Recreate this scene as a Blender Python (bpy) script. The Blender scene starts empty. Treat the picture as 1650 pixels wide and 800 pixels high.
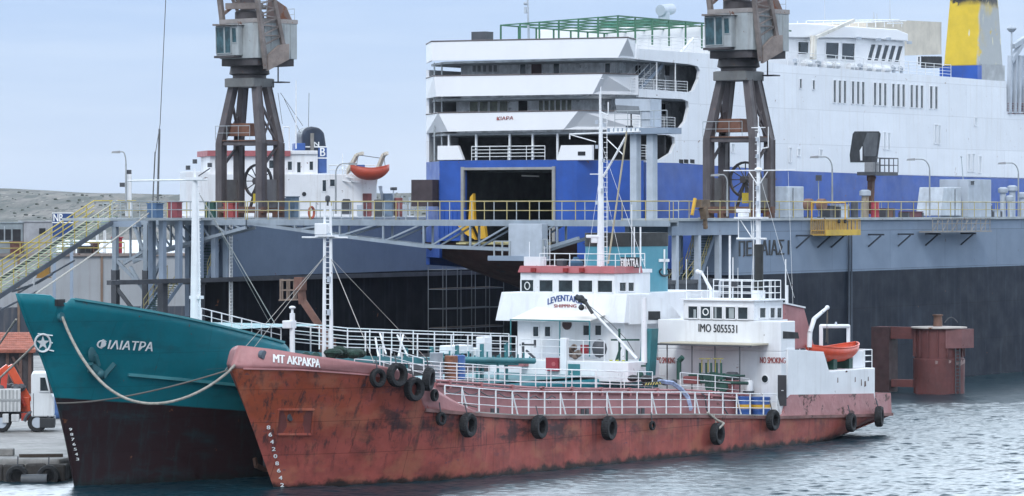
import bpy, bmesh, math, random
import numpy as np
from mathutils import Vector, Matrix
random.seed(7)
S = bpy.context.scene
COL = S.collection
# ------------------------------------------------------------------ camera model
F, CX, YH, H = 6000.0, 825.0, 335.0, 12.6      # focal length in photo pixels, principal column, horizon row, eye height (m)

class Fr:
    """A ground frame: local x runs along 'a', local y along 'b' (to the far side), z up."""
    def __init__(s, ox, oy, th):
        t = math.radians(th); s.o = (ox, oy); s.a = (math.sin(t), math.cos(t)); s.b = (-math.cos(t), math.sin(t))
        s.rz = math.pi/2 - t; s.th = t
    def W(s, x, y, z=0.0):
        return Vector((s.o[0]+x*s.a[0]+y*s.b[0], s.o[1]+x*s.a[1]+y*s.b[1], z))
    def L(s, X, Y, z=0.0):
        rx, ry = X-s.o[0], Y-s.o[1]
        return Vector((rx*s.a[0]+ry*s.a[1], rx*s.b[0]+ry*s.b[1], z))
    def y(s, px, py, c):
        r = (px-CX)/F; ox = s.o[0]+c*s.b[0]; oy = s.o[1]+c*s.b[1]
        x = (r*oy-ox)/(s.a[0]-r*s.a[1]); D = oy+x*s.a[1]
        return Vector((x, c, H-(py-YH)*D/F))
    def x(s, px, py, c):
        r = (px-CX)/F; ox = s.o[0]+c*s.a[0]; oy = s.o[1]+c*s.a[1]
        y = (r*oy-ox)/(s.b[0]-r*s.b[1]); D = oy+y*s.b[1]
        return Vector((c, y, H-(py-YH)*D/F))
    def z(s, px, py, c):
        D = (H-c)*F/(py-YH); return s.L((px-CX)/F*D, D, c)
    def d(s, px, py, D):
        return s.L((px-CX)/F*D, D, H-(py-YH)*D/F)
    def vd(s, r, d):                                   # (to the right, away) in metres -> local offset
        return Vector((r*s.a[0]+d*s.a[1], r*s.b[0]+d*s.b[1], 0))
WORLD = Fr(0, 0, 90); WORLD.a = (1, 0); WORLD.b = (0, 1); WORLD.rz = 0

# ------------------------------------------------------------------ materials
def nd(nt, t, **kw):
    n = nt.nodes.new(t)
    for k, v in kw.items():
        if k in n.inputs: n.inputs[k].default_value = v
        else: setattr(n, k, v)
    return n
def ramp(nt, src, a, b):
    r = nd(nt, 'ShaderNodeMapRange'); r.interpolation_type = 'SMOOTHSTEP'
    r.inputs['From Min'].default_value = a; r.inputs['From Max'].default_value = b
    nt.links.new(src, r.inputs['Value']); return r.outputs['Result']
def noise(nt, vec, sc, detail=4, rough=.6, st=(1, 1, 1), off=(0, 0, 0)):
    m = nd(nt, 'ShaderNodeMapping'); m.inputs['Scale'].default_value = st; m.inputs['Location'].default_value = off
    nt.links.new(vec, m.inputs['Vector'])
    n = nd(nt, 'ShaderNodeTexNoise', Scale=sc, Detail=detail, Roughness=rough); nt.links.new(m.outputs[0], n.inputs['Vector'])
    return n.outputs['Fac']
def mixc(nt, f, a, b):
    m = nd(nt, 'ShaderNodeMix'); m.data_type = 'RGBA'
    for sock, v in ((m.inputs['Factor'], f), (m.inputs['A'], a), (m.inputs['B'], b)):
        if isinstance(v, (int, float)): sock.default_value = v
        elif isinstance(v, (tuple, list)): sock.default_value = (*v[:3], 1)
        else: nt.links.new(v, sock)
    # Mix node colour sockets share names with float ones: pick the RGBA ones
    return m.outputs[2]
def mix_rgba(nt, f, a, b):
    m = nd(nt, 'ShaderNodeMix'); m.data_type = 'RGBA'
    socks = {'f': m.inputs[0], 'a': m.inputs[6], 'b': m.inputs[7]}
    for k, v in (('f', f), ('a', a), ('b', b)):
        s = socks[k]
        if isinstance(v, (int, float)): s.default_value = v
        elif isinstance(v, (tuple, list)): s.default_value = (*v[:3], 1)
        else: nt.links.new(v, s)
    return m.outputs[2]
def math_(nt, op, a, b=0.0):
    m = nd(nt, 'ShaderNodeMath'); m.operation = op
    for i, v in ((0, a), (1, b)):
        if isinstance(v, (int, float)): m.inputs[i].default_value = v
        else: nt.links.new(v, m.inputs[i])
    return m.outputs[0]
MATS = {}
def plates(nt, v, c, scale=.22, bw=1.3, rh=.33, dark=.35, fac=.6, size=.004):
    """welded plate seams in the x-z plane, plus slight tone change from plate to plate"""
    br = nd(nt, 'ShaderNodeTexBrick'); br.offset = .5; br.inputs['Scale'].default_value = scale; br.inputs['Mortar Size'].default_value = size
    br.inputs['Color1'].default_value = (1, 1, 1, 1); br.inputs['Color2'].default_value = (.86, .86, .86, 1); br.inputs['Mortar'].default_value = (dark, dark, dark, 1)
    br.inputs['Brick Width'].default_value = bw; br.inputs['Row Height'].default_value = rh
    mp = nd(nt, 'ShaderNodeMapping'); mp.inputs['Rotation'].default_value = (math.radians(90), 0, 0); nt.links.new(v, mp.inputs[0]); nt.links.new(mp.outputs[0], br.inputs['Vector'])
    mm = nd(nt, 'ShaderNodeMix'); mm.data_type = 'RGBA'; mm.blend_type = 'MULTIPLY'; mm.inputs[0].default_value = fac
    nt.links.new(c, mm.inputs[6]); nt.links.new(br.outputs['Color'], mm.inputs[7]); return mm.outputs[2]
def M(name, col, rough=.55, metal=0, var=.18, vs=.8, streak=0, scol=(.10, .075, .06), rust=0, rcol=(.13, .05, .025), rs=1.3,
      bump=.0, bs=3, line=None, low=None, extra=None, spec=None):
    """Weathered paint: mottled base, downward streaks, rust patches; 'line' = (z0, slope along x, noise) above which col, below which low."""
    if name in MATS: return MATS[name]
    m = bpy.data.materials.new(name); m.use_nodes = True; nt = m.node_tree
    bs_ = nt.nodes['Principled BSDF']; bs_.inputs['Roughness'].default_value = rough; bs_.inputs['Metallic'].default_value = metal
    if spec is not None: bs_.inputs['Specular IOR Level'].default_value = spec
    tc = nd(nt, 'ShaderNodeTexCoord'); v = tc.outputs['Object']
    n1 = noise(nt, v, vs, 5, .62)
    def mott(c, k=var):
        return mix_rgba(nt, ramp(nt, n1, .3, .7), tuple(x*(1-k) for x in c), tuple(min(1, x*(1+k)) for x in c))
    c = mott(col)
    if line:
        sx = nd(nt, 'ShaderNodeSeparateXYZ'); nt.links.new(v, sx.inputs[0])
        lim = math_(nt, 'ADD', math_(nt, 'MULTIPLY', sx.outputs[0], line[1]), line[0])
        dz = math_(nt, 'SUBTRACT', sx.outputs[2], lim)
        if line[2]: dz = math_(nt, 'ADD', dz, math_(nt, 'MULTIPLY', math_(nt, 'SUBTRACT', noise(nt, v, 1.2, 5), .5), line[2]))
        c = mix_rgba(nt, ramp(nt, dz, -.02-line[2]*.3, .02+line[2]*.3), mott(low), c)
    if extra: c = extra(nt, v, c)
    if streak:
        n2 = noise(nt, v, 1.0, 6, .65, (2.2, 2.2, .16))
        c = mix_rgba(nt, math_(nt, 'MULTIPLY', ramp(nt, n2, .48, .72), streak), c, scol)
    if rust:
        n3 = noise(nt, v, rs, 8, .7, off=(3, 7, 1))
        c = mix_rgba(nt, ramp(nt, n3, .66-rust*.25, .70-rust*.22), c, mott(rcol, .4))
    nt.links.new(c, bs_.inputs['Base Color'])
    nr = ramp(nt, noise(nt, v, vs*2.3, 3), .2, .8)
    nt.links.new(math_(nt, 'ADD', math_(nt, 'MULTIPLY', nr, .25), rough-.12), bs_.inputs['Roughness'])
    if bump:
        b = nd(nt, 'ShaderNodeBump', Strength=bump, Distance=.15); nt.links.new(noise(nt, v, bs, 3, .5), b.inputs['Height'])
        nt.links.new(b.outputs[0], bs_.inputs['Normal'])
    MATS[name] = m; return m
def glass(name, col, rough=.08):
    if name in MATS: return MATS[name]
    m = M(name, col, rough=.2, var=.5, vs=1.7); p = m.node_tree.nodes['Principled BSDF']
    for l in list(m.node_tree.links):
        if l.to_socket == p.inputs['Roughness']: m.node_tree.links.remove(l)
    p.inputs['Roughness'].default_value = rough
    return m

# ------------------------------------------------------------------ mesh collector
class MB:
    def __init__(s, base=None): s.v = []; s.f = []; s.base = Vector(base) if base is not None else Vector((0, 0, 0))
    def add(s, vs, fs):
        n = len(s.v); s.v += [Vector(v) for v in vs]; s.f += [tuple(i+n for i in f) for f in fs]; return s
    def hexa(s, b4, t4):
        return s.add(list(b4)+list(t4), [(3, 2, 1, 0), (4, 5, 6, 7), (0, 1, 5, 4), (1, 2, 6, 5), (2, 3, 7, 6), (3, 0, 4, 7)])
    def box(s, x0, x1, y0, y1, z0, z1):
        x0, x1 = sorted((x0, x1)); y0, y1 = sorted((y0, y1)); z0, z1 = sorted((z0, z1))
        return s.hexa([(x0, y0, z0), (x1, y0, z0), (x1, y1, z0), (x0, y1, z0)], [(x0, y0, z1), (x1, y0, z1), (x1, y1, z1), (x0, y1, z1)])
    def beam(s, p, q, w, h=None, up=(0, 0, 1)):
        p, q = Vector(p), Vector(q); h = h or w; d = (q-p)
        if d.length < 1e-6: return s
        d.normalize(); u = Vector(up)
        if abs(d.dot(u)) > .98: u = Vector((1, 0, 0))
        a = d.cross(u).normalized(); b = a.cross(d)
        c = lambda o: [o-a*w/2-b*h/2, o+a*w/2-b*h/2, o+a*w/2+b*h/2, o-a*w/2+b*h/2]
        return s.hexa(c(p), c(q))
    def tube(s, p, q, r, r2=None, n=8):
        p, q = Vector(p), Vector(q); r2 = r if r2 is None else r2; d = (q-p)
        if d.length < 1e-6: return s
        d.normalize(); u = Vector((0, 0, 1)) if abs(d.z) < .95 else Vector((1, 0, 0))
        a = d.cross(u).normalized(); b = d.cross(a)
        vs = []
        for o, R in ((p, r), (q, r2)):
            for i in range(n):
                t = 2*math.pi*i/n; vs.append(o+a*math.cos(t)*R+b*math.sin(t)*R)
        fs = [(i, (i+1) % n, n+(i+1) % n, n+i) for i in range(n)]+[tuple(range(n-1, -1, -1)), tuple(range(n, 2*n))]
        return s.add(vs, fs)
    def path(s, pts, r, n=6):
        for p, q in zip(pts, pts[1:]): s.tube(p, q, r, n=n)
        return s
    def prism(s, poly, axis, a0, a1):
        def P(u, v, a): return {'x': (a, u, v), 'y': (u, a, v), 'z': (u, v, a)}[axis]
        n = len(poly); vs = [P(u, v, a0) for u, v in poly]+[P(u, v, a1) for u, v in poly]
        return s.add(vs, [tuple(range(n-1, -1, -1)), tuple(range(n, 2*n))]+[(i, (i+1) % n, n+(i+1) % n, n+i) for i in range(n)])
    def slab(s, pts, nrm, t):
        """a plate whose visible face is pts, thickness t against nrm"""
        nrm = Vector(nrm).normalized(); n = len(pts); a = [Vector(p) for p in pts]; b = [p-nrm*t for p in a]
        return s.add(a+b, [tuple(range(n)), tuple(range(2*n-1, n-1, -1))]+[(i, n+i, n+(i+1) % n, (i+1) % n) for i in range(n)])
    def lathe(s, prof, c, n=16, axis='z', sx=1, sy=1):
        c = Vector(c); vs = []
        for r, h in prof:
            for i in range(n):
                t = 2*math.pi*i/n; u, v = r*math.cos(t)*sx, r*math.sin(t)*sy
                vs.append(c+Vector({'z': (u, v, h), 'x': (h, u, v), 'y': (u, h, v)}[axis]))
        fs = []
        for k in range(len(prof)-1):
            fs += [(k*n+i, k*n+(i+1) % n, (k+1)*n+(i+1) % n, (k+1)*n+i) for i in range(n)]
        if prof[0][0] > 1e-6: fs.append(tuple(range(n-1, -1, -1)))
        if prof[-1][0] > 1e-6: fs.append(tuple((len(prof)-1)*n+i for i in range(n)))
        return s.add(vs, fs)
    def ball(s, c, rx, ry=None, rz=None, n=10):
        ry = ry or rx; rz = rz or rx
        prof = [(max(1e-7, math.sin(math.pi*k/6)), -math.cos(math.pi*k/6)) for k in range(7)]
        c = Vector(c); m = MB()
        m.lathe(prof, (0, 0, 0), n)
        return s.add([c+Vector((v.x*rx, v.y*ry, v.z*rz)) for v in m.v], m.f)
    def build(s, name, mat, parent=None, smooth=False, label=None, bevel=0, solid=0):
        me = bpy.data.meshes.new(name)
        me.from_pydata([tuple(v-s.base) for v in s.v], [], s.f)
        bm = bmesh.new(); bm.from_mesh(me); bmesh.ops.recalc_face_normals(bm, faces=bm.faces) if not solid else None; bm.to_mesh(me); bm.free()
        me.materials.append(mat)
        o = bpy.data.objects.new(name, me); COL.objects.link(o)
        if parent is not None: o.parent = parent
        if smooth:
            for p in me.polygons: p.use_smooth = True
            try: me.set_sharp_from_angle(angle=math.radians(38))
            except Exception: pass
        if bevel:
            b = o.modifiers.new('bevel', 'BEVEL'); b.width = bevel; b.segments = 2; b.limit_method = 'ANGLE'
        if solid:
            b = o.modifiers.new('plate', 'SOLIDIFY'); b.thickness = abs(solid); b.offset = -1 if solid > 0 else 1
        if label: o['label'] = label
        return o

def tag(o, label=None, cat=None, group=None, kind=None):
    if label: o['label'] = label
    if cat: o['category'] = cat
    if group: o['group'] = group
    if kind: o['kind'] = kind
    return o
def thing(name, label, cat, fr=WORLD, base=(0, 0, 0), group=None):
    o = bpy.data.objects.new(name, None); COL.objects.link(o); o.empty_display_size = .3
    o.location = fr.W(*base); o.rotation_euler = (0, 0, fr.rz)
    return tag(o, label, cat, group)
def copy_tree(o, parent=None):
    c = o.copy(); COL.objects.link(c)
    if parent: c.parent = parent
    for ch in list(o.children): copy_tree(ch, c)
    return c
def one(name, mb, mat, label, cat, fr=WORLD, group=None, **kw):
    """a thing that is one mesh; mb was collected round its own base"""
    o = mb.build(name, mat, None, **kw); o.location = fr.W(*mb.base); o.rotation_euler = (0, 0, fr.rz)
    return tag(o, label, cat, group)

def window(parent, p00, p10, p11, p01, nrm, glassm, framem, fw=.05, name='window', bars=0):
    """frame stands proud of the wall, the pane sits in it (sub-part)"""
    n = Vector(nrm).normalized(); p = [Vector(q) for q in (p00, p10, p11, p01)]
    c = sum(p, Vector())/4; fb = MB()
    for a, b in zip(p, p[1:]+p[:1]): fb.beam(a+n*.02, b+n*.02, fw, .07, up=n)
    if bars:
        for k in range(1, bars+1):
            t = k/(bars+1); fb.beam(p[0].lerp(p[1], t)+n*.02, p[3].lerp(p[2], t)+n*.02, fw*.7, .05, up=n)
    fo = fb.build(name, framem, parent)
    g = MB().slab([q+n*.012 for q in p], n, .03); g.build('pane', glassm, fo)
    return fo
def fwin(parent, fr, X, px0, py0, px1, py1, gm, fm, sl=0.0, fw=.05, name='window', bars=0):
    """window in a plane x = X that faces -x"""
    a, b = fr.x(px0, py1, X), fr.x(px1, py1+sl*(px1-px0), X); c, d = fr.x(px1, py0+sl*(px1-px0), X), fr.x(px0, py0, X)
    return window(parent, a, b, c, d, (-1, 0, 0), gm, fm, fw, name, bars)
def swin(parent, fr, Y, px0, py0, px1, py1, gm, fm, sl=0.0, fw=.05, lean=0, name='window', bars=0):
    """window in a plane y = Y that faces -y"""
    a, b = fr.y(px0-lean, py1, Y), fr.y(px1-lean, py1+sl*(px1-px0), Y); c, d = fr.y(px1, py0+sl*(px1-px0), Y), fr.y(px0, py0, Y)
    return window(parent, a, b, c, d, (0, -1, 0), gm, fm, fw, name, bars)

def rail(parent, pts, h=1.05, nr=3, sp=1.5, mat=None, r=.022, rp=.028, name='railing', base=None, lean=0, stays=0, topmat=None):
    """horizontal rails as one part, every post a sub-part sharing one mesh"""
    pts = [Vector(p) for p in pts]; mb = MB(base)
    for k in range(nr):
        z = h*(k+1)/nr
        for a, b in zip(pts, pts[1:]): mb.tube(a+Vector((0, 0, z)), b+Vector((0, 0, z)), r*(1.25 if k == nr-1 else .9), n=5)
    ro = mb.build(name, mat, parent); pm = None; i = 0; bb = Vector(base) if base is not None else Vector((0, 0, 0))
    for j, (a, b) in enumerate(zip(pts, pts[1:])):
        n = max(1, round((b-a).length/sp))
        for k in range(n+(1 if j == len(pts)-2 else 0)):
            p = a.lerp(b, k/n)
            if pm is None:
                po = MB().tube((0, 0, -.02), (0, 0, h), rp, n=6).build('railing_post', mat, ro); pm = po.data
            else:
                po = bpy.data.objects.new('railing_post', pm); COL.objects.link(po); po.parent = ro
            po.location = p-bb
            if stays and i % stays == 1:
                MB().tube((0, 0, h*.92), (.45, 0, 0), rp, n=6).build('railing_stay', mat, ro).location = p-bb
            i += 1
    return ro

def text(parent, name, body, mat, fn, ext=.015, shear=0, weight=1.0):
    """letters as a mesh; fn(u, v, w) maps the unit text box (u right, v up, w out) to a point"""
    cu = bpy.data.curves.new('t', 'FONT'); cu.body = body; cu.shear = shear; cu.resolution_u = 3
    ob = bpy.data.objects.new('t', cu); COL.objects.link(ob)
    dg = bpy.context.evaluated_depsgraph_get(); me = bpy.data.meshes.new_from_object(ob.evaluated_get(dg))
    bpy.data.objects.remove(ob); 
    xs = [v.co.x for v in me.vertices]; ys = [v.co.y for v in me.vertices]
    x0, x1, y0, y1 = min(xs), max(xs), min(ys), max(ys)
    fat = .007*max(1, 5/len(body))*weight; V0 = [((v.co.x-x0)/(x1-x0), (v.co.y-y0)/(y1-y0)) for v in me.vertices]; P0 = [tuple(p.vertices) for p in me.polygons]; vs, fs = [], []
    for k, du in enumerate((-fat, 0, fat)):                      # stencil weight: three strokes laid side by side
        n0 = len(vs); vs += [tuple(fn(u+du, v, .02+.003*k)) for u, v in V0]; fs += [tuple(i+n0 for i in p) for p in P0]
    me.clear_geometry(); me.from_pydata(vs, [], fs)
    me.materials.clear(); me.materials.append(mat); me.name = name
    o = bpy.data.objects.new(name, me); COL.objects.link(o)
    if parent is not None: o.parent = parent
    sm = o.modifiers.new('thick', 'SOLIDIFY'); sm.thickness = ext; sm.offset = 0
    return o
def quadmap(p00, p10, p11, p01, nrm):
    p = [Vector(q) for q in (p00, p10, p11, p01)]; n = Vector(nrm).normalized()
    return lambda u, v, w: (p[0].lerp(p[1], u)).lerp(p[3].lerp(p[2], u), v)+n*w

# ------------------------------------------------------------------ shared materials
white = M('white_paint', (.74, .76, .78), .5, var=.06, vs=.6, streak=.22, scol=(.36, .33, .30), rust=.04)
cleanw = M('white_clean', (.80, .82, .84), .45, var=.03, streak=.08, scol=(.5, .5, .5))
railw = M('white_rail', (.74, .76, .77), .5, var=.12, vs=2, rust=.10, rs=2.5)
grey = M('dock_grey', (.25, .31, .39), .6, var=.1, vs=.3, streak=.25, scol=(.14, .17, .21), rust=.03)
lgrey = M('light_grey', (.42, .47, .53), .6, var=.1, streak=.2, scol=(.2, .2, .2))
dgrey = M('dark_grey', (.06, .065, .075), .6, var=.2)
black = M('black_rubber', (.012, .013, .015), .8, var=.4, vs=4, bump=.3, bs=9)
dark = M('dark_inside', (.02, .022, .026), .8, var=.3)
railg = M('rail_grey', (.36, .40, .42), .6, var=.15, rust=.06)
raily = M('rail_yellow', (.42, .36, .16), .6, var=.2, rust=.08)
yellow = M('yellow_paint', (.62, .36, .03), .55, var=.15, rust=.10)
teal = M('teal_paint', (.02, .13, .16), .5, var=.12, streak=.2, scol=(.01, .06, .08))
tealrail = M('teal_rail', (.035, .17, .19), .5, var=.2)
pink = M('pink_red_paint', (.35, .15, .155), .55, var=.12, streak=.25, scol=(.16, .06, .05), rust=.10, rcol=(.10, .045, .035))
redroof = M('faded_red', (.36, .10, .11), .6, var=.15, streak=.2)
orange = M('lifeboat_orange', (.55, .065, .025), .5, var=.12, streak=.3, scol=(.3, .05, .03))
green = M('deck_green', (.014, .065, .05), .6, var=.3, rust=.10)
glassd = glass('window_glass', (.02, .03, .035))
rope_m = M('rope', (.33, .31, .27), .85, var=.25, vs=6)
wire_m = M('wire', (.10, .105, .11), .6)
rustm = M('rusty_steel', (.13, .07, .05), .75, var=.3, rust=.35, rcol=(.17, .055, .025))
whitetxt = M('white_letters', (.78, .80, .80), .6, var=.1)
blacktxt = M('black_letters', (.015, .018, .022), .6, var=.2)
redtxt = M('red_letters', (.30, .08, .075), .6, var=.25, vs=4)
bluetxt = M('blue_letters', (.03, .07, .22), .6, var=.2)
concrete = M('concrete', (.30, .29, .27), .85, var=.2, vs=.5, bump=.3)
cream = M('cream_paint', (.58, .53, .44), .6, var=.1, streak=.2)
blue_p = M('blue_paint', (.03, .09, .30), .5, var=.15)

# ------------------------------------------------------------------ hulls
class Hull:
    def __init__(s, fr, B, stem, L, xe, Le=(15, 9), zr=6.0, Ls=9, tw=.78, p=2.3):
        s.fr, s.B, s.L, s.xe, s.Le, s.zr, s.Ls, s.tw, s.p = fr, B, L, xe, Le, zr, Ls, tw, p
        s.stem = sorted(stem)
    def xs(s, z):
        st = s.stem
        if z <= st[0][0]:
            return st[0][1]+(st[0][0]-z)*.25
        for (z0, x0), (z1, x1) in zip(st, st[1:]):
            if z <= z1: return x0+(x1-x0)*(z-z0)/(z1-z0)
        return st[-1][1]
    def hb(s, x, z):
        le = s.Le[0]+(s.Le[1]-s.Le[0])*min(1, max(0, z/s.zr))
        t = min(1, max(0, (x-s.xs(z))/le)); h = s.B*(1-(1-t)**s.p)
        q = min(1, max(0, (s.xe(z)-x)/s.Ls)); tw = s.tw*(1 if z > 1 else max(.35, .55+.45*z))
        h *= tw+(1-tw)*(1-(1-q)**2.2)
        return h
    def on(s, px, py, guess=10):
        x = s.fr.y(px, py, -s.B*.7)[0]; z = s.fr.y(px, py, -s.B*.7)[2]
        for _ in range(60):
            y = -s.hb(x, z); p = s.fr.y(px, py, y); x = .5*x+.5*p[0]; z = .5*z+.5*p[2]
        return Vector((x, -s.hb(x, z), z))
    def shell(s, zlo, zhi, x0, x1, ns=90, nz=14, xr=None):
        """plating between the heights zlo(x), zhi(x); stations follow the raked stem and stern"""
        mb = MB()
        for side in (-1, 1):
            vs = []
            for i in range(ns+1):
                f = i/ns; f = f*f*(.35)+f*.65
                for k in range(nz+1):
                    v = k/nz; x = x0+f*(x1-x0); z = 0
                    for _ in range(4):
                        z = zlo(x)+v*(zhi(x)-zlo(x)); a = max(x0, s.xs(z)); b = min(x1, s.xe(z)); x = a+f*(b-a)
                    vs.append((x, side*s.hb(x, z), z))
            n = nz+1
            fs = [(i*n+k, (i+1)*n+k, (i+1)*n+k+1, i*n+k+1) for i in range(ns) for k in range(nz)]
            if side == 1: fs = [tuple(reversed(q)) for q in fs]
            mb.add(vs, fs)
        return mb
    def deck(s, zf, x0, x1, n=60, inset=.06):
        mb = MB(); vs = []
        for i in range(n+1):
            x = x0+(x1-x0)*i/n; z = zf(x); h = max(.02, s.hb(x, z)-inset); vs += [(x, -h, z), (x, h, z)]
        return mb.add(vs, [(2*i, 2*i+2, 2*i+3, 2*i+1) for i in range(n)])
    def strake(s, zf, x0, x1, w=.12, h=.14, n=70, side=-1, end=None):
        mb = MB(); P = []
        for i in range(n+1):
            x = x0+(x1-x0)*i/n; z = zf(x); P.append(Vector((x, side*(s.hb(x, z)+w*.3), z)))
        for a, b in zip(P, P[1:]): mb.beam(a, b+(b-a)*.02, w, h)
        return mb
    def map(s, c00, c10, c11, c01):
        """text box given by four photo points on the port plating"""
        p = [s.on(*c) for c in (c00, c10, c11, c01)]
        def fn(u, v, w):
            q = (p[0].lerp(p[1], u)).lerp(p[3].lerp(p[2], u), v); return Vector((q.x, -s.hb(q.x, q.z)-w-.03, q.z))
        return fn
def interp(pts):
    pts = sorted((p[0], p[1]) for p in pts)
    def f(x):
        if x <= pts[0][0]: return pts[0][1]
        for (a, b), (c, d) in zip(pts, pts[1:]):
            if x <= c: return b+(d-b)*(x-a)/(c-a)
        return pts[-1][1]
    return f
# ================================================================== camera, light, sky
cam = bpy.data.cameras.new('camera'); co = bpy.data.objects.new('camera', cam); COL.objects.link(co); S.camera = co
co.location = (0, 0, H); co.rotation_euler = (math.radians(90), 0, 0)
cam.sensor_width = 36; cam.lens = 36*F/1650; cam.shift_y = -65/1650; cam.clip_end = 20000; cam.clip_start = 1
S.view_settings.view_transform = 'Standard'; S.view_settings.look = 'None'; S.view_settings.gamma = 1
S.view_settings.exposure = 0.45
S.cycles.max_bounces = 6; S.cycles.use_denoising = True
sun_dir = Vector((-.16, -.72, .80)).normalized()                       # towards the veiled sun, behind the viewer's left shoulder
el = math.asin(sun_dir.z); az = math.atan2(sun_dir.x, sun_dir.y)
W = bpy.data.worlds.new('World'); S.world = W; W.use_nodes = True; nt = W.node_tree; bg = nt.nodes['Background']
sk = nt.nodes.new('ShaderNodeTexSky'); sk.sky_type = 'NISHITA'; sk.sun_disc = False; sk.sun_elevation = el; sk.sun_rotation = az
sk.dust_density = .6; sk.ozone_density = 2.0; sk.air_density = 1.0
tc = nt.nodes.new('ShaderNodeTexCoord'); sp = nt.nodes.new('ShaderNodeSeparateXYZ'); nt.links.new(tc.outputs['Generated'], sp.inputs[0])
# thin even overcast in front of the clear sky
ov = mix_rgba(nt, ramp(nt, sp.outputs[2], 0.0, .09), (5.1, 6.38, 8.6), (3.7, 5.25, 8.4))
ov = mix_rgba(nt, ramp(nt, sp.outputs[2], .075, .15), ov, (13.0, 14.6, 17.0))
added_glow = math_(nt, 'MULTIPLY', ramp(nt, sp.outputs[2], .07, .14), ramp(nt, sp.outputs[1], .1, .75))
ov = mix_rgba(nt, added_glow, ov, (46.0, 53.0, 60.0))          # bright sky band added above the view for the water to reflect
ov = mix_rgba(nt, ramp(nt, sp.outputs[2], .30, .75), ov, (9.0, 10.6, 13.0))
cl = noise(nt, tc.outputs['Generated'], 3.0, 5, .55, (1, 1, 5))
ov = mix_rgba(nt, math_(nt, 'MULTIPLY', ramp(nt, cl, .35, .75), .35), ov, (8.6, 9.2, 10.0))
cl2 = noise(nt, tc.outputs['Generated'], 9.0, 6, .6, (1, 1, 9), (3, 1, 2))
ov = mix_rgba(nt, math_(nt, 'MULTIPLY', ramp(nt, cl2, .42, .68), .16), ov, (7.2, 8.2, 9.8))
mx = mix_rgba(nt, .85, sk.outputs[0], ov)
nt.links.new(mx, bg.inputs['Color']); bg.inputs['Strength'].default_value = .085
sun = bpy.data.lights.new('sun', 'SUN'); sun.energy = 1.3; sun.angle = math.radians(22); sun.color = (1, .985, .96)
so = bpy.data.objects.new('sun', sun); COL.objects.link(so); so.rotation_euler = sun_dir.to_track_quat('Z', 'Y').to_euler()

# ================================================================== water
def grid_mesh(name, xs, ys, zf, mat):
    X, Y = np.meshgrid(xs, ys); Z = zf(X, Y); n, m = len(xs), len(ys)
    co_ = np.stack([X, Y, Z], -1).reshape(-1, 3).astype(np.float32)
    i = np.arange((m-1)*(n-1)); r, c = i//(n-1), i % (n-1); a = r*n+c
    fa = np.stack([a, a+1, a+n+1, a+n], -1).astype(np.int32)
    me = bpy.data.meshes.new(name); me.vertices.add(len(co_)); me.vertices.foreach_set('co', co_.ravel())
    me.loops.add(fa.size); me.loops.foreach_set('vertex_index', fa.ravel()); me.polygons.add(len(fa))
    me.polygons.foreach_set('loop_start', np.arange(0, fa.size, 4, dtype=np.int32)); me.polygons.foreach_set('loop_total', np.full(len(fa), 4, np.int32))
    me.polygons.foreach_set('use_smooth', np.ones(len(fa), bool)); me.update(); me.validate()
    me.materials.append(mat); o = bpy.data.objects.new(name, me); COL.objects.link(o); return o
rng = np.random.default_rng(3)
WV = []
for lam, amp, k in ((4.0, .035, 7), (1.3, .024, 14), (.6, .020, 20), (.32, .011, 22)):
    for _ in range(k):
        t = rng.normal(math.radians(262), .45); l = lam*rng.uniform(.7, 1.4)
        WV.append((math.cos(t)*2*math.pi/l, math.sin(t)*2*math.pi/l, amp*rng.uniform(.5, 1.2)/math.sqrt(k)*1.4, rng.uniform(0, 6.3)))
def waves(X, Y):
    Z = np.zeros_like(X)
    wx = X+.5*np.sin(Y*.21+X*.13); wy = Y+.5*np.sin(X*.17-Y*.11)
    for a, b, h, p in WV:
        s = np.sin(wx*a+wy*b+p); Z += h*(1-2*np.abs(s)**1.3 if h > .012 else s)*.8
    lull = .55+.45*np.sin(X*.11+1.3*np.sin(Y*.07))*np.sin(Y*.09+.9)
    lee = np.clip((X+8)/22, .7, 1)                                     # calmer between the quay and the hulls
    edge = np.clip((45-np.abs(X))/8, 0, 1)*np.clip((295-Y)/20, 0, 1)*np.clip((Y-150)/5, 0, 1)
    return Z*(.6+.4*lull)*lee*edge
wm = bpy.data.materials.new('sea_water'); wm.use_nodes = True; nt = wm.node_tree; p = nt.nodes['Principled BSDF']
p.inputs['Roughness'].default_value = .28; p.inputs['IOR'].default_value = 1.333
tcw = nd(nt, 'ShaderNodeTexCoord'); c1 = noise(nt, tcw.outputs['Object'], .12, 4)
nt.links.new(mix_rgba(nt, ramp(nt, c1, .3, .7), (.003, .018, .028), (.005, .028, .040)), p.inputs['Base Color'])
b = nd(nt, 'ShaderNodeBump', Strength=.25, Distance=.04); nt.links.new(noise(nt, tcw.outputs['Object'], 3.2, 5, .62), b.inputs['Height']); nt.links.new(b.outputs[0], p.inputs['Normal'])
wo = grid_mesh('water', np.concatenate([[-3000, -600, -150, -60], np.arange(-34, 46, .11), [60, 150, 600, 3000]]),
               np.concatenate([[-50, 60, 120, 145], np.arange(150, 225, .08), np.arange(225, 240, .16), np.arange(240, 310, .6), [400, 800, 1480]]), waves, wm)
tag(wo, kind='structure')

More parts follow.
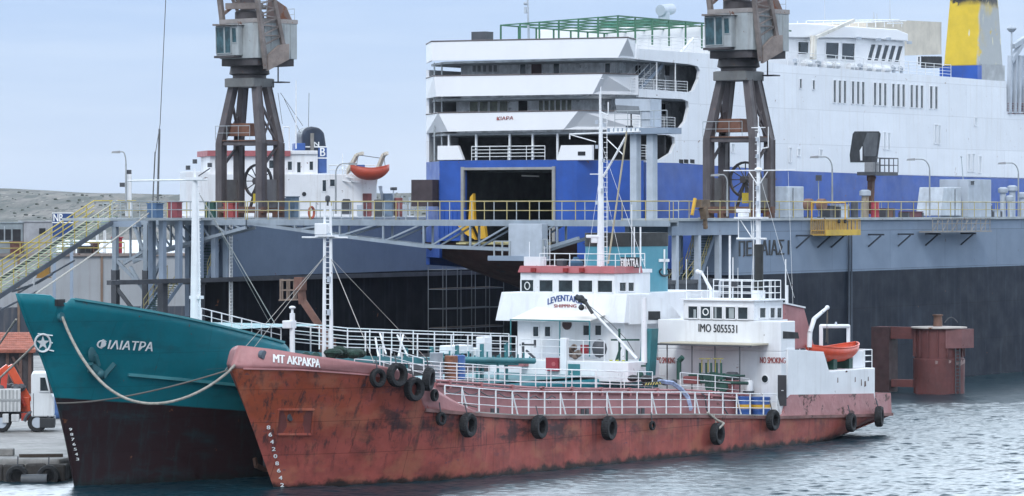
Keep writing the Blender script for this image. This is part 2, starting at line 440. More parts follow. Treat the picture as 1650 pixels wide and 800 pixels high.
# ================================================================== far shore
hm = bpy.data.materials.new('scrub_hill'); hm.use_nodes = True; nt = hm.node_tree; p = nt.nodes['Principled BSDF']; p.inputs['Roughness'].default_value = .95
tch = nd(nt, 'ShaderNodeTexCoord'); v = tch.outputs['Object']
nA = noise(nt, v, .045, 8, .72, (1, .10, 1)); nB = noise(nt, v, .16, 6, .7, (1, .09, 1), (5, 2, 3))
c = mix_rgba(nt, ramp(nt, nA, .40, .60), (.040, .044, .032), (.14, .125, .105))
c = mix_rgba(nt, ramp(nt, nB, .50, .58), c, (.03, .036, .024)); c = mix_rgba(nt, ramp(nt, noise(nt, v, .22, 5, .7, (1, .08, 1), (9, 1, 4)), .60, .68), c, (.26, .235, .20))
nt.links.new(c, p.inputs['Base Color'])
def hillz(X, Y):
    t = np.clip((Y-1450)/520, 0, 1); base = 19.0*t**.75
    n = np.zeros_like(X)
    r2 = np.random.default_rng(5)
    for k in range(26):
        l = 30*2.0**r2.uniform(0, 3.2); th = r2.uniform(0, 6.3); n += np.sin((X*np.cos(th)+Y*np.sin(th))*6.28/l+r2.uniform(0, 6.3))*l*.0016
    prof = 1.08+.05*np.sin(X/70.0)+.03*np.sin(X/23.0+1)
    return (base*prof+n*np.clip(t*2.5, 0, 1))*np.where(Y < 1452, 0, 1)-.5*np.where(Y < 1452, 1, 0)
ho = grid_mesh('hills', np.arange(-900, 901, 5.0), np.concatenate([np.arange(1448, 2100, 6.0), [2300, 2600, 3200]]), hillz, hm); tag(ho, kind='structure')

# scattered bushes on the slope: nobody could count them
bm_ = MB(); rb = random.Random(4)
for _ in range(420):
    x = rb.uniform(-330, 20); yv = rb.uniform(1490, 2000)
    z = float(hillz(np.array([[x]]), np.array([[yv]]))[0, 0]); r = rb.uniform(.2, .75)
    bm_.ball((x, yv, z+r*.3), r*1.5, r, r*.8, 5)
bo = bm_.build('scrub', M('scrub_leaf', (.04, .046, .032), .9, var=.5, vs=.05)); tag(bo, 'dark low scrub dotted over the dry hillside across the bay', 'scrub', kind='stuff')

# ================================================================== quay
qm = MB().prism([(-90, 172), (-20.9, 172), (-20.3, 174), (-20.3, 292), (-90, 292)], 'z', -3, 1.0)
quay = qm.build('quay', M('quay_concrete', (.24, .235, .225), .85, var=.3, vs=.35, streak=.4, scol=(.05, .05, .05), bump=.4, bs=1.5, line=(.62, 0, .5), low=(.045, .042, .038)), bevel=.12)
tag(quay, kind='structure')
e = MB()
for i in range(26):                                            # broken coping blocks along the quay lip
    x = -46+i*1.0+random.uniform(-.1, .1); e.box(x-.47, x+.47, 171.45+random.uniform(0, .25), 173.2, -.6, .72+random.uniform(-.06, .1))
e.build('quay_coping', M('coping_dark', (.05, .047, .045), .9, var=.4, vs=1.2, bump=.5), quay, bevel=.10)
for px_, lab in ((78, 'old black tyre hung on the quay face beside the teal bow'), (28, 'old black tyre hung on the quay face near the photo edge, below the truck')):
    x_ = (px_-CX)/F*171.2; tq = thing('tyre_fender', lab, 'tyre', WORLD, (x_, 171.15, .25)); mb = MB().lathe([(.28, -.14), (.36, -.19), (.48, -.17), (.52, -.1), (.52, .1), (.48, .17), (.36, .19), (.28, .14), (.28, -.14)], (0, 0, 0), 22, 'y'); mb.f = [f for f in mb.f if len(f) == 4]; mb.build('rubber_ring', black, tq, smooth=True); MB().tube((0, .1, .45), (0, .25, .9), .03).build('lashing', dgrey, tq)
slabm = M('rubble_concrete', (.20, .195, .185), .9, var=.35, bump=.5)
c_ = WORLD
one('concrete_block', MB((-23.6, 174.2, 1)).box(-24.0, -23.3, 173.9, 174.5, 1, 1.33), slabm, 'small concrete block lying on the quay in front of the truck', 'block', bevel=.04)
one('timber_plank', MB((-21.7, 173, 1)).beam((-22.9, 173.0, 1.08), (-20.9, 173.3, 1.08), .25, .14), M('old_wood', (.06, .045, .035), .9), 'dark timber plank lying near the quay lip beside the teal bow', 'plank')
f_ = MB((-21.9, 170.9, 0)).tube((-22.5, 170.9, .12), (-21.3, 170.8, .16), .24, n=14)
one('pontoon_float', f_, M('float_grey', (.08, .09, .10), .6, var=.3), 'grey cylindrical float in the water at the foot of the quay', 'float', smooth=True)
# ================================================================== RED TANKER (near)
A = Fr(-10.87, 167.3, 34.5)
AT = thing('red_tanker', 'rusty red coastal tanker with white wheelhouse aft, nearest the viewer', 'tanker', A)
HA = Hull(A, 4.0, [(A.y(*q, 0)[2], A.y(*q, 0)[0]) for q in ((441, 787), (372, 592), (384, 557))],
          48, lambda z: XEND-max(0, 1.35-z)*2.6, Le=(13, 8), Ls=7, tw=.86)
XEND = 99
XEND = A.y(1437, 640, -3.45)[0]
ptop = [HA.on(*q) for q in ((388, 557), (440, 563), (500, 573), (611, 589), (660, 602), (694, 622), (730, 645), (762, 661), (860, 670), (1000, 668), (1120, 667), (1250, 669))]
topz = interp([(p.x, p.z) for p in ptop]+[(A.y(1256, 660, -3.95)[0], A.y(1256, 660, -3.95)[2]), (A.y(1270, 639, -3.95)[0], A.y(1270, 639, -3.95)[2]), (XEND, A.y(1433, 634, -3.5)[2])])
pstr = [HA.on(*q) for q in ((376, 594), (480, 596), (589, 604), (668, 614))]
pdk = [HA.on(*q) for q in ((684, 661), (732, 665), (780, 669), (840, 673), (1000, 672), (1120, 671), (1250, 673))]
dkend = (XEND, A.y(1437, 668, -3.5)[2])
fcz = interp([(p.x, p.z) for p in pstr])
dkz = interp([(p.x, p.z) for p in pdk]+[dkend])
xsplit0, xsplit1 = pstr[-1].x, pdk[0].x
def stz(x):                                     # line that divides orange-red plating from the pink bulwark
    if x < xsplit0: return fcz(x)
    if x > xsplit1: return dkz(x)
    t = (x-xsplit0)/(xsplit1-xsplit0); return fcz(xsplit0)*(1-t)+dkz(xsplit1)*t
def scuffs(nt, v, c):
    sx = nd(nt, 'ShaderNodeSeparateXYZ'); nt.links.new(v, sx.inputs[0]); X, Z = sx.outputs[0], sx.outputs[2]
    # orange primer forward and high, dull red oxide low and aft
    f = math_(nt, 'MULTIPLY', ramp(nt, X, 8, -2), ramp(nt, Z, 1.8, 3.4))
    f = math_(nt, 'MULTIPLY', f, ramp(nt, noise(nt, v, .9, 5), .25, .55))
    c = mix_rgba(nt, f, c, (.34, .078, .036))
    # rubbed black patches, longest along the belting
    s1 = noise(nt, v, .8, 8, .68, (.55, 1, 1.1)); reach = math_(nt, 'MULTIPLY', ramp(nt, X, 1, 5), ramp(nt, Z, .4, 2.0))
    reach = math_(nt, 'MAXIMUM', math_(nt, 'MULTIPLY', reach, ramp(nt, X, 37, 18)), .25)
    c = mix_rgba(nt, math_(nt, 'MULTIPLY', math_(nt, 'MULTIPLY', ramp(nt, s1, .47, .60), reach), .85), c, (.035, .028, .032))
    s2 = noise(nt, v, 1.0, 6, .7, (3.2, 3.2, .22), (4, 1, 0)); c = mix_rgba(nt, math_(nt, 'MULTIPLY', ramp(nt, s2, .50, .64), math_(nt, 'MULTIPLY', ramp(nt, Z, -.4, 2.6), .85)), c, (.05, .032, .036))
    s3 = noise(nt, v, .55, 6, .6, (1, 1, 1.4), (9, 2, 2)); c = mix_rgba(nt, math_(nt, 'MULTIPLY', ramp(nt, s3, .48, .66), .6), c, (.40, .15, .09))
    s4 = noise(nt, v, 2.4, 5, .7, (.45, 1, 1.6), (1, 6, 3)); c = mix_rgba(nt, math_(nt, 'MULTIPLY', ramp(nt, s4, .63, .70), .6), c, (.05, .06, .10))
    weed = math_(nt, 'ADD', Z, math_(nt, 'MULTIPLY', math_(nt, 'SUBTRACT', noise(nt, v, 1.5, 6), .5), .9))
    c = mix_rgba(nt, ramp(nt, weed, .38, .05), c, (.028, .020, .018))
    return plates(nt, v, c)
hullred = M('hull_red', (.34, .085, .068), .55, spec=.25, var=.22, vs=.6, extra=scuffs, bump=.35, bs=.9)
def pinkscab(nt, v, c):
    sx = nd(nt, 'ShaderNodeSeparateXYZ'); nt.links.new(v, sx.inputs[0])
    n = noise(nt, v, .75, 8, .72, (1, 1, 1.3), (2, 5, 8)); f = math_(nt, 'MULTIPLY', ramp(nt, n, .54, .58), ramp(nt, sx.outputs[0], 30, 38))
    return mix_rgba(nt, f, c, (.075, .030, .025))
pinkb = M('bulwark_pink', (.38, .175, .175), .55, var=.10, vs=.9, streak=.22, scol=(.17, .07, .06), rust=.07, rcol=(.14, .05, .03), extra=pinkscab, bump=.2)
XS = A.y(1256, 660, -3.95)[0]
HA.shell(lambda x: -1.2, stz, -6, XEND, 110, 16).build('hull', hullred, AT, smooth=True)
HA.shell(lambda x: stz(x)+.002, lambda x: max(topz(x), stz(x)+.03), -6, A.y(765, 660, -3.95)[0], 60, 5).build('bow_bulwark', pinkb, AT, smooth=True, solid=.09)
# stern bulwark with its concave forward end
mb = MB(); n = 34; V = []
for side in (-1, 1):
    for i in range(n+1):
        x = XS+(XEND-XS)*i/n; z0 = stz(x); z1 = z0+max(.03, min(1, ((x-XS)/.85))**1.8*(topz(XEND-.1)-dkz(XEND-.1)) if x < XS+.85 else topz(XEND-.1)-dkz(XEND-.1))
        V.append([(x, side*HA.hb(x, z0), z0), (x, side*(HA.hb(x, z0)-.05), z1)])
for s_ in (0, 1):
    P = V[s_*(n+1):(s_+1)*(n+1)]
    for a, b in zip(P, P[1:]): mb.add([a[0], b[0], b[1], a[1]], [(0, 1, 2, 3) if s_ == 0 else (3, 2, 1, 0)])
a, b = V[n], V[-1]; mb.add([a[0], b[0], b[1], a[1]], [(0, 1, 2, 3)])
mb.build('stern_bulwark', pinkb, AT, solid=.09)
tz = dkz(XEND)
mb = MB(); ys = [-HA.hb(XEND-.02, .8), HA.hb(XEND-.02, .8)]
mb.add([(XEND, -HA.hb(XEND-.01, tz), tz), (XEND, HA.hb(XEND-.01, tz), tz), (XEND-3.2, 2.2, .1), (XEND-3.2, -2.2, .1)], [(0, 1, 2, 3)]).build('transom', hullred, AT, solid=.05)
bk = M('deck_red', (.15, .062, .058), .8, var=.3, rust=.15)
HA.deck(lambda x: dkz(x)-.01, pdk[0].x-3, XEND-.03).build('main_deck', bk, AT)
HA.deck(lambda x: fcz(x)+.02, -4.5, pstr[-1].x+.4).build('forecastle_deck', bk, AT)
MB().box(pstr[-1].x+.3, pstr[-1].x+.4, -3.3, 3.3, dkz(9), fcz(pstr[-1].x)).build('forecastle_bulkhead', pink, AT)
belt = M('belting', (.20, .10, .09), .7, var=.3, rust=.3, rcol=(.06, .03, .025))
HA.strake(dkz, pdk[0].x, XEND, .13, .16).build('rubbing_strake', belt, AT)
HA.strake(fcz, pstr[0].x+.3, pstr[-1].x, .05, .07).build('bow_moulding', pinkb, AT)
g2 = M('walkway_dust', (.30, .31, .29), .85, var=.25, rust=.1)
mb = MB(); P = [(x, -HA.hb(x, dkz(x))) for x in np.linspace(pdk[0].x+1.5, XS, 40)]
for (x0, y0), (x1, y1) in zip(P, P[1:]):
    mb.add([(x0, y0+.03, dkz(x0)+.03), (x1, y1+.03, dkz(x1)+.03), (x1, y1+.95, dkz(x1)+.03), (x0, y0+.95, dkz(x0)+.03)], [(0, 1, 2, 3)])
    mb.beam((x0, y0+.06, dkz(x0)+.07), (x1, y1+.06, dkz(x1)+.07), .1, .13)
mb.build('side_walkway', g2, AT)
# recessed anchor pocket
pk = [HA.on(*q) for q in ((444, 700), (501, 700), (505, 660), (448, 660))]
def off(p, d): return Vector((p.x, -HA.hb(p.x, p.z)-d, p.z))
mb = MB(); ring = [off(p, .03) for p in pk]
for a, b in zip(ring, ring[1:]+ring[:1]): mb.beam(a, b, .09, .10)
fr_ = mb.build('anchor_pocket', hullred, AT)
MB().slab([off(p, .012) for p in pk], (-.3, -1, 0), .03).build('recess_plate', M('pocket_red', (.17, .05, .045), .65, streak=.3), fr_)
h_ = HA.on(467, 673); MB().tube(off(h_, -.02), off(h_, .06), .17, n=12).build('hawse_pipe', dgrey, fr_)
h_ = HA.on(423, 572); MB().tube(off(h_, -.1), off(h_, .10), .2, .2, 12).build('fairlead', M('bluegrey', (.10, .13, .16), .6), AT)
# name, draught marks
text(AT, 'ship_name', 'MT AKPAKPA', whitetxt, HA.map((439, 584), (514, 593), (514, 579), (439, 571)))
for i in range(9):
    y = 687+i*11.6; x = 428.5+i*2.75; text(AT, 'draught_mark', str((9-i)*2 % 10), whitetxt, HA.map((x, y+5), (x+5.5, y+5), (x+5.5, y-1), (x, y-1)))

# cargo trunk
ty = -2.55
tk = [A.y(px, py, ty) for px, py in ((702, 616), (860, 628), (1000, 630), (1120, 632), (1216, 641))]
mb = MB(); tz_ = interp([(p.x, p.z) for p in tk]); X0, X1 = tk[0].x, tk[-1].x; N = 24
for i in range(N):
    a, b = X0+(X1-X0)*i/N, X0+(X1-X0)*(i+1)/N
    mb.hexa([(a, ty, dkz(a)-.1), (b, ty, dkz(b)-.1), (b, -ty, dkz(b)-.1), (a, -ty, dkz(a)-.1)], [(a, ty, tz_(a)), (b, ty, tz_(b)), (b, -ty, tz_(b)), (a, -ty, tz_(a))])
mb.build('cargo_trunk', pink, AT)
mb = MB()
for y_, dz in ((ty-.09, -.10), (ty-.05, .08)):
    mb.path([(x, y_, tz_(x)+dz) for x in np.linspace(X0, X1-.5, 20)], .065)
for x in np.arange(X0+1, X1-1, 2.6): mb.box(x-.06, x+.06, ty-.16, ty+.05, tz_(x)-.25, tz_(x)+.16)
mb.build('deck_pipe', pink, AT)
mb = MB()                                       # hose festooned under the pipe
P = []
for i in range(60):
    x = X0+.3+i*.16; P.append((x, ty-.20, tz_(x)-.28-.20*abs(math.sin(i*.33))))
mb.path(P, .03, 5)
mb.path([(X1-3.8, ty-.15, tz_(X1-3.8)), (X1-3.7, ty-.3, tz_(X1-4)-.1), (X1-3.6, ty-.32, tz_(X1-4)-.8), (X1-3.2, ty-.4, dkz(X1)+.1)], .04, 6)
mb.path([(X1-5.6, ty-.15, tz_(X1-5)), (X1-5.5, ty-.3, tz_(X1-5)-.1), (X1-5.4, ty-.32, tz_(X1-5)-.8), (X1-5, ty-.4, dkz(X1)+.1)], .04, 6)
mb.build('deck_hose', dgrey, AT)
# rails
edge = [(x, -HA.hb(x, dkz(x))+.10, dkz(x)+.10) for x in np.linspace(pdk[1].x-.6, XS-.2, 12)]
rail(AT, edge, 1.12, 3, 1.42, railw, .02, .04, stays=3)
# plates that stiffen each third post
rail(AT, [(x, ty+.25, tz_(x)) for x in np.linspace(A.y(690, 612, ty)[0], A.y(1058, 620, ty)[0], 6)], .98, 3, 1.5, railw, .018, .028)
rail(AT, [(x, ty+.3, tz_(x)) for x in np.linspace(A.y(1104, 620, ty)[0], A.y(1215, 620, ty)[0], 3)], .98, 3, 1.9, railw, .018, .028)
rail(AT, [(x, -ty, tz_(x)) for x in np.linspace(X0+.5, X1-.5, 5)], .98, 3, 2.4, railw, .018, .025)
q0, q1 = HA.on(622, 595), HA.on(690, 618)
rail(AT, [q0+Vector((0, .35, 0)), q1+Vector((.2, .4, .1))], 1.0, 3, .8, railw, .02, .03)
# forecastle: foremast, vent post, windlass
fx = A.y(528, 572, 0)[0]; fz = fcz(fx)
zt = A.y(528, 332, 0)[2]
mb = MB()
for dy in (.22, -.22):
    mb.tube((fx, dy, fz), (fx, dy*.75, zt), .10, .06, 10)
for i in range(30):
    z = fz+.4+i*(zt-fz-.6)/30; mb.tube((fx, .22-.05*i/30, z), (fx, -.22+.05*i/30, z), .018, n=5)
fm = mb.build('foremast', white, AT, smooth=True)
cz = A.y(528, 383, 0)[2]
mb = MB().tube((fx, A.x(487, 383, fx)[1], cz), (fx, A.x(560, 383, fx)[1], cz), .045, n=6); mb.build('mast_yard', railw, fm)
bz = A.y(520, 375, 0)[2]; MB().box(fx-.2, fx+.2, -.05, .62, bz-.1, bz+.42).build('radar_box', white, fm, bevel=.03)
MB().box(fx-.25, fx+.25, -.45, .55, bz-.19, bz-.12).build('mast_platform', white, fm)
MB().tube((fx, 0, zt), (fx, 0, zt+.25), .05).lathe([(.10, 0), (.12, .05), (.12, .22), (.05, .28)], (fx, 0, zt+.2), 10).build('masthead_light', dgrey, fm)
for z in (zt-1.5, zt-3.5, zt-5): MB().tube((fx-.12, -.16, z), (fx-.12, -.16, z+.26), .09, n=8).build('navigation_light', lgrey, fm)
mb = MB(); st = (fx, 0, A.y(530, 375, 0)[2])
mb.tube((fx, -.1, cz-.8), HA.on(617, 592)+Vector((0, .5, .2)), .018, n=5); mb.tube((fx, .1, cz-.8), (fx-6, .8, fz+.2), .012, n=5)
mb.tube((fx, .1, cz-.8), (fx-4.6, 2.3, fz+.4), .012, n=5); mb.tube((fx, 0, cz-.8), (fx+9, 0, 4.6), .012, n=5)
mb.build('mast_stay', M('stay_wire', (.42, .41, .38), .6), fm)
vx = A.y(471, 560, .3)[0]
mb = MB().tube((vx, .3, fcz(vx)), (vx, .3, A.y(471, 505, .3)[2]), .12, n=10).tube((vx, .3, A.y(471, 505, .3)[2]), (vx, .3, A.y(471, 496, .3)[2]), .06).ball((vx, .3, A.y(471, 496, .3)[2]), .16, .16, .08)
mb.build('vent_post', white, AT, smooth=True)
z = A.y(465, 530, .3)[2]; MB().box(vx-.25, vx+.2, .2, .7, z, z+.36).build('vent_box', white, AT, bevel=.04)
mb = MB()
for x, y in ((1.8, .9), (1.8, -.9)):
    mb.lathe([(.42, -.3), (.42, -.24), (.2, -.22), (.2, .22), (.42, .24), (.42, .3)], (x, y, fcz(x)+.5), 14, 'y')
mb.box(1.2, 2.4, -.4, .4, fcz(2), fcz(2)+.7).tube((1.8, -1.4, fcz(2)+.5), (1.8, 1.4, fcz(2)+.5), .09)
mb.build('windlass', green, AT, smooth=True)
for x, y in ((.6, .8), (1.0, -.9), (3.6, -1.6), (4.0, 2.0)):
    b = MB()
    for d in (-.22, .22): b.tube((x+d, y, fcz(x)), (x+d, y, fcz(x)+.5), .11, n=10).tube((x+d, y, fcz(x)+.46), (x+d, y, fcz(x)+.52), .15, n=10)
    b.build('mooring_bitt', dgrey, AT, smooth=True)
for x in (A.y(800, 655, -3.1)[0], A.y(945, 655, -3.1)[0], A.y(1035, 655, -3.1)[0]):
    b = MB(); zz = dkz(x)
    for d in (-.2, .2): b.tube((x+d, -3.0, zz), (x+d, -3.0, zz+.38), .1, n=10)
    b.box(x-.4, x+.4, -3.15, -2.85, zz, zz+.06); b.build('mooring_bitt', dgrey, AT, smooth=True)

# --------------------------------------------------------- accommodation aft
XA = A.y(1158, 500, 0)[0]; wy0 = A.x(1101, 500, XA)[1]; wy1 = A.x(1215, 500, XA)[1]
hz = A.x(1158, 516, XA)[2]; wt = A.x(1158, 485, XA)[2]; dz = dkz(XA)
WB = A.y(1262, 505, wy1)[0]                     # after end of the wheelhouse
LW = 3.85
ctz = hz-.02
zl_ = A.y(1275, 566, -LW)[2]
ho = MB().box(XA, A.y(1302, 566, -LW)[0], -LW, LW, dz-.1, zl_).box(XA, XA+1.5, -LW, LW, zl_, ctz).build('lower_house', white, AT, bevel=.04)
wh = MB().box(XA-.02, WB, wy1, wy0, hz, wt).build('wheelhouse', white, AT, bevel=.05)
MB().box(XA-.15, WB+.15, wy1-.14, wy0+.14, wt, wt+.07).build('wheelhouse_roof', white, AT)
MB().box(XA+.12, WB+.3, wy1-.10, wy0+.10, hz-.12, hz-.002).build('bridge_ledge', white, AT)
wins = []
for a, b in ((1109, 1125), (1129, 1146), (1149, 1165), (1169, 1186), (1189, 1206)):
    wins.append(fwin(wh, A, XA-.02, a, 493+(a-1109)*.02, b, 513.5+(a-1109)*.02, glassd, white, .02, .06))
for a, b in ((1223, 1233), (1240, 1248), (1251, 1259)):
    swin(wh, A, wy1, a, 496, b, 513, glassd, white, -.02, .05)
# things seen just behind the panes: chart, lifebuoy, blinds
nx = XA+.0
c_ = A.x(1137.5, 503, nx); 
mb = MB(); pts = [Vector((nx-.03, c_.y+.17*math.cos(t), c_.z+.17*math.sin(t))) for t in np.linspace(0, 2*math.pi, 17)]; mb.path(pts, .035, 6)
mb.build('lifebuoy', whitetxt, wh, smooth=True)
for a, b, y0, y1 in ((1118, 1122, 499, 513), (1152, 1155, 495, 513), (1175, 1183, 497, 513)):
    p, q = A.x(a, y1, nx), A.x(b, y0, nx); MB().box(nx-.035, nx-.02, p.y, q.y, p.z, q.z).build('window_blind', M('blind', (.30, .34, .35), .8), wh)
text(AT, 'registry_number', 'IMO 5055531', blacktxt, quadmap(A.x(1126, 535, XA), A.x(1188, 537, XA), A.x(1188, 524, XA), A.x(1126, 522, XA), (-1, 0, 0)), weight=.6)
for a, b in ((1059, 1088), (1225, 1266)):
    text(AT, 'warning_text', 'NO SMOKING', redtxt, quadmap(A.x(a, 585.5, XA), A.x(b, 586, XA), A.x(b, 576.5, XA), A.x(a, 575.5, XA), (-1, 0, 0)))
# porthole, door
p = A.x(1233, 611, XA); mb = MB(); mb.lathe([(.19, -.04), (.225, -.04), (.225, .02), (.19, .02)], (XA, p.y, p.z), 16, 'x'); mb.f = [f for f in mb.f if len(f) == 4]; po = mb.build('porthole', white, ho, smooth=True)
MB().tube((XA-.02, p.y, p.z), (XA+.02, p.y, p.z), .2, n=16).build('pane', glassd, po)
d0, d1 = A.x(1251, 654, XA), A.x(1267, 605, XA)
d_ = MB().box(XA-.03, XA+.03, d0.y, d1.y, d0.z, d1.z).build('door', M('door_recess_shade', (.045, .045, .05), .6, streak=.3), ho)  # slab coloured dark to stand for the shade of an open doorway
MB().box(XA-.06, XA-.03, d0.y-.02, d0.y-.10, d0.z, d1.z).build('door_frame', white, d_)
MB().tube((XA-.05, d1.y+.15, (d0.z+d1.z)/2), (XA-.05, d1.y+.27, (d0.z+d1.z)/2), .02).build('handle', railw, d_)
# canopy over the pump space
ca, cb = A.x(1066, 554, XA-1.7), A.x(1212, 556, XA-1.7)
cz = ca.z; cn = MB().box(XA-1.9, XA-.02, cb.y, ca.y, cz, cz+.08).build('canopy', M('awning_beige', (.50, .46, .36), .75, var=.1), AT)
MB().beam((XA-1.95, cb.y-.1, cz-.02), (XA-1.95, ca.y+.1, cz-.02), .07, .09).build('canopy_edge', dgrey, cn)
for px in (1075, 1115, 1152, 1192):
    q = A.x(px, 556, XA-1.75); MB().tube((XA-1.75, q.y, cz), (XA-1.75, q.y, tz_(XA-1.75)-.2), .035).build('canopy_post', dgrey, cn)
# side plating of the poop and after house
sy = -3.93
mb = MB(); pl = [A.y(*q, sy) for q in ((1268, 650), (1270, 563), (1327, 567), (1347, 637))]
mb.slab(pl, (0, -1, 0), .12); mb.build('side_screen', white, AT)
pl = [A.y(*q, sy+.25) for q in ((1326, 638), (1326, 592), (1410, 593), (1410, 637))]
ah = MB().box(A.y(1302, 566, -LW)[0]-.3, pl[3].x, sy+.25, -sy-.25, min(p.z for p in pl)-.4, A.y(1409, 593, sy+.25)[2]).build('after_house', white, AT, bevel=.04)
rp = M('rust_stain', (.10, .045, .03), .85, var=.4)
for px, py, w, h_ in ((1350, 613, 3, 9), (1378, 612, 3, 9), (1388, 617, 3, 12), (1394, 619, 6, 10), (1399, 611, 3, 8), (1345, 632, 4, 4), (1364, 599, 7, 3)):
    a = A.y(px, py, sy+.25); r = w/60; MB().slab([(a.x-r, a.y-.004, a.z-h_/62), (a.x+r, a.y-.004, a.z-h_/80), (a.x+r*.7, a.y-.004, a.z+h_/62), (a.x-r*.8, a.y-.004, a.z+h_/70)], (0, -1, 0), .006).build('scupper_hole', rp, ah)
# upper casing between wheelhouse and stern
pc = [A.y(*q, -2.25) for q in ((1263, 565), (1263, 490), (1296, 497), (1313, 560))]
fc = MB().prism([(p.x, p.z) for p in pc], 'y', -2.25, 2.25).build('funnel_casing', pink, AT, bevel=.05)
MB().prism([(p.x, p.z+.08) for p in (pc[1], pc[2])]+[(pc[2].x, pc[2].z), (pc[1].x, pc[1].z)], 'y', -2.33, 2.33).build('casing_cap', white, fc)
vo = [A.y(*q, -LW-.02) for q in ((1262, 546), (1288, 546), (1286, 536), (1262, 534))]
MB().slab(vo, (0, -1, 0), .06).build('side_opening', dark, ho)
bd = A.y(1340, 560, -2.5)
# wheelhouse top: rail cage, masts, arm
tp = wt+.07
a = A.y(1160, 480, -1.0)[0]
rail(wh, [(XA+.1, A.x(1160, 480, XA+.1)[1], tp), (XA+.1, A.x(1212, 480, XA+.1)[1], tp), (WB-.1, wy1+.1, tp), (WB-.1, wy0-.1, tp)], 1.0, 3, .6, railw, .022, .03)
rail(wh, [(XA+.1, A.x(1107, 480, XA+.1)[1], tp), (XA+.1, A.x(1131, 480, XA+.1)[1], tp)], .42, 2, .9, railw)
def pole(parent, fr, X, px, y0, y1, r, mat, name='antenna', r2=None, yl=None):
    p = fr.x(px, y1, X); q = fr.x(px, y0, X); q.y = p.y; return MB().tube(p, q, r, r2, 8).build(name, mat, parent, smooth=True)
xm = XA+1.6
mm_ = MB(); p = A.x(1222, 482, xm); zz = lambda py: A.x(1222, py, xm)[2]
mm_.tube((xm, p.y, zz(486)), (xm, p.y, zz(350)), .16, .13, 10).tube((xm, p.y, zz(350)), (xm, p.y, zz(215)), .12, .07, 10).tube((xm, p.y, zz(215)), (xm, p.y, zz(188)), .03)
mm_.box(xm-.3, xm+.3, p.y-.25, p.y+.25, zz(486), zz(468))
mast = mm_.build('main_mast', white, AT, smooth=True)
MB().tube((xm-.02, p.y-.04, zz(468)), (xm-.02, p.y-.04, zz(394)), .24, n=12).build('mast_exhaust', M('soot_black', (.02, .022, .022), .7), mast, smooth=True)
sc = F/(A.W(xm, p.y)[1]); Yv = lambda px: A.x(px, 300, xm)[1]
def bar(x0, x1, py, r, name='mast_yard', mat=railw): return MB().tube((xm, Yv(x0), zz(py)), (xm, Yv(x1), zz(py)), r, n=6).build(name, mat, mast)
bar(1166, 1282, 275, .035); bar(1187, 1235, 385, .06); bar(1188, 1233, 352, .05); bar(1211, 1233, 206, .03)
mb = MB().tube((xm, Yv(1190), zz(352)), (xm, Yv(1190), zz(385)), .03).tube((xm, Yv(1193), zz(355)), (xm, Yv(1212), zz(384)), .03).tube((xm, Yv(1212), zz(384)), (xm, Yv(1210), zz(352)), .03).tube((xm, Yv(1207), zz(277)), (xm, p.y, zz(300)), .03).tube((xm, Yv(1237), zz(277)), (xm, p.y, zz(300)), .03)
mb.tube((xm, Yv(1226), zz(240)), (xm, Yv(1238), zz(238)), .03).tube((xm, Yv(1238), zz(238)), (xm, Yv(1238), zz(205)), .025)
mb.build('mast_brace', railw, mast)
MB().box(xm-.35, xm+.35, Yv(1233), Yv(1188), zz(352)-.03, zz(350)).build('radar_platform', white, mast)
MB().box(xm-.1, xm+.1, Yv(1208), Yv(1187), zz(343), zz(337)).build('radar_scanner', white, mast, bevel=.04)
MB().box(xm-.22, xm+.22, Yv(1204), Yv(1192), zz(350), zz(343.5)).build('radar_gearbox', white, mast, bevel=.04)
mb = MB()
for k in range(26): 
    z = zz(480)+k*(zz(200)-zz(480))/26; mb.tube((xm-.16, p.y-.12, z), (xm-.16, p.y+.12, z), .014, n=4)
mb.build('mast_rungs', railw, mast)
mb = MB(); 
for px, py in ((1210, 470), (1280, 480)): mb.tube((xm, p.y, zz(275)), A.x(px, py, xm+1), .01, n=4)
mb.tube((xm, Yv(1214), zz(290)), (xm, Yv(1214), zz(485)), .03, n=6).tube((xm, Yv(1270), zz(277)), (xm+.5, Yv(1270), zz(490)), .01, n=4)
mb.build('mast_stay', railw, mast)
for py in (228, 255, 306, 330): MB().tube((xm-.2, p.y-.05, zz(py)), (xm-.2, p.y-.05, zz(py-6)), .09, n=8).build('navigation_light', lgrey, mast)
MB().ball((xm, p.y, zz(274)), .22, .22, .14).build('radar_dome', white, mast, smooth=True)
pole(wh, A, XA+1, 1176, 380, 482, .06, railw, 'antenna_pole'); pole(wh, A, XA+.8, 1181, 415, 482, .03, railw); pole(wh, A, XA+.2, 1106, 418, 486, .02, railw)
pole(AT, A, XA+2.9, 1266, 418, 490, .035, railw); pole(AT, A, XA+2.9, 1268, 460, 490, .08, white, 'antenna_base'); pole(wh, A, XA+.6, 1189, 432, 482, .015, railw); pole(wh, A, XA+.6, 1140, 430, 482, .015, railw)
mb = MB(); q = [A.x(x_, y_, XA+.9) for x_, y_ in ((1145, 484), (1146, 468), (1131, 440), (1124, 438))]
mb.tube(q[0], q[1], .09).tube(q[1], q[2], .10, .07).tube(q[2], q[3], .12, .08).ball(q[3], .13); mb.build('searchlight_arm', white, wh, smooth=True)
MB().lathe([(.16, 0), (.2, .1), (.2, .3), (.1, .34)], A.x(1183, 463, XA+.4), 10).build('compass_binnacle', dgrey, wh, smooth=True)
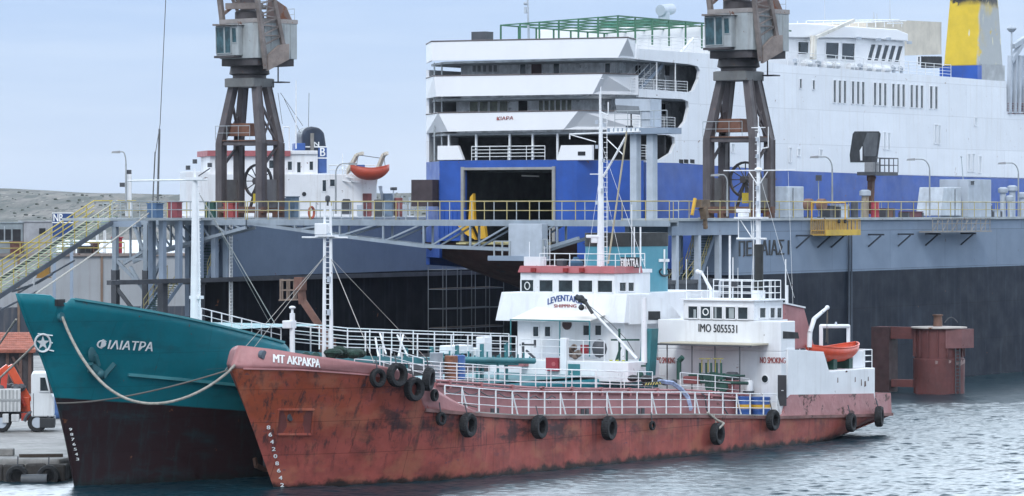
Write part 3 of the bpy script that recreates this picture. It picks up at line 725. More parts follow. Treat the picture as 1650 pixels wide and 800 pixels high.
# stern fittings: davit, gantry, locker
gz = lambda px, py: A.y(px, py, -2.6)
mb = MB(); q = [gz(*k) for k in ((1304, 560), (1305, 536), (1312, 514), (1333, 496))]
mb.tube(q[0], q[1], .14).tube(q[1], q[2], .13).tube(q[2], q[3], .12, .09).ball(q[3], .13); mb.build('boat_davit', white, AT, smooth=True)
mb = MB().tube(q[3], gz(1331, 552), .012, n=4).tube(q[3]+Vector((.05, 0, 0)), gz(1334, 554), .012, n=4); mb.build('davit_fall', M('fall_rope', (.22, .18, .13), .8), AT)
mb = MB(); q = [A.y(*k, -1.4) for k in ((1323, 560), (1323, 526), (1367, 526), (1367, 562))]
mb.path(q, .11, 8).ball(q[1], .11).ball(q[2], .11); mb.build('stern_gantry', white, AT, smooth=True)
MB().tube(A.y(1347, 526, -1.4), A.y(1347, 519, -1.4), .10, .05, 8).build('stern_light', lgrey, AT)
zt_ = A.y(1409, 593, sy+.25)[2]
p, q = A.y(1372, 591, -3), A.y(1392, 591, -3)
MB().box(p.x, q.x, -3.1, -1.2, zt_, A.y(1385, 565, -3)[2]).build('deck_locker', white, AT, bevel=.04)
rail(AT, [(A.y(1390, 590, -3.2)[0], -3.25, zt_), (A.y(1405, 590, -3.25)[0], -3.25, zt_), (A.y(1405, 590, -3.25)[0], 3.2, zt_)], .98, 3, .9, railw)
mb = MB()
for px in (1324, 1341, 1366): 
    q = A.y(px, 578, -2.9); mb.box(q.x-.2, q.x+.2, -3.1, -2.0, zt_-.05, q.z)
mb.build('boat_chock', green, AT)
mb = MB(); 
for k in range(5): mb.tube((XEND-.8-.4*k, -2.6+.3*k, tz+.9), (XEND-.6-.4*k, -2.2+.3*k, tz+1.05), .16, n=8)
mb.build('rope_coil', M('coil', (.40, .38, .33), .9), AT, smooth=True)
# manifold: valves and pipes between trunk and house
zt2 = tz_(XA-3)
mb = MB(); P0 = lambda px, py: A.x(px, py, XA-2.4)
mb.tube(P0(1110, 615), P0(1205, 618), .09, n=10).tube(P0(1110, 605), P0(1200, 606), .06, n=10)
for px in (1128, 1138, 1146, 1155, 1162): mb.tube(P0(px, 618), P0(px, 585), .06, n=8).box(XA-2.5, XA-2.2, P0(px, 610)[1]-.16, P0(px, 610)[1]+.16, P0(px, 612)[2], P0(px, 602)[2])
mb.tube(P0(1094, 612), P0(1094, 582), .13, n=10).tube(P0(1094, 582), P0(1100, 576), .14, n=10).tube(P0(1148, 640), P0(1148, 600), .16, n=10)
mb.lathe([(.0, -.05), (.42, -.05), (.42, .05), (0, .05)], P0(1147, 622), 12, 'x'); mb.lathe([(.0, -.05), (.3, -.05), (.3, .05), (0, .05)], P0(1165, 624), 12, 'x')
mb.build('valve_manifold', green, AT, smooth=True)
mb = MB()
for px in (1131, 1141, 1153, 1161): mb.tube(P0(px, 600), P0(px, 580), .03).lathe([(.16, 0), (.16, .04)], P0(px, 579), 10)
mb.build('valve_handwheel', M('handwheel', (.35, .32, .06), .6), AT)
q = P0(1117, 608); MB().box(q.x-.4, q.x+.4, q.y-.45, q.y+.4, q.z-.35, q.z+.05).build('pump_casing', M('pump_red', (.17, .05, .05), .6), AT, bevel=.05)
# deck clutter forward of the house: black bundles and striped sill
mb = MB(); 
for px, py, r in ((1060, 610, .35), (1072, 613, .3), (1042, 607, .4), (1020, 606, .35), (1085, 612, .25)): mb.ball(A.y(px, py, -1.9)-Vector((0, 0, .12)), r*1.2, r*.7, r*.5, 9)
mb.build('hose_bundle', M('hose_black', (.02, .02, .022), .8, var=.4, vs=5), AT, smooth=True)
q0, q1 = A.y(1037, 622, -2.35), A.y(1074, 614, -2.35)
mb = MB().box(q0.x, q1.x, -2.4, -2.2, q0.z, q1.z); sl = mb.build('warning_sill', blacktxt, AT)
mb = MB(); 
for i in range(9):
    x = q0.x+.03+i*(q1.x-q0.x)/9; w = (q1.x-q0.x)/20; k = .06*(1 if i < 5 else -1)*2
    mb.slab([(x, -2.405, q0.z+.02), (x+w, -2.405, q0.z+.02), (x+w+k, -2.405, q1.z-.02), (x+k, -2.405, q1.z-.02)], (0, -1, 0), .004)
mb.build('warning_stripes', M('stripe_yellow', (.55, .45, .12), .6), sl)
# ================================================================== tyre fenders and loose gear on the red tanker
TG = 'tyre fenders hung along the red tanker'
def tyre(px, py, r, label, yaw=0, tilt=0, fat=.36, rope=True, out=.0, ropeto=None):
    p = HA.on(px, py); e = .2; q0, q1 = p.x-e, p.x+e
    sl = (HA.hb(q1, p.z)-HA.hb(q0, p.z))/(2*e); flare = (HA.hb(p.x, p.z+.3)-HA.hb(p.x, p.z-.3))/.6
    base = Vector((p.x, p.y-r*fat*1.15-out-.1-max(0, flare)*r*.5, p.z))
    t = thing('tyre_fender', label, 'tyre', A, base, TG)
    t.rotation_euler = (math.radians(tilt), 0, A.rz-math.atan(sl)+math.radians(yaw))
    w = r*fat
    prof = [(r*.56, -w*.75), (r*.70, -w), (r*.93, -w*.95), (r, -w*.65), (r*1.0, w*.65), (r*.93, w*.95), (r*.70, w), (r*.56, w*.75), (r*.58, 0), (r*.56, -w*.75)]
    mb = MB().lathe(prof, (0, 0, 0), 28, 'y'); mb.f = [f for f in mb.f if len(f) == 4]
    o = mb.build('rubber_ring', black, t, smooth=True)
    tr = MB()
    for k in range(28):
        a = k*2*math.pi/28; c, s_ = math.cos(a), math.sin(a)
        tr.beam((c*r*1.0, -w*.6, s_*r*1.0), (c*r*1.0, w*.6, s_*r*1.0), .035, .03, up=(c, 0, s_))
    tr.build('tread', black, o)
    if rope:
        MB().tube((0, w*.2, r*.8), (0, w*1.0+out, r*1.0+.45), .03, n=6).build('lashing', rope_m if rope == 2 else dgrey, t)
    return t
tyre(599, 609, .42, 'smaller black tyre, foremost of the cluster below the name on the red bow', 4)
tyre(629, 604, .54, 'big black tyre high at the end of the red bow bulwark, uppermost of its cluster')
tyre(657, 627, .54, 'big black tyre hung lowest in the middle of the cluster at the red bow shoulder')
tyre(681, 611, .53, 'big black tyre turned edgewise on the aft side of the bow cluster', 22, 6)
tyre(694, 637, .27, 'small black tyre just under the aft end of the bow tyre cluster', 10, rope=False)
tyre(704, 675, .30, 'small black tyre hanging alone on a rope below the sloping pink plate', 0)
tyre(745, 685, .56, 'large black tyre beside the small one below the forward end of the white railing', 6)
tyre(860, 688, .56, 'large black tyre under the belting, second along the straight red side', 5)
tyre(972, 690, .58, 'large black tyre under the belting amidships, below the red box of the teal tanker', 8)
tyre(1046, 686, .22, 'tiny dark tyre hanging between two large ones under the belting amidships', 0)
tyre(1147, 699, .56, 'large black tyre lashed with pale rope below the barrels', 6, rope=2)
tyre(1237, 677, .54, 'large black tyre directly under the doorway of the white house', 5)
tyre(1362, 681, .50, 'black tyre below the rust scabs on the pink stern bulwark', 8)
tyre(1404, 671, .56, 'black tyre closest to the stern corner of the red tanker', 14)

def drum(px, py, r, h, m1, m2, label, name='barrel', cat='barrel', group=None, yl=-2.9, fr=A, z=None):
    p = fr.y(px, py, yl); z = dkz(p.x) if z is None else z
    t = thing(name, label, cat, fr, (p.x, yl, z), group)
    MB().lathe([(r, 0), (r*1.03, .03), (r, .06), (r, h*.33), (r*1.03, h*.35), (r, h*.37), (r, h*.63), (r*1.03, h*.65), (r, h*.67), (r, h-.05), (r*1.03, h-.02), (r*.95, h)], (0, 0, 0), 18).build('shell', m1, t, smooth=True)
    if m2: MB().lathe([(r*1.035, h*.42), (r*1.035, h*.62)], (0, 0, 0), 18).build('band', m2, t, smooth=True)
    return t
drum(1199, 660, .36, 1.05, blue_p, yellow, 'blue barrel with a yellow band by the rail, farther forward of the pair', group='blue and yellow barrels', yl=-3.0)
for i, px in enumerate((1220, 1231)):
    drum(px, 660, .33, 1.05, blue_p, yellow, ('blue and yellow barrel in the middle of three behind the aft rail', 'blue and yellow barrel nearest the white house door')[i], group='blue and yellow barrels', yl=-2.95)
p = A.y(1180, 622, -1.9)
t = thing('hand_winch', 'pink red winch box with a black drum on top, below the canopy', 'winch', A, (p.x, -1.9, tz_(p.x)))
MB().box(-.32, .32, -.35, .35, 0, .85).build('casing', pink, t, bevel=.05); MB().lathe([(.15, -.3), (.26, -.28), (.26, .28), (.15, .3)], (0, 0, 1.02), 12, 'y').build('drum', dgrey, t, smooth=True)
p = A.x(1207, 623, XA-.5)
t = thing('paint_drum', 'white drum in a black ring stand beside the canopy post', 'drum', A, (XA-.55, p.y, p.z-.35))
MB().lathe([(.22, 0), (.24, .1), (.24, .6), (.18, .68)], (0, 0, 0), 14).build('shell', white, t, smooth=True); MB().lathe([(.26, .0), (.3, 0), (.3, .12), (.26, .12)], (0, 0, 0), 14).build('stand', dgrey, t)
mb = MB(A.y(1110, 640, -3)); q = [A.y(*k, yy) for k, yy in (((1060, 616), -2.3), ((1083, 619), -2.5), ((1097, 629), -2.7), ((1108, 642), -2.95), ((1113, 662), -3.1))]
mb.path(q, .075, 8); mb.path([p+Vector((0, -.05, .09)) for p in q], .07, 8)
one('cargo_hose', mb, M('hose_blue', (.30, .36, .52), .6, var=.3, vs=3), 'pale blue hose hanging over the trunk edge towards the rail', 'hose', A, smooth=True)
p = A.y(1152, 680, -3.9)
mb = MB(p); mb.path([HA.on(1137, 668)+Vector((0, -.1, .1)), HA.on(1147, 676)+Vector((0, -.25, 0)), HA.on(1153, 682)+Vector((0, -.5, 0)), HA.on(1144, 690)+Vector((0, -.55, 0))], .06, 7)
one('fender_rope', mb, rope_m, 'pale thick rope looped over the belting above the lashed tyre', 'rope', A)
# the red oily workboat on the after house
def lifeboat(name, label, fr, c, L, Wd, Dp, mat, rz=0, group=None, inner=None):
    t = thing(name, label, 'lifeboat', fr, c, group); t.rotation_euler = (0, 0, fr.rz+rz)
    mb = MB(); n = 22; m = 8; V = []
    for i in range(n+1):
        u = -1+2*i/n; w = Wd/2*max(.02, (1-abs(u)**2.6)**.75); sh = .28*Dp*u*u
        kz = -Dp*(1-.55*abs(u)**3.2)
        for k in range(m+1):
            a = math.pi*k/m; V.append((u*L/2*(1+.0*abs(math.cos(a))), -w*math.cos(a)*(1-.0), sh+(kz)*math.sin(a)**.75 if 0 < k < m else sh))
    fs = [(i*(m+1)+k, (i+1)*(m+1)+k, (i+1)*(m+1)+k+1, i*(m+1)+k+1) for i in range(n) for k in range(m)]
    mb.add(V, fs).build('hull', mat, t, smooth=True, solid=.04)
    g = MB(); P0 = []; P1 = []
    for i in range(n+1):
        u = -1+2*i/n; w = Wd/2*max(.02, (1-abs(u)**2.6)**.75)+.02; sh = .28*Dp*u*u; P0.append(Vector((u*L/2, -w, sh))); P1.append(Vector((u*L/2, w, sh)))
    for P in (P0, P1): g.path(P, .045, 6)
    g.build('gunwale', mat, t, smooth=True)
    th = MB()
    for u in (-.5, -.15, .2, .55): th.box(u*L/2-.12, u*L/2+.12, -Wd*.42, Wd*.42, -.18*Dp, -.12*Dp)
    th.build('thwart', inner or cream, t)
    return t
q = A.y(1347, 560, -2.75); q0 = A.y(1309, 556, -2.75); q1 = A.y(1386, 556, -2.75)
lifeboat('lifeboat', 'worn orange open lifeboat resting on the stern house of the red tanker', A, ((q0.x+q1.x)/2, -2.5, A.y(1347, 556, -2.75)[2]-.15), q1.x-q0.x, 1.7, .78, orange, 0)
# green fishing net and small gear on the forecastle
p = A.y(552, 568, -.3); mb = MB(p)
for k in range(10): mb.ball((p.x+random.uniform(-.9, .9), p.y+random.uniform(-.5, .5), p.z+random.uniform(-.12, .12)), random.uniform(.3, .5), random.uniform(.3, .5), .2, 8)
one('net_heap', mb, M('net_green', (.012, .035, .025), .95, var=.5, vs=6, bump=.6, bs=8), 'heap of dark green netting behind the forecastle of the red tanker', 'net', A)

# ================================================================== TEAL TANKER (behind)
T = Fr(-19.7, 168.6, 34.5)
TT = thing('teal_tanker', 'teal and maroon tanker with a high bow, moored beyond the red one', 'tanker', T)
HT = Hull(T, 3.98, [(T.y(*q, 0)[2], T.y(*q, 0)[0]) for q in ((121, 787), (106, 711), (91, 648), (68, 583), (42, 524), (25, 476))],
          50, lambda z: TEND-max(0, 1.5-z)*2.2, Le=(17, 10), zr=8, Ls=8, p=2.2)
TEND = 51
ttop = [HT.on(*q) for q in ((28, 474), (60, 475), (84, 477), (86, 487), (111, 489), (114, 481), (204, 495), (306, 514), (419, 541), (462, 553))]
tdk = 3.7
ttz = interp([(p.x, p.z) for p in ttop]+[(ttop[-1].x+1.2, tdk+.1), (60, tdk-.4)])
l0, l1 = HT.on(120, 643), HT.on(391, 662)
ksl = (l1.z-l0.z)/(l1.x-l0.x)
def tealdirt(nt, v, c):
    s1 = noise(nt, v, .7, 7, .65, (.4, 1, 1.5)); c = mix_rgba(nt, math_(nt, 'MULTIPLY', ramp(nt, s1, .5, .75), .5), c, (.012, .062, .075))
    sx = nd(nt, 'ShaderNodeSeparateXYZ'); nt.links.new(v, sx.inputs[0])
    w = math_(nt, 'ADD', sx.outputs[2], math_(nt, 'MULTIPLY', noise(nt, v, 1.5, 6), .7)); c = plates(nt, v, c, .24, 1.2, .36, .5, .45); return mix_rgba(nt, ramp(nt, w, .75, .4), c, (.012, .014, .015))
hullteal = M('hull_teal', (.004, .160, .200), .45, spec=.3, var=.09, vs=.35, streak=.22, scol=(.02, .09, .10), line=(l0.z-ksl*l0.x, ksl, .07), low=(.026, .012, .014), extra=tealdirt, bump=.3, bs=.8, rust=.02)
HT.shell(lambda x: -1.2, ttz, -9, TEND, 150, 22).build('hull', hullteal, TT, smooth=True, solid=.10)
HT.deck(lambda x: 7.0 if x < 14 else tdk, -3.5, 13.9).build('forecastle_deck', tealrail, TT)
HT.deck(lambda x: tdk, 13, TEND-.1).build('main_deck', tealrail, TT)
MB().add([(TEND, -HT.hb(TEND-.01, 3), tdk), (TEND, HT.hb(TEND-.01, 3), tdk), (TEND-3, 2, .1), (TEND-3, -2, .1)], [(0, 1, 2, 3)]).build('transom', hullteal, TT, solid=.05)
rz0, rz1 = HT.on(206, 604), HT.on(374, 620)
HT.strake(lambda x: rz0.z+(rz1.z-rz0.z)*(x-rz0.x)/(rz1.x-rz0.x), rz0.x, rz1.x+1.5, .10, .14, 30).build('rubbing_strake', M('teal_light', (.05, .22, .25), .45), TT, smooth=False)
HT.strake(lambda x: ttz(x), HT.on(120, 482).x, HT.on(458, 552).x, .06, .10, 40).build('bulwark_cap', M('teal_light', (.05, .22, .25)), TT)
text(TT, 'ship_name', 'ΦΙΛΙΑΤΡΑ', whitetxt, HT.map((155, 562), (244, 567), (244, 551), (155, 547)), shear=.25, weight=.45)
# circled star emblem with two bars
def teal_pt(px, py, w=.03):
    p = HT.on(px, py); return Vector((p.x, p.y-w, p.z))
mb = MB(); 
ring = [teal_pt(68+12.5*math.cos(a), 553+14*math.sin(a)) for a in np.linspace(0, 2*math.pi, 29)]
mb.path(ring, .05, 5)
stp = [teal_pt(68+(11 if k % 2 == 0 else 4.4)*math.sin(k*math.pi/5), 553-(12 if k % 2 == 0 else 4.8)*math.cos(k*math.pi/5), .04) for k in range(10)]
c0 = teal_pt(68, 553, .045); mb.add([c0]+stp, [(0, k+1, (k+1) % 10+1) for k in range(10)])
for (x0, y0), (x1, y1) in (((60, 538), (84, 541)), ((72, 563), (86, 566)), ((80, 552), (84, 553))): mb.beam(teal_pt(x0, y0), teal_pt(x1, y1), .05, .05)
mb.build('star_emblem', whitetxt, TT)
for i in range(7):
    y = 690+i*8; x = 108.5+i*1.9; text(TT, 'draught_mark', str((9-i) % 10), whitetxt, HT.map((x+1.5, y+4.2), (x+6, y+4.4), (x+6, y), (x+1.5, y)))
# stockless anchor housed against the bow
q = lambda x_, y_, w: teal_pt(x_, y_, w)
mb = MB().tube(q(150, 572, .12), q(153, 590, .22), .11).beam(q(139, 588, .2), q(163, 606, .25), .30, .25)
mb.beam(q(141, 597, .25), q(136, 586, .35), .22, .2).beam(q(160, 607, .25), q(175, 586, .35), .22, .2).tube(q(135, 596, .3), q(160, 608, .3), .12).ball(q(153, 603, .3), .22)
mb.lathe([(.32, -.05), (.40, 0), (.32, .06)], teal_pt(150, 571, .05), 14, 'y')
mb.build('anchor', M('anchor_teal', (.02, .10, .12), .6), TT, smooth=True)
h_ = HT.on(97, 487); MB().box(h_.x-.25, h_.x+.25, h_.y-.08, h_.y+.1, h_.z-.18, h_.z+.12).build('fairlead', dark, TT)
h_ = HT.on(97, 511); MB().lathe([(.10, -.08), (.2, -.08), (.22, 0), (.2, .08), (.10, .08)], (h_.x, h_.y-.06, h_.z), 12, 'y').build('mooring_eye', teal, TT, smooth=True)
h_ = HT.on(414, 758); 
# foremast
fx2 = T.y(314, 512, 0)[0]
z0, z1 = 7.0, T.y(314, 272, 0)[2]
mb = MB().tube((fx2, 0, z0), (fx2, 0, z1-.6), .23, .13, 14).tube((fx2, 0, z1-.6), (fx2, 0, z1), .06)
mb.tube((fx2, -.34, z0), (fx2, -.2, z1-1), .035)
for k in range(34): mb.tube((fx2, -.2, z0+k*.2), (fx2, -.36, z0+k*.2), .015, n=4)
m2 = mb.build('foremast', white, TT, smooth=True)
zz = lambda py: T.y(314, py, 0)[2]
Yt = lambda px: T.x(px, 300, fx2)[1]
MB().tube((fx2, Yt(206), zz(291)), (fx2, Yt(334), zz(290)), .04, n=8).build('mast_yard', railw, m2)
mb = MB()
for px, py in ((314, 264), (338, 270), (303, 274)): mb.tube((fx2, Yt(px), zz(py)), (fx2, Yt(px), zz(py-7)), .11, n=8)
mb.tube((fx2, Yt(338), zz(272)), (fx2, Yt(320), zz(284)), .03); mb.build('floodlight', dgrey, m2)
MB().box(fx2-.2, fx2+.2, Yt(330), Yt(302), zz(290)-.02, zz(286)).build('mast_platform', white, m2)
MB().box(fx2-.1, fx2+.25, Yt(323), Yt(307), zz(482), zz(477)).build('mast_step', white, m2)
mb = MB(); mb.tube((fx2, 0, zz(300)), T.y(443, 522, -.5), .02, n=5); mb.tube((fx2, 0, zz(300)), T.y(434, 520, 2), .012, n=5); mb.build('mast_stay', M('stay_wire', (.42, .41, .38)), m2)
# rails of the teal ship
p0, p1 = HT.on(330, 519), HT.on(458, 551)
rail(TT, [p0+Vector((0, .2, 0)), p1+Vector((0, .2, 0))], .62, 2, .75, railw, .022, .03)
p0, p1 = T.x(400, 530, 10), T.x(470, 540, 12)
cy = -2.2
cw = [T.y(px, py, cy) for px, py in ((470, 564), (560, 573), (700, 577), (832, 579))]
rail(TT, [Vector((p.x, cy, p.z)) for p in cw], 1.18, 3, 1.45, railw, .025, .04, topmat=tealrail)
cf = [T.y(px, py, 1.2) for px, py in ((468, 558), (560, 567), (700, 571), (820, 574))]
rail(TT, [Vector((p.x, 1.2, p.z)) for p in cf], 1.18, 3, 1.9, railw, .022, .035)
mb = MB()
for a, b in zip(cw, cw[1:]): mb.hexa([(a.x, cy-.15, a.z-.32), (b.x, cy-.15, b.z-.32), (b.x, 1.4, b.z-.32), (a.x, 1.4, a.z-.32)], [(a.x, cy-.15, a.z), (b.x, cy-.15, b.z), (b.x, 1.4, b.z), (a.x, 1.4, a.z)])
for x in np.arange(cw[0].x+.5, cw[-1].x, 2.2): mb.box(x-.08, x+.08, cy-.05, cy+.1, tdk, cw[0].z-.2)
mb.build('catwalk', tealrail, TT)
mb = MB(); q0, q1 = T.y(700, 579, -2.9), T.y(860, 582, -2.9)
mb.tube(q0, q1, .16, n=10)
for k in range(16): 
    x = q0.x+.2+k*(q1.x-q0.x)/16; z = q0.z+(q1.z-q0.z)*k/16; mb.tube((x, -2.9, z), (x, -2.9, z+.22+.1*(k % 3)), .05, n=6)
for k in (3, 6, 9): 
    x = q0.x+k*.62; mb.tube((x, -2.9, tdk), (x, -2.9, q0.z), .07)
mb.build('deck_pipe', tealrail, TT, smooth=True)
MB().box(*sorted((T.y(728, 575, -1.5)[0], T.y(762, 575, -1.5)[0])), -1.5, -.7, T.y(740, 571, -1.5)[2], T.y(740, 557, -1.5)[2]).build('deck_locker', white, TT, bevel=.05)
q = T.y(785, 577, -1.6); MB().box(q.x-.3, q.x+.45, -1.6, -1.1, q.z-.1, T.y(785, 543, -1.6)[2]).build('vent_trunk', white, TT, bevel=.04)
q = T.y(768, 577, -1.6); MB().box(q.x-.1, q.x+.2, -1.6, -1.3, q.z, q.z+.5).build('vent_trunk', white, TT, bevel=.04)
mb = MB()
for (a, b) in (((622, 571), (612, 536)), ((657, 574), (640, 540)), ((642, 575), (650, 538)), ((662, 592), (655, 570)), ((610, 575), (605, 545))): mb.tube(T.y(*a, -2.4), T.y(*b, -1.6), .05, n=6)
mb.build('ladder_rail', railw, TT)

# ---------------------------------------------------------- superstructure
XT = T.y(913, 470, 0)[0]
y0, y1 = T.x(838, 460, XT)[1], T.x(990, 460, XT)[1]
zf = lambda px, py: T.x(px, py, XT)[2]
YF = lambda px: T.x(px, 470, XT)[1]
bt, bb = zf(900, 440), zf(900, 476)
WB2 = T.y(1048, 470, y1)[0]
wh2 = MB().box(XT, WB2, y1, y0, bb-.05, bt).build('wheelhouse', white, TT, bevel=.05)
rf = MB().hexa([(XT-.12, y1-.08, bt), (WB2-.9, y1-.08, bt), (WB2-.9, y0+.08, bt), (XT-.12, y0+.08, bt)], [(XT-.0, y1-.0, bt+.36), (WB2-.9, y1, bt+.36), (WB2-.9, y0, bt+.36), (XT, y0, bt+.36)]).build('roof_fascia', redroof, wh2)
MB().box(WB2-.88, WB2+.1, y1-.05, y0+.05, bt, bt+.20).build('roof', white, wh2)
for a, b in ((840, 861), (869, 892), (900, 924), (932, 956), (963, 988)):
    fwin(wh2, T, XT, a, 450.5+(a-840)*.008, b, 470.5+(a-840)*.012, glassd, white, .008, .07)
for a, b in ((997, 1008), (1011, 1021)): swin(wh2, T, y1, a, 455, b, 470, glassd, white, 0, .05)
mb = MB(); c_ = T.x(850, 461, XT-.0); mb.path([Vector((XT-.03, c_.y+.17*math.cos(t), c_.z+.2*math.sin(t))) for t in np.linspace(0, math.pi*2, 15)], .03, 5); mb.build('lifebuoy', whitetxt, wh2)
for px in (860, 912, 938): 
    q = T.x(px, 436, XT-.15); MB().box(q.x-.12, q.x+.05, q.y-.14, q.y+.14, q.z-.1, q.z+.14).build('floodlight', M('lamp_red', (.25, .02, .02), .5), wh2, bevel=.02)
# bridge wings: sloping front apron, wider than the house
ap = [T.x(*k, XT-.35) for k in ((803, 517), (1022, 523))]
apt = [T.x(*k, XT-.10) for k in ((812, 471), (1022, 476))]
zb = ap[0].z; zt3 = apt[0].z; ywp = YF(808); ywn = -ywp*.93
mb = MB().hexa([(XT-.45, ywn, zb), (XT+2.3, ywn, zb), (XT+2.3, ywp+.1, zb), (XT-.45, ywp+.1, zb)], [(XT-.15, ywn, zt3), (XT+2.3, ywn, zt3), (XT+2.3, ywp-.1, zt3), (XT-.15, ywp-.1, zt3)])
wg = mb.build('bridge_wing', white, TT, bevel=.03)
pw = [T.y(*k, ywn-.03) for k in ((1045, 475), (1072, 482), (1098, 512), (1078, 521), (1015, 523), (1015, 475))]
MB().slab(pw, (0, -1, 0), .12).build('wing_side', white, wg)
mb = MB(); q = [T.y(*k, ywn-.05) for k in ((1045, 516), (1064, 516), (1064, 502), (1045, 502))]; MB().slab(q, (0, -1, 0), .05).build('wing_opening', dark, wg)
# lettering on the apron, set on an arc
def apmap(u0, u1, v0, v1, arc=0):
    def fn(u, v, w):
        px = u0+(u1-u0)*u; py = v1+(v0-v1)*v - arc*(1-(2*u-1)**2) + (arc*.0)
        t = (zb-T.x(px, py, XT-.3)[2])/(zb-zt3); p = T.x(px, py, XT-.45+.30*t); return Vector((p.x-w, p.y, p.z))
    return fn
text(TT, 'owner_lettering', 'LEVENTAKIS', bluetxt, apmap(883, 938, 481.5, 491.5, 6))
text(TT, 'owner_lettering', 'SHIPPING', redtxt, apmap(893, 929, 490.6, 495.8))
# lower house
y2 = YF(831); zt4 = zb+.02; 
lh = MB().box(XT+.15, XT+9, -3.6, y2, tdk, zt4).build('lower_house', white, TT, bevel=.04)
for a, b, c, d in ((859, 526, 869, 543), (878, 526, 888, 543), (940, 524, 951, 541), (959, 524, 970, 541)): fwin(lh, T, XT+.15, a, c if False else b, c, d, glassd, white, .01, .05)
p = T.x(914, 523, XT+.15); MB().lathe([(.16, -.05), (.3, -.03), (.3, .03), (.16, .05)], (p.x-.03, p.y, p.z), 14, 'x').build('vent_cowl', M('cowl', (.06, .03, .03), .6), lh, smooth=True)
# awning on a light frame
ax = XT-2.6; ay0, ay1 = T.x(822, 515, ax)[1], T.x(950, 517, ax)[1]; az_ = T.x(880, 516, ax)[2]
hp = T.x(862, 498, ax+1)
mb = MB()
V = [(ax, ay0, az_), (ax, hp.y+.9, az_), (ax, hp.y-.4, az_+.02), (ax, ay1, az_), (XT-.2, ay0-1.2, az_+.10), (ax+1.0, hp.y-.1, hp.z+.12), (XT-.2, ay1+.5, az_+.28)]
mb.add(V, [(0, 1, 5, 4), (1, 2, 5), (2, 3, 6, 5), (4, 5, 6)])
aw = mb.build('awning', M('awning_cloth', (.70, .68, .62), .8, var=.08), TT, solid=.03)
MB().path([(ax, ay0, az_-.02), (ax, ay1, az_-.02)], .04).build('awning_rail', tealrail, aw)
for px in (823, 902, 950): q = T.x(px, 517, ax); MB().tube((ax, q.y, az_), (ax, q.y, tdk+1), .035).build('awning_post', tealrail, aw)
# poop front with door, fire box, rail
XP = XT-2.9
pz = T.x(900, 581, XP)[2]; yp0, yp1 = T.x(783, 600, XP)[1], T.x(1012, 600, XP)[1]
pf = MB().box(XP, XT+.2, yp1, T.x(840, 600, XP)[1], tdk-.3, pz).build('poop_front', white, TT, bevel=.04)
MB().box(XP+.8, XT+.2, T.x(842, 600, XP)[1], 3.6, tdk-.3, pz-.3).build('poop_side', white, TT)
def plate(par, X, x0, y0_, x1, y1_, mat, name, t=.05):
    a, b = T.x(x0, y1_, X), T.x(x1, y0_, X); return MB().box(X-t, X-.002, a.y, b.y, a.z, b.z).build(name, mat, par, bevel=.015)
do = plate(pf, XP, 916, 587, 935, 619, tealrail, 'door'); q = T.x(919, 603, XP-.05); MB().tube((XP-.06, q.y, q.z), (XP-.06, q.y-.15, q.z), .02).build('handle', railw, do)
fb = plate(pf, XP, 883, 577, 902, 598, M('fire_red', (.30, .03, .045), .5), 'fire_box', .22); q = T.x(892, 587, XP-.22); MB().lathe([(.12, 0), (.12, .02)], (XP-.24, q.y, q.z), 12, 'x').build('emblem', M('fire_red_light', (.42, .10, .11)), fb)
plate(pf, XP, 823, 583, 852, 590, pink, 'shelf', .5)
a, b = T.x(904, 581, XP), T.x(914, 545, XP); MB().box(XP-.12, XP+.2, a.y, b.y, tdk, b.z).build('vent_trunk', white, pf, bevel=.04)
rail(TT, [(XP+.1, T.x(838, 580, XP)[1], pz), (XP+.1, T.x(972, 580, XP)[1], pz)], 1.08, 3, 1.5, railw, .02, .03)
mb = MB(); 
for (a, b) in (((843, 552), (843, 578)), ((838, 556), (862, 556)), ((862, 548), (862, 560)), ((848, 565), (862, 578))): mb.beam(T.x(*a, XP+.9), T.x(*b, XP+.9), .1)
mb.build('ladder', dgrey, pf)
mb = MB(); 
for px, py, r in ((919, 565, .22), (925, 560, .18), (932, 570, .2), (927, 573, .22), (921, 572, .16)): mb.ball(T.x(px, py, XP+.7), r)
mb.build('gear_heap', M('gear_mixed', (.16, .12, .10), .8, var=.7, vs=5), pf)
MB().ball(T.x(966, 562, XP+1), .42, .42, .5).build('canvas_cover', dgrey, pf, smooth=True)
plate(pf, XP+1.5, 939, 556, 950, 570, M('fire_red', (.3, .03, .045)), 'hose_box', .25)
# mast on the wheelhouse roof
xm2 = XT+1.6; mp = T.x(968, 436, xm2); zz2 = lambda py: T.x(968, py, xm2)[2]; Y2 = lambda px: T.x(px, 400, xm2)[1]
mb = MB().tube((xm2, mp.y, bt), (xm2, mp.y, zz2(300)), .21, .15, 12).tube((xm2, mp.y, zz2(300)), (xm2, mp.y, zz2(180)), .14, .09, 10).tube((xm2, mp.y, zz2(182)), (xm2, mp.y, zz2(140)), .03)
M2 = mb.build('main_mast', white, TT, smooth=True)
mb = MB()
def b2(p, q, r): mb.tube((xm2, Y2(p[0]), zz2(p[1])), (xm2, Y2(q[0]), zz2(q[1])), r, n=6)
b2((918, 216), (1032, 213), .045); b2((918, 216), (918, 224), .04); b2((920, 217), (960, 229), .03); b2((978, 225), (1004, 250), .03); b2((972, 285), (1008, 222), .06); b2((966, 152), (966, 183), .03); b2((962, 127), (972, 127), .02)
b2((970, 182), (980, 186), .04); b2((980, 186), (980, 165), .035); b2((951, 281), (966, 281), .03)
mb.build('mast_yard', railw, M2)
mb = MB(); b2((1010, 212), (980, 425), .055); mb.build('cargo_derrick', M('buff_paint', (.40, .36, .26), .6), M2)
mb = MB(); [b2((973, 190+k*8), (979, 190+k*8), .016) for k in range(30)]; b2((978, 185), (978, 430), .02); mb.build('mast_rungs', railw, M2)
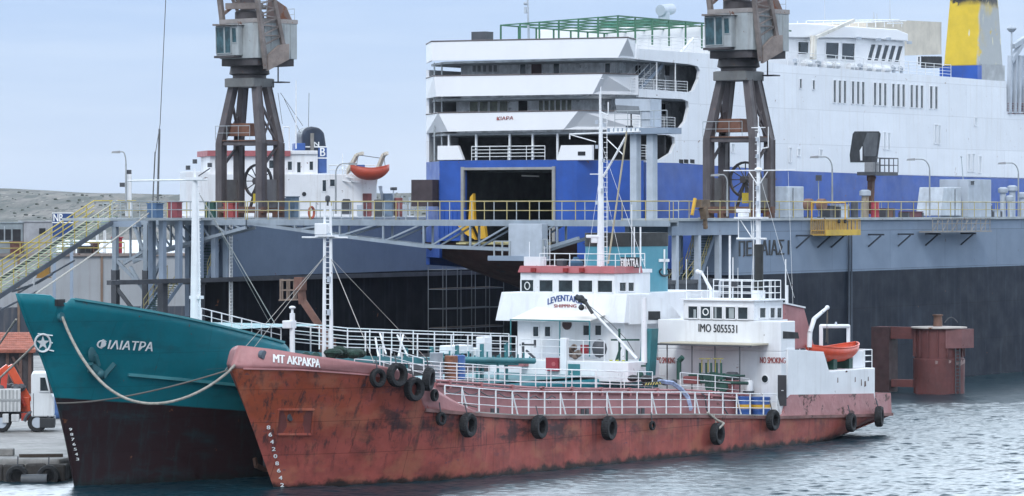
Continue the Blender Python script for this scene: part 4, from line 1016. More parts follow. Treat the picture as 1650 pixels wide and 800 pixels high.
MB().box(xm2-.2, xm2+.2, Y2(968), Y2(947), zz2(384), zz2(379)).build('radar_scanner', white, M2, bevel=.04)
MB().box(xm2-.18, xm2+.18, Y2(965), Y2(955), zz2(392), zz2(384)).build('radar_gearbox', white, M2, bevel=.03)
for px, py in ((964, 200), (976, 205), (964, 240), (975, 262), (964, 330), (973, 310)): MB().tube((xm2-.15, Y2(px), zz2(py)), (xm2-.15, Y2(px), zz2(py-6)), .085, n=8).build('navigation_light', lgrey, M2)
mb = MB(); b2((966, 285), (945, 430), .009); b2((971, 285), (1003, 432), .009); b2((968, 230), (1040, 432), .009); mb.build('mast_stay', railw, M2)
rail(wh2, [(XT+.1, YF(868), bt+.36), (XT+.1, YF(990), bt+.36), (WB2-.5, y1+.05, bt+.36)], .68, 2, 1.0, railw, .02, .03)
a, b = T.x(845, 440, XT+.4), T.x(877, 414, XT+.4); MB().box(XT+.35, XT+.6, a.y, b.y, bt+.36, b.z).build('wind_screen', white, wh2)
mb = MB(); q = T.x(905, 432, XT+.8); mb.box(q.x-.2, q.x+.2, q.y-.2, q.y+.2, q.z-.15, q.z+.5); mb.build('searchlight', dgrey, wh2)
mb = MB().lathe([(.3, 0), (.42, .25), (.42, .7), (.2, .85), (.12, 1.0)], T.x(928, 438, XT+1.2)-Vector((0, 0, .2)), 12); mb.build('covered_compass', M('blue_canvas', (.04, .10, .17), .8), wh2, smooth=True)
a, b = T.x(1000, 431.5, XT+2.0), T.x(1030, 415, XT+2.0)
a.y, b.y = max(a.y, b.y), min(a.y, b.y)
nb = MB().box(XT+1.95, XT+2.05, b.y, a.y, a.z, b.z).build('name_board', blacktxt, wh2)
text(nb, 'board_lettering', 'FILIATRA', whitetxt, quadmap(*[T.x(*k, XT+1.94) for k in ((1001, 430.5), (1029, 430.5), (1029, 417), (1001, 417))], (-1, 0, 0)))
MB().box(XT+2.05, XT+2.1, a.y-.05, a.y, bt, b.z).box(XT+2.05, XT+2.1, b.y, b.y+.05, bt, b.z).build('board_post', railw, nb)
for px, y_a in ((877, 397), (886, 370), (853, 390)): pole(wh2, T, XT+.6, px, y_a, 440, .018, railw)
pole(wh2, T, XT+3, 1018, 330, 440, .02, railw); pole(wh2, T, XT+3.0, 1032, 366, 470, .045, railw); pole(wh2, T, XT+3.0, 1022, 366, 470, .035, railw); pole(TT, T, XT+4, 1106, 420, 480, .02, railw)
# funnel, teal with black cap and anchor badge
fy = -.9; u = T.y(1010, 470, 1.4)[0]
fq = [T.y(*k, -1.5) for k in ((1040, 465), (1086, 465), (1084, 398), (1040, 398))]
fx0, fx1 = fq[0].x-2.1, fq[1].x; fz0, fz1 = fq[0].z, fq[3].z+.02
def rounded(x0, x1, y0, y1, r, k=5):
    P = []
    for cx, cy, a0 in ((x1-r, y1-r, 0), (x0+r, y1-r, 90), (x0+r, y0+r, 180), (x1-r, y0+r, 270)):
        P += [(cx+r*math.cos(math.radians(a0+90*i/k)), cy+r*math.sin(math.radians(a0+90*i/k))) for i in range(k+1)]
    return P
fun = MB().prism(rounded(fx0, fx1, -1.5, 1.5, .9), 'z', fz0-.6, fz1).build('funnel', M('funnel_teal', (.055, .24, .31), .5, var=.06, streak=.1), TT, smooth=True)
MB().prism(rounded(fx0-.02, fx1+.02, -1.52, 1.52, .9), 'z', fz1, fz1+.75).build('funnel_cap', M('soot_black', (.02, .022, .022)), fun, smooth=True)
mb = MB(); fp = lambda px, py: T.y(px, py, -1.53)
mb.beam(fp(1070.5, 402), fp(1070.5, 442), .11, .05, up=(0, 1, 0)).beam(fp(1062, 420), fp(1078, 420), .16, .05, up=(0, 1, 0)); em = mb.build('badge', whitetxt, fun)
mb = MB(); arc = [fp(1071+8.5*math.sin(t), 437+8*math.cos(t)) for t in np.linspace(-1.5, 1.5, 10)]; mb.path(arc, .05, 5); mb.tube(arc[0], fp(1066, 434), .05).tube(arc[-1], fp(1076, 434), .05); mb.build('badge_fluke', blacktxt, fun)
MB().box(fx0-1.2, fx1+3, -2.6, 3.0, fz0-2.4, fz0-.2).build('engine_casing', white, TT)
rail(TT, [(fx0-1.0, -2.2, fz0-.25), (fx0+.3, -2.2, fz0-.25)], 1.3, 3, .7, railw)
# hose crane: post, boom, pedestal
xc = XT-1.2; kp = T.x(1038, 585, xc)
pc_ = MB().tube((xc, kp.y, T.x(1038, 585, xc)[2]), (xc, kp.y, T.x(1038, 480, xc)[2]), .17, .15, 12).build('king_post', white, TT, smooth=True)
ba, bb_ = T.x(1026, 578, xc-.3), T.x(936, 482, xc-1.2)
bo_ = MB().tube(ba, bb_, .085, .06, 10).build('hose_boom', white, TT, smooth=True)
mb = MB().tube(bb_+Vector((0, -.3, -.15)), bb_+Vector((0, .3, .1)), .16).ball(bb_, .22).path([bb_, bb_+Vector((-.1, -.35, -.15)), bb_+Vector((-.1, -.8, -.75))], .09).ball(bb_+Vector((-.1, -.1, -.45)), .17)
mb.build('hose_end', blacktxt, bo_)
mb = MB().path([bb_+Vector((0, 0, .0)), T.x(985, 522, xc-.5), T.x(1010, 548, xc-.3), T.x(1022, 568, xc-.3)], .02); mb.build('boom_wire', wire_m, bo_)
pd = [T.x(*k, xc+.2) for k in ((1048, 606), (1020, 606), (1034, 576), (1036, 530), (1053, 530))]
MB().prism([(p.y, p.z) for p in pd], 'x', xc+.05, xc+.7).build('crane_pedestal', tealrail, TT)
mb = MB(); 
for (a, b) in (((998, 530), (998, 600)), ((985, 548), (1030, 548)), ((1010, 560), (1010, 606)), ((985, 605), (1000, 560)), ((975, 588), (1040, 590))): mb.beam(T.x(*a, xc-.4), T.x(*b, xc-.4), .09)
for px, py, r in ((1005, 590, .3), (985, 600, .35), (1018, 597, .35), (975, 608, .35), (1030, 605, .25)): mb.ball(T.x(px, py, xc-.6), r)
mb.build('deck_machinery', green, TT)
mb = MB(); 
for k in range(6): mb.box(T.x(984+k*5, 590, xc-.9).x, T.x(984+k*5, 590, xc-.9).x+.06, T.x(984+k*5, 590, xc-.9)[1]-.08, T.x(984+k*5, 590, xc-.9)[1]+.08, T.x(980, 606, xc-.9)[2], T.x(980, 580+k % 2*6, xc-.9)[2])
mb.build('yellow_valve', M('valve_yellow', (.40, .40, .05), .6), TT)
# drums stowed under the teal catwalk
def tdrum(px, py, h, m, label):
    p = T.y(px, py, -3.3); t = thing('oil_drum', label, 'drum', T, (p.x, -3.3, p.z), 'drums standing under the teal catwalk')
    r = .34; MB().lathe([(r, 0), (r*1.04, .05), (r, .08), (r, h*.36), (r*1.04, h*.38), (r, h*.4), (r, h*.66), (r*1.04, h*.68), (r, h*.7), (r, h-.03), (r*.9, h)], (0, 0, 0), 16).build('shell', m, t, smooth=True)
tdrum(703, 612, 1.35, M('drum_grey', (.22, .25, .28), .5), 'grey upright drum under the teal catwalk, beside the rusty one')
tdrum(727, 612, 1.2, M('drum_rust', (.20, .08, .045), .7, var=.4, rust=.3), 'rusty brown drum under the teal catwalk, between grey and blue drums')
tdrum(739, 611, 1.2, M('drum_blue', (.03, .10, .30), .5), 'blue drum under the teal catwalk beside the rusty brown one')
# ================================================================== FLOATING DOCK
Q = Fr(15.05, 247.6, 31.8)
DK = thing('floating_dock', 'huge grey floating dock with slate lower walls carrying the ferry', 'floating dock', Q)
p0, p1 = Q.y(1200, 443.4, 0), Q.y(1640, 428.4, 0)
ks = (p1.z-p0.z)/(p1.x-p0.x)
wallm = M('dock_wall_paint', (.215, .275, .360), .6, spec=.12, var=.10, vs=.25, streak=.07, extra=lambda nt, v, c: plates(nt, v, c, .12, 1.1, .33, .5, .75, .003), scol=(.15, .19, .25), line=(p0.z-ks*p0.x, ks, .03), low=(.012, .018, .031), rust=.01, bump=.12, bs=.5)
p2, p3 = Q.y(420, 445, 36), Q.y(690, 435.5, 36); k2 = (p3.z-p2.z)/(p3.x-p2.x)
wallm2 = M('dock_wall_shaded', (.14, .185, .255), .6, spec=.1, var=.08, vs=.3, streak=.12, scol=(.10, .13, .17), line=(p2.z-k2*p2.x, k2, .03), low=(.003, .004, .007), rust=.02, bump=.12, bs=.5)  # wall paint darkened to put the shade between the wings into its colour
DZ = 11.85                                                      # walking deck of the wings
e0 = Q.y(1190, 351.5, 0).x
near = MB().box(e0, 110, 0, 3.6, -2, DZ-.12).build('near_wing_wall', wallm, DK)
MB().box(-9, 110, -.18, 3.8, DZ-.12, DZ+.05).build('wing_deck_edge', M('deck_edge', (.36, .40, .42), .7, var=.15, rust=.15), near)
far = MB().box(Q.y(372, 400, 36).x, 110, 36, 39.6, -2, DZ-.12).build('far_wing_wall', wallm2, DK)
MB().box(Q.y(372, 400, 36).x-14, 110, 35.8, 39.8, DZ-.12, DZ+.05).build('wing_deck_edge', MATS['deck_edge'], far)
bx = Q.y(372, 450, 36).x
MB().box(bx-14, 60, 35.6, 36, 7.45, 7.75).build('wale_beam', dgrey, far)
MB().box(-6, 110, 3.6, 36, -3, 1.6).build('pontoon_deck', M('pontoon', (.05, .05, .055), .8), DK)
# open end galleries with posts, stairs
def post(x, y, z0, z1, w, mat, par, name='gallery_post'): return MB().box(x-w/2, x+w/2, y-w/2, y+w/2, z0, z1).build(name, mat, par)
mb = MB().box(-9, e0, .02, .3, DZ-1.05, DZ-.12).box(-9, e0, 3.2, 3.5, DZ-1.05, DZ-.12); mb.build('gallery_beam', grey, near)
for px in (1088, 1124, 1157, 1188): q = Q.y(px, 400, .2); post(q.x, .2, 6.8, DZ-1.0, .34, lgrey, near)
for px in (1095, 1133): q = Q.y(px, 400, 3.3); post(q.x, 3.3, 6.8, DZ-1.0, .34, grey, near)
zf_ = Q.y(1150, 450, 0).z
MB().box(-9, e0, .05, 3.6, zf_-.25, zf_).build('gallery_floor', dgrey, near)
MB().box(-9, e0, .1, 3.5, -2, zf_-.25).build('gallery_base', M('dark_slate', (.02, .027, .038), .6), near)
def stairs(par, fr, a, b, w, n, mat, railmat, name='stairs', axis=None):
    """flight of treads from a (low) to b (high); w = vector across"""
    a, b, w = Vector(a), Vector(b), Vector(w); mb = MB(); d = (b-a)/n; run = Vector((d.x, d.y, 0)); 
    for k in range(n+1):
        o = a+d*k; u = run*.48 if run.length > .05 else w.cross(Vector((0, 0, .2)))
        mb.hexa([o-u, o+u, o+u+w, o-u+w], [o-u+Vector((0, 0, .05)), o+u+Vector((0, 0, .05)), o+u+w+Vector((0, 0, .05)), o-u+w+Vector((0, 0, .05))])
    so_ = mb.build(name, mat, par)
    s2 = MB()
    for off in (Vector(), w): s2.beam(a+off-Vector((0, 0, .05)), b+off-Vector((0, 0, .05)), .08, .28)
    s2.build('stringer', grey, so_)
    r = MB()
    for off in (Vector(), w):
        for hh in (.5, 1.0): r.tube(a+off+Vector((0, 0, hh)), b+off+Vector((0, 0, hh)), .03, n=5)
        for k in range(0, n+1, 3): r.tube(a+off+d*k, a+off+d*k+Vector((0, 0, 1.0)), .025, n=5)
    r.build('handrail', railmat, so_); return so_
stairs(near, Q, Q.y(1130, 442, 1.0), Q.y(1152, 375, 1.0), (0, 1.2, 0), 16, green, raily)
stairs(near, Q, Q.y(1100, 470, .8), Q.y(1122, 440, .8), (0, 1.0, 0), 8, green, raily)
for px in (262, 288, 322, 346, 365): q = Q.y(px, 400, 36.2); post(q.x, 36.2, 7.7, DZ-.12, .38, grey, far)
for px in (245, 304): q = Q.y(px, 400, 39.3); post(q.x, 39.3, 5, DZ-.12, .38, grey, far)
for px in (262, 322): q = Q.y(px, 460, 36.2); post(q.x, 36.2, 1, 7.5, .5, dgrey, far)
MB().box(bx-14, bx, 36, 39.6, -2, 3.5).build('gallery_base', MATS['dark_slate'], far)
stairs(far, Q, Q.y(334, 448, 37), Q.y(362, 374, 37), (0, 1.2, 0), 16, green, raily)
stairs(far, Q, Q.y(256, 506, 37), Q.y(294, 452, 37), (0, 1.3, 0), 15, green, raily)
# painted name, vertical pipes, brackets
text(near, 'dock_name', 'ΠΕΙΡΑΙΑΣ I', blacktxt, quadmap(*[Q.y(*k, -.0) for k in ((1190.5, 413.5), (1271, 410.5), (1271, 386), (1190.5, 388.5))], (0, -1, 0)))
mb = MB()
for px in (1368, 1372): q = Q.y(px, 352, -.14); mb.tube((q.x, -.14, 2.2), (q.x, -.14, DZ-.1), .07, n=8)
mb.build('drain_pipe', M('pipe_slate', (.07, .09, .12), .6), near)
def bracket(px, py):
    q = Q.y(px, py, -.05); mb = MB().beam((q.x, 0, q.z), (q.x, -1.25, q.z), .10, .12).beam((q.x, -.02, q.z-.85), (q.x, -1.0, q.z-.06), .09, .10); mb.build('bracket', M('bracket_dark', (.03, .04, .055), .6), near)
for px in (1284, 1318, 1340, 1400, 1448, 1492, 1549): bracket(px, 380-(px-1284)*.014)
# welded butts and tide staining come with the paint; deck rail along the near wing
xr = Q.y(1660, 350, 0).x
rail(near, [(-9, -.1, DZ+.05), (xr, -.1, DZ+.05)], 1.12, 2, 2.1, raily, .03, .032)
rail(near, [(e0+2, 3.65, DZ+.05), (xr+5, 3.65, DZ+.05)], 1.12, 2, 3.4, railg, .025, .03)
rail(far, [(bx-13.5, 35.9, DZ+.05), (Q.y(692, 350, 36).x, 35.9, DZ+.05)], 1.12, 2, 2.2, railg, .03, .032)
# keel blocks under the ferry
for x in range(8, 60, 5): MB().box(x-.6, x+.6, 18.9, 20.5, 1.6, 3.5).build('keel_block', M('timber_block', (.09, .07, .05), .9), DK)
# ladder of rungs painted white on the inner wall
mb = MB(); q = Q.y(372, 380, 35.9); mb.box(q.x-.15, q.x-.12, 35.84, 35.96, 1.4, 11.6).box(q.x+.12, q.x+.15, 35.84, 35.96, 1.4, 11.6)
for k in range(44): mb.box(q.x-.12, q.x+.12, 35.82, 35.98, 1.5+k*.23, 1.56+k*.23)
mb.build('wall_rungs', railw, far)
# scaffold on the pontoon in the shade behind the ferry stern
sc = thing('scaffold', 'thin steel scaffold standing in the dark dock under the ferry stern', 'scaffold', Q, (Q.y(690, 540, 33).x, 33, 1.6))
mb = MB(); 
for i in range(5):
    for j in range(2): mb.tube((i*2.0, -j*1.6, 0), (i*2.0, -j*1.6, 6.6), .035, n=5)
for k in range(5):
    z = .6+k*1.45
    for j in range(2): mb.tube((0, -j*1.6, z), (8, -j*1.6, z), .03, n=5)
    for i in range(5): mb.tube((i*2, 0, z), (i*2, -1.6, z), .03, n=5)
mb.build('scaffold_frame', M('scaffold_tube', (.16, .18, .20), .5), sc)
mb = MB(); 
for k in (1, 3): mb.box(0, 8, -1.5, -.2, .62+k*1.45, .68+k*1.45)
mb.build('scaffold_boards', M('old_wood', (.06, .045, .035)), sc)

# ================================================================== FERRY on the blocks
C_Y, HB_, XF = 19.7, 9.0, 2.7                                   # centre line, half beam, stern plane
SY = C_Y-HB_                                                    # near side plane
FT = thing('ferry', 'white and blue car ferry high on the dock blocks, stern door open', 'ferry', Q, (XF, C_Y, 1.6))
fb_ = (XF, C_Y, 1.6)
def fMB(): return MB(fb_)
fwhite = M('ferry_white', (.80, .83, .87), .45, var=.03, vs=.25, streak=.30, bump=.25, bs=.7, extra=lambda nt, v, c: plates(nt, v, c, .16, 1.2, .42, .62, .55, .004), scol=(.60, .58, .55), rust=.02, rcol=(.3, .2, .15))
fwhite2 = M('ferry_band', (.82, .83, .85), .45, var=.02, vs=.3, streak=.08, scol=(.66, .66, .66))
fblue = M('ferry_blue', (.018, .080, .36), .45, var=.16, vs=.4, streak=.3, scol=(.03, .07, .25), rust=.01)
fgrey = M('ferry_deckhouse', (.66, .68, .70), .7, var=.25, vs=1.2, streak=.35, scol=(.2, .2, .21), extra=lambda nt, v, c: mix_rgba(nt, ramp(nt, noise(nt, v, .55, 5, .7), .56, .60), c, (.36, .38, .39)))
s = lambda px, py: Q.y(px, py, SY)
st_ = lambda px, py: Q.x(px, py, XF)
sb = Q.y(1037, 262, SY).x                                       # where the quarter chamfer meets the side
cl, cr = st_(708, 262).y, st_(930, 262).y                       # flat part of the stern
# ---- blue lower hull
zB = interp([(s(1040, 262).x, s(1040, 262).z), (s(1090, 263).x, s(1090, 263).z), (s(1280, 276).x, s(1280, 276).z), (s(1650, 289).x, s(1650, 289).z)])
zb0 = st_(819, 389).z
blueside = [(sb, zb0-.1)]+[(x, zb0-.1-max(0, x-sb)*.08) for x in (30, 60, 110)]
top = [(x, zB(x)) for x in (sb, s(1090, 263).x, s(1180, 270).x, s(1280, 276).x, s(1450, 282).x, 95)]
mb = fMB().prism([(sb, 8.5), (95, 4)]+top[::-1], 'y', SY, SY+.3); mb.build('blue_side', fblue, FT)
mb = fMB().prism([(sb, 8.5), (95, 4)]+top[::-1], 'y', C_Y+HB_-.3, C_Y+HB_); mb.build('blue_side', fblue, FT)
zt0 = st_(819, 258.5).z
dl, dr_ = st_(748, 330).y, st_(891, 330).y; dtop = st_(819, 274).z
mb = fMB()
mb.box(XF, XF+.35, cl, dl, zb0, zt0).box(XF, XF+.35, dr_, cr, zb0, zt0).box(XF+.002, XF+.35, dl, dr_, dtop, zt0)
mb.build('stern_plating', fblue, FT)
mb = fMB(); nr = (-.7, -.7, 0)
def chamf(y_in, y_out, z0, z1, x1, mat, name, mbx=None):
    m_ = mbx or fMB(); m_.hexa([(XF, y_in, z0), (x1, y_out, z0), (x1+.3, y_out, z0), (XF+.35, y_in, z0)], [(XF, y_in, z1), (x1, y_out, z1), (x1+.3, y_out, z1), (XF+.35, y_in, z1)]); return m_.build(name, mat, FT)
chamf(cr, SY, zb0-1.2, zt0-.05, sb, fblue, 'quarter_plating'); chamf(cl, C_Y+HB_, zb0-1.2, zt0-.05, sb, fblue, 'quarter_plating')
MB(fb_).box(XF-.6, XF+.4, cl+.2, st_(693, 300).y+1.2, st_(700, 333).z, st_(700, 290).z).build('side_sponson', M('primer_brown', (.055, .040, .045), .7), FT)
# door surround, vehicle deck, ramp
mb = fMB(); fw = .22
mb.box(XF-.12, XF+.1, dl-.02, dl+fw, zb0, dtop+fw).box(XF-.12, XF+.1, dr_-fw, dr_+.02, zb0, dtop+fw).box(XF-.118, XF+.1, dr_, dl, dtop, dtop+fw*.8)
mb.build('door_surround', M('surround_grey', (.30, .30, .29), .6, rust=.12), FT)
mb = fMB().box(XF+.4, 26, dr_-1.2, dl+1.2, zb0-.2, zb0-.05).box(XF+.4, 26, dr_-1.3, dr_-1.2, zb0, dtop+.3).box(XF+.4, 26, dl+1.2, dl+1.3, zb0, dtop+.3).box(XF+.4, 26, dr_-1.2, dl+1.2, dtop+.2, dtop+.35).box(25.8, 26, dr_-1.2, dl+1.2, zb0, dtop+.3)
for k in range(7): mb.box(XF+2+k*3, XF+2.25+k*3, dr_-1.2, dl+1.2, dtop-.15, dtop+.2)
mb.build('vehicle_deck', M('vehicle_deck_grey', (.07, .08, .085), .7, var=.3), FT)
mb = fMB().beam(st_(805, 283)+Vector((3, 0, 0)), st_(832, 284)+Vector((3, 0, 0)), .15, .1); mb.build('deck_lamp', M('lamp_grey', (.5, .5, .48), .5), FT)
rp0, rp1 = st_(742, 388), st_(885, 388)
mb = fMB().hexa([(XF-.2, rp1.y, zb0-.25), (XF+.3, rp1.y, zb0-.25), (XF+.3, rp0.y, zb0-.25), (XF-.2, rp0.y, zb0-.25)], [(XF-.2, rp1.y, zb0-.05), (XF+.3, rp1.y, zb0-.05), (XF+.3, rp0.y, zb0-.05), (XF-.2, rp0.y, zb0-.05)])
for k in range(6): y = rp1.y+(rp0.y-rp1.y)*(k+.5)/6; mb.box(XF-.9, XF-.2, y-.4, y+.4, zb0-.22, zb0-.12)
mb.build('stern_ramp', M('ramp_yellow', (.42, .38, .20), .7, var=.4, rust=.2), FT)
yl0 = st_(763, 388)
mb = fMB(); g = lambda px, py, dx=-.5: Q.x(px, py, XF+dx)
mb.prism([(g(*k).y, g(*k).z) for k in ((736, 360), (756, 358), (768, 387), (752, 378))], 'x', XF-.7, XF-.35)
mb.prism([(g(*k).y, g(*k).z) for k in ((766, 363), (782, 360), (785, 384), (776, 386))], 'x', XF-.7, XF-.35)
mb.prism([(g(*k).y, g(*k).z) for k in ((757, 362), (760, 318), (765, 312), (767, 362))], 'x', XF-.75, XF-.4)
mb.build('ramp_hoist', yellow, FT, bevel=.03)
mb = fMB(); 
for k in range(7): y = st_(708, 350).y-k*.36; mb.box(XF-.06, XF, y-.06, y+.06, st_(720, 383).z, st_(720, 335).z)
mb.build('stern_ribs', fblue, FT)
# ---- underbody: counter sweeping down to the keel
mb = fMB(); ST = []
for i in range(16):
    x = XF+.25+i*1.9; t = i/15; kz = zb0-.12-(zb0-3.7)*min(1, t*1.15)**.62; row = []
    hw = HB_-.05 if x > sb+.3 else (cl-cr)/2+(x-XF)*1.3
    hw = min(hw, HB_-.05)
    for k in range(13):
        a = math.pi*k/12; yy = C_Y-hw*math.copysign(abs(math.cos(a))**.7, math.cos(a)); z = zb0-.12-(zb0-.12-kz)*math.sin(a)**(.9-.5*t); row.append((x, yy, z))
    ST.append(row)
V = [p for r in ST for p in r]
mb.add(V, [(i*13+k, (i+1)*13+k, (i+1)*13+k+1, i*13+k+1) for i in range(15) for k in range(12)]).add(ST[0], [tuple(range(13))])
mb.build('underbody', M('antifouling', (.085, .038, .032), .7, var=.35, vs=.5, rust=.2, rcol=(.03, .045, .06)), FT, smooth=True)
# ---- white side with the three open galleries
def zat(pts): return [(s(*k).x, s(*k).z) for k in pts]
outer = zat([(1037, 262), (1090, 263), (1180, 270), (1280, 276), (1450, 282.5), (1622, 288), (1690, 290), (1690, 180), (1622, 180), (1622, 131), (1600, 130), (1540, 125), (1270, 105), (1140, 87), (1030, 79)])
# fingers run aft to the quarter between the gallery openings
op1 = [(1030, 96), (1112, 104), (1124, 107), (1128, 114), (1126, 128), (1118, 146), (1112, 149), (1030, 143)]
op2 = [(1030, 157), (1100, 160), (1109, 164), (1110, 174), (1105, 196), (1096, 207), (1086, 208), (1030, 205)]
op3 = [(1030, 216), (1078, 218), (1087, 222), (1088, 232), (1082, 247), (1066, 257), (1052, 259), (1037, 259)]
poly = outer+zat([(1030, 79)])[:0]+zat(op1)+zat(op2)+zat(op3)
# close to the blue line
fside = fMB().prism(poly, 'y', SY, SY+.25).build('white_side', fwhite, FT)
fMB().box(s(1037, 200).x, 95, C_Y+HB_-.25, C_Y+HB_, 15.5, 22.5).build('far_side', fwhite, FT)
# decks behind the openings, aft house fronts
for (pa, pb, nm) in (((819, 64), (819, 66), 'sun_deck'), ((819, 119), (819, 121), 'upper_deck'), ((819, 180), (819, 182), 'middle_deck'), ((819, 258), (819, 260), 'mooring_deck')):
    pass
ZD = [st_(819, 258).z, Q.x(819, 214, XF).z, Q.x(819, 157, XF).z, Q.x(819, 97, XF).z]   # deck levels seen at the stern
for i, z in enumerate(ZD):
    P = [(XF+.2, cr+.3), (sb+.2, SY+.3), (95, SY+.3), (95, C_Y+HB_-.3), (sb+.2, C_Y+HB_-.3), (XF+.2, cl-.3)]
    if i == 3: P = [(XF-.2, cr+.3-1.2), (XF+1, SY+.3)]+P[2:]
    fMB().prism(P, 'z', z-.16, z).build('deck', M('ferry_deck_grey', (.30, .32, .34), .8, var=.25) if i else M('ferry_green_deck', (.16, .17, .17), .8), FT)
# aft bulkheads: mooring deck dark, then two cabin fronts
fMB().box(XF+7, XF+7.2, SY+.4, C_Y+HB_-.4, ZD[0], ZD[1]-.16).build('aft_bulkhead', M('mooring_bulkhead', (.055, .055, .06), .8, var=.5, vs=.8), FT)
ab1 = fMB().box(XF+3.6, XF+3.8, SY+.5+2.2, C_Y+HB_-2.4, ZD[1], ZD[2]-.16).build('aft_bulkhead', fgrey, FT)
ab2 = fMB().box(XF+4.2, XF+4.4, SY+.5+2.2, C_Y+HB_-2.4, ZD[2], ZD[3]-.16).build('aft_bulkhead', fgrey, FT)
hs1 = fMB().box(XF+3.8, 40, SY+2.5, SY+2.7, ZD[1], ZD[2]-.16).box(XF+4.4, 40, SY+2.5, SY+2.7, ZD[2], ZD[3]-.16).box(XF+7.2, 30, SY+1.6, SY+1.8, ZD[0], ZD[1]-.16).build('gallery_wall', fgrey, FT)
gwin = glass('curtain_glass', (.12, .13, .09), .25)
def rwin(par, X, x0, y0_, x1, y1_, m_, nm='window'):
    a, b = Q.x(x0, y1_, X), Q.x(x1, y0_, X); pts = [a, (X, b.y, a.z), b, (X, a.y, b.z)]
    return window(par, *[Vector(p)-Vector(fb_) for p in pts], (-1, 0, 0), m_, fwhite2, .05, nm)
for i in range(4): rwin(ab1, XF+3.58, 757+i*16, 163, 771+i*16, 181, gwin)
rwin(ab1, XF+3.58, 835, 160, 851, 182, dark, 'doorway')
for i in range(6): rwin(ab1, XF+3.58, 868+i*9.2, 158, 876+i*9.2, 180, gwin)
for a, b, m_ in ((838, 848, glassd), (856, 874, M('door_brown', (.06, .03, .03))), (892, 902, glassd), (975, 984, glassd)): rwin(ab2, XF+4.18, a, 102, b, 121, m_, 'window' if m_ is glassd else 'doorway')
for px in (764, 772, 781, 790, 798): q = Q.x(px, 108, XF+4.18); fMB().box(XF+4.15, XF+4.19, q.y-.12, q.y+.12, q.z-.35, q.z+.25).build('wall_patch', M('patch_grey', (.25, .26, .27), .8), FT)
for Y_, x0, x1, y0_, y1_ in ((SY+2.48, 1024, 1032, 106, 124), (SY+2.48, 1072, 1079, 106, 122), (SY+2.48, 1066, 1072, 168, 184)):
    a, b = Q.y(x0, y1_, Y_), Q.y(x1, y0_, Y_); fMB().slab([a, (b.x, Y_, a.z), b, (a.x, Y_, b.z)], (0, -1, 0), .04).build('doorway', dark, FT)
# side ladder seen through the upper galleries
stairs(FT, Q, s(1048, 145)-Vector(fb_)+Vector((0, 1.0, 0)), s(1088, 103)-Vector(fb_)+Vector((0, 1.0, 0)), (0, 1.0, 0), 12, lgrey, railw)
stairs(FT, Q, s(1045, 204)-Vector(fb_)+Vector((0, 1.0, 0)), s(1082, 164)-Vector(fb_)+Vector((0, 1.0, 0)), (0, 1.0, 0), 12, lgrey, railw)
# ---- curved bulwark bands across the stern
def band(tl, tr, bl, br, se, yo, name='stern_bulwark', ov=.5):
    """flat panel between top-left/right and bottom-left/right photo marks, triangular cheeks back to the sides"""
    g = lambda k: Q.x(k[0], k[1], XF-ov)
    TL, TR, BL, BR = g(tl), g(tr), g(bl), g(br)
    BL.x += .0; BR.x += .0; m_ = fMB()
    m_.slab([BL, BR, TR, TL], (-1, 0, 0), .12)
    sr = Vector((XF+se, SY, BR.z)); srt = Vector((XF+se, SY, TR.z)); sl_ = Vector((sb, C_Y+HB_, BL.z)); slt = Vector((sb, C_Y+HB_, TL.z))
    for tri in ((BR, sr, srt, TR), (sl_, BL, TL, slt)): m_.slab(tri, (-.7, -.7 if tri[0] is BR else .7, 0), .12)
    o = m_.build(name, fwhite2, FT)
    fMB().path([slt, TL, TR, srt], .05, 6).build('capping', M('cap_dark', (.12, .10, .10), .6), o)
    return o
for P in (((695, 67), (1012, 60.5), (695, 98), (996, 93), 2.2), ((699, 122.5), (972, 118.5), (703, 156), (955, 152), 2.6), ((706, 182), (932, 178.5), (722, 212.5), (908, 209), 3.0)):
    band(P[0], P[1], P[2], P[3], P[4], 0)
# lower white side screens of the mooring deck and its rail
for a in ((705, 235, 738, 258, 8), (897, 234, 954, 258.5, 10)):
    q0, q1 = Q.x(a[0], a[3], XF-.05), Q.x(a[2], a[1], XF-.05); k = a[4]*XF*0+.35
    fMB().prism([(q0.y, q0.z), (q1.y-(.45 if a[0] == 705 else 0), q0.z), (q1.y, q1.z), (q0.y-(.0 if a[0] == 705 else .35), q1.z)], 'x', XF-.05, XF+.2).build('mooring_screen', fwhite2, FT)
q = [Q.x(*k, XF-.07) for k in ((931, 251), (943, 251), (943, 244.5), (931, 244.5))]
mb = fMB().slab(q, (-1, 0, 0), .03); mb.build('screen_port', dark, FT)
rail(FT, [Vector((XF, st_(760, 258).y, ZD[0]))-Vector(fb_), Vector((XF, st_(878, 258).y, ZD[0]))-Vector(fb_)], .95, 4, 1.4, railw, .03, .03)
for px in (722, 766, 820, 857, 897): q = st_(px, 258); fMB().box(XF+.05, XF+.2, q.y-.06, q.y+.06, ZD[0], ZD[1]-.1).build('deck_pillar', railw, FT)
for px in (700, 712): 
    for k in range(3): q = Q.x(px, 150, XF+1.2); fMB().tube((XF+1.2, q.y, ZD[k]), (XF+1.2, q.y, ZD[k+1]), .06).build('deck_pillar', railg, FT)
off_ = Vector(fb_)
for x0, x1, Z in ((s(1042, 145).x-2, s(1110, 149).x, ZD[2]+.25), (s(1042, 204).x-2, s(1090, 207).x, ZD[1]+.15), (s(1040, 258).x-1, s(1058, 258).x, ZD[0]+.05)):
    rail(FT, [Vector((x0, SY+.12, Z))-off_, Vector((x1, SY+.12, Z))-off_], .95, 5, 1.5, railw, .018, .025)
mb = fMB(); 
for px in (1060, 1090): mb.tube(s(px, 150)+Vector((0, .1, 0)), s(px, 100)+Vector((0, .1, 0)), .05)
mb.build('deck_pillar', railw, FT)
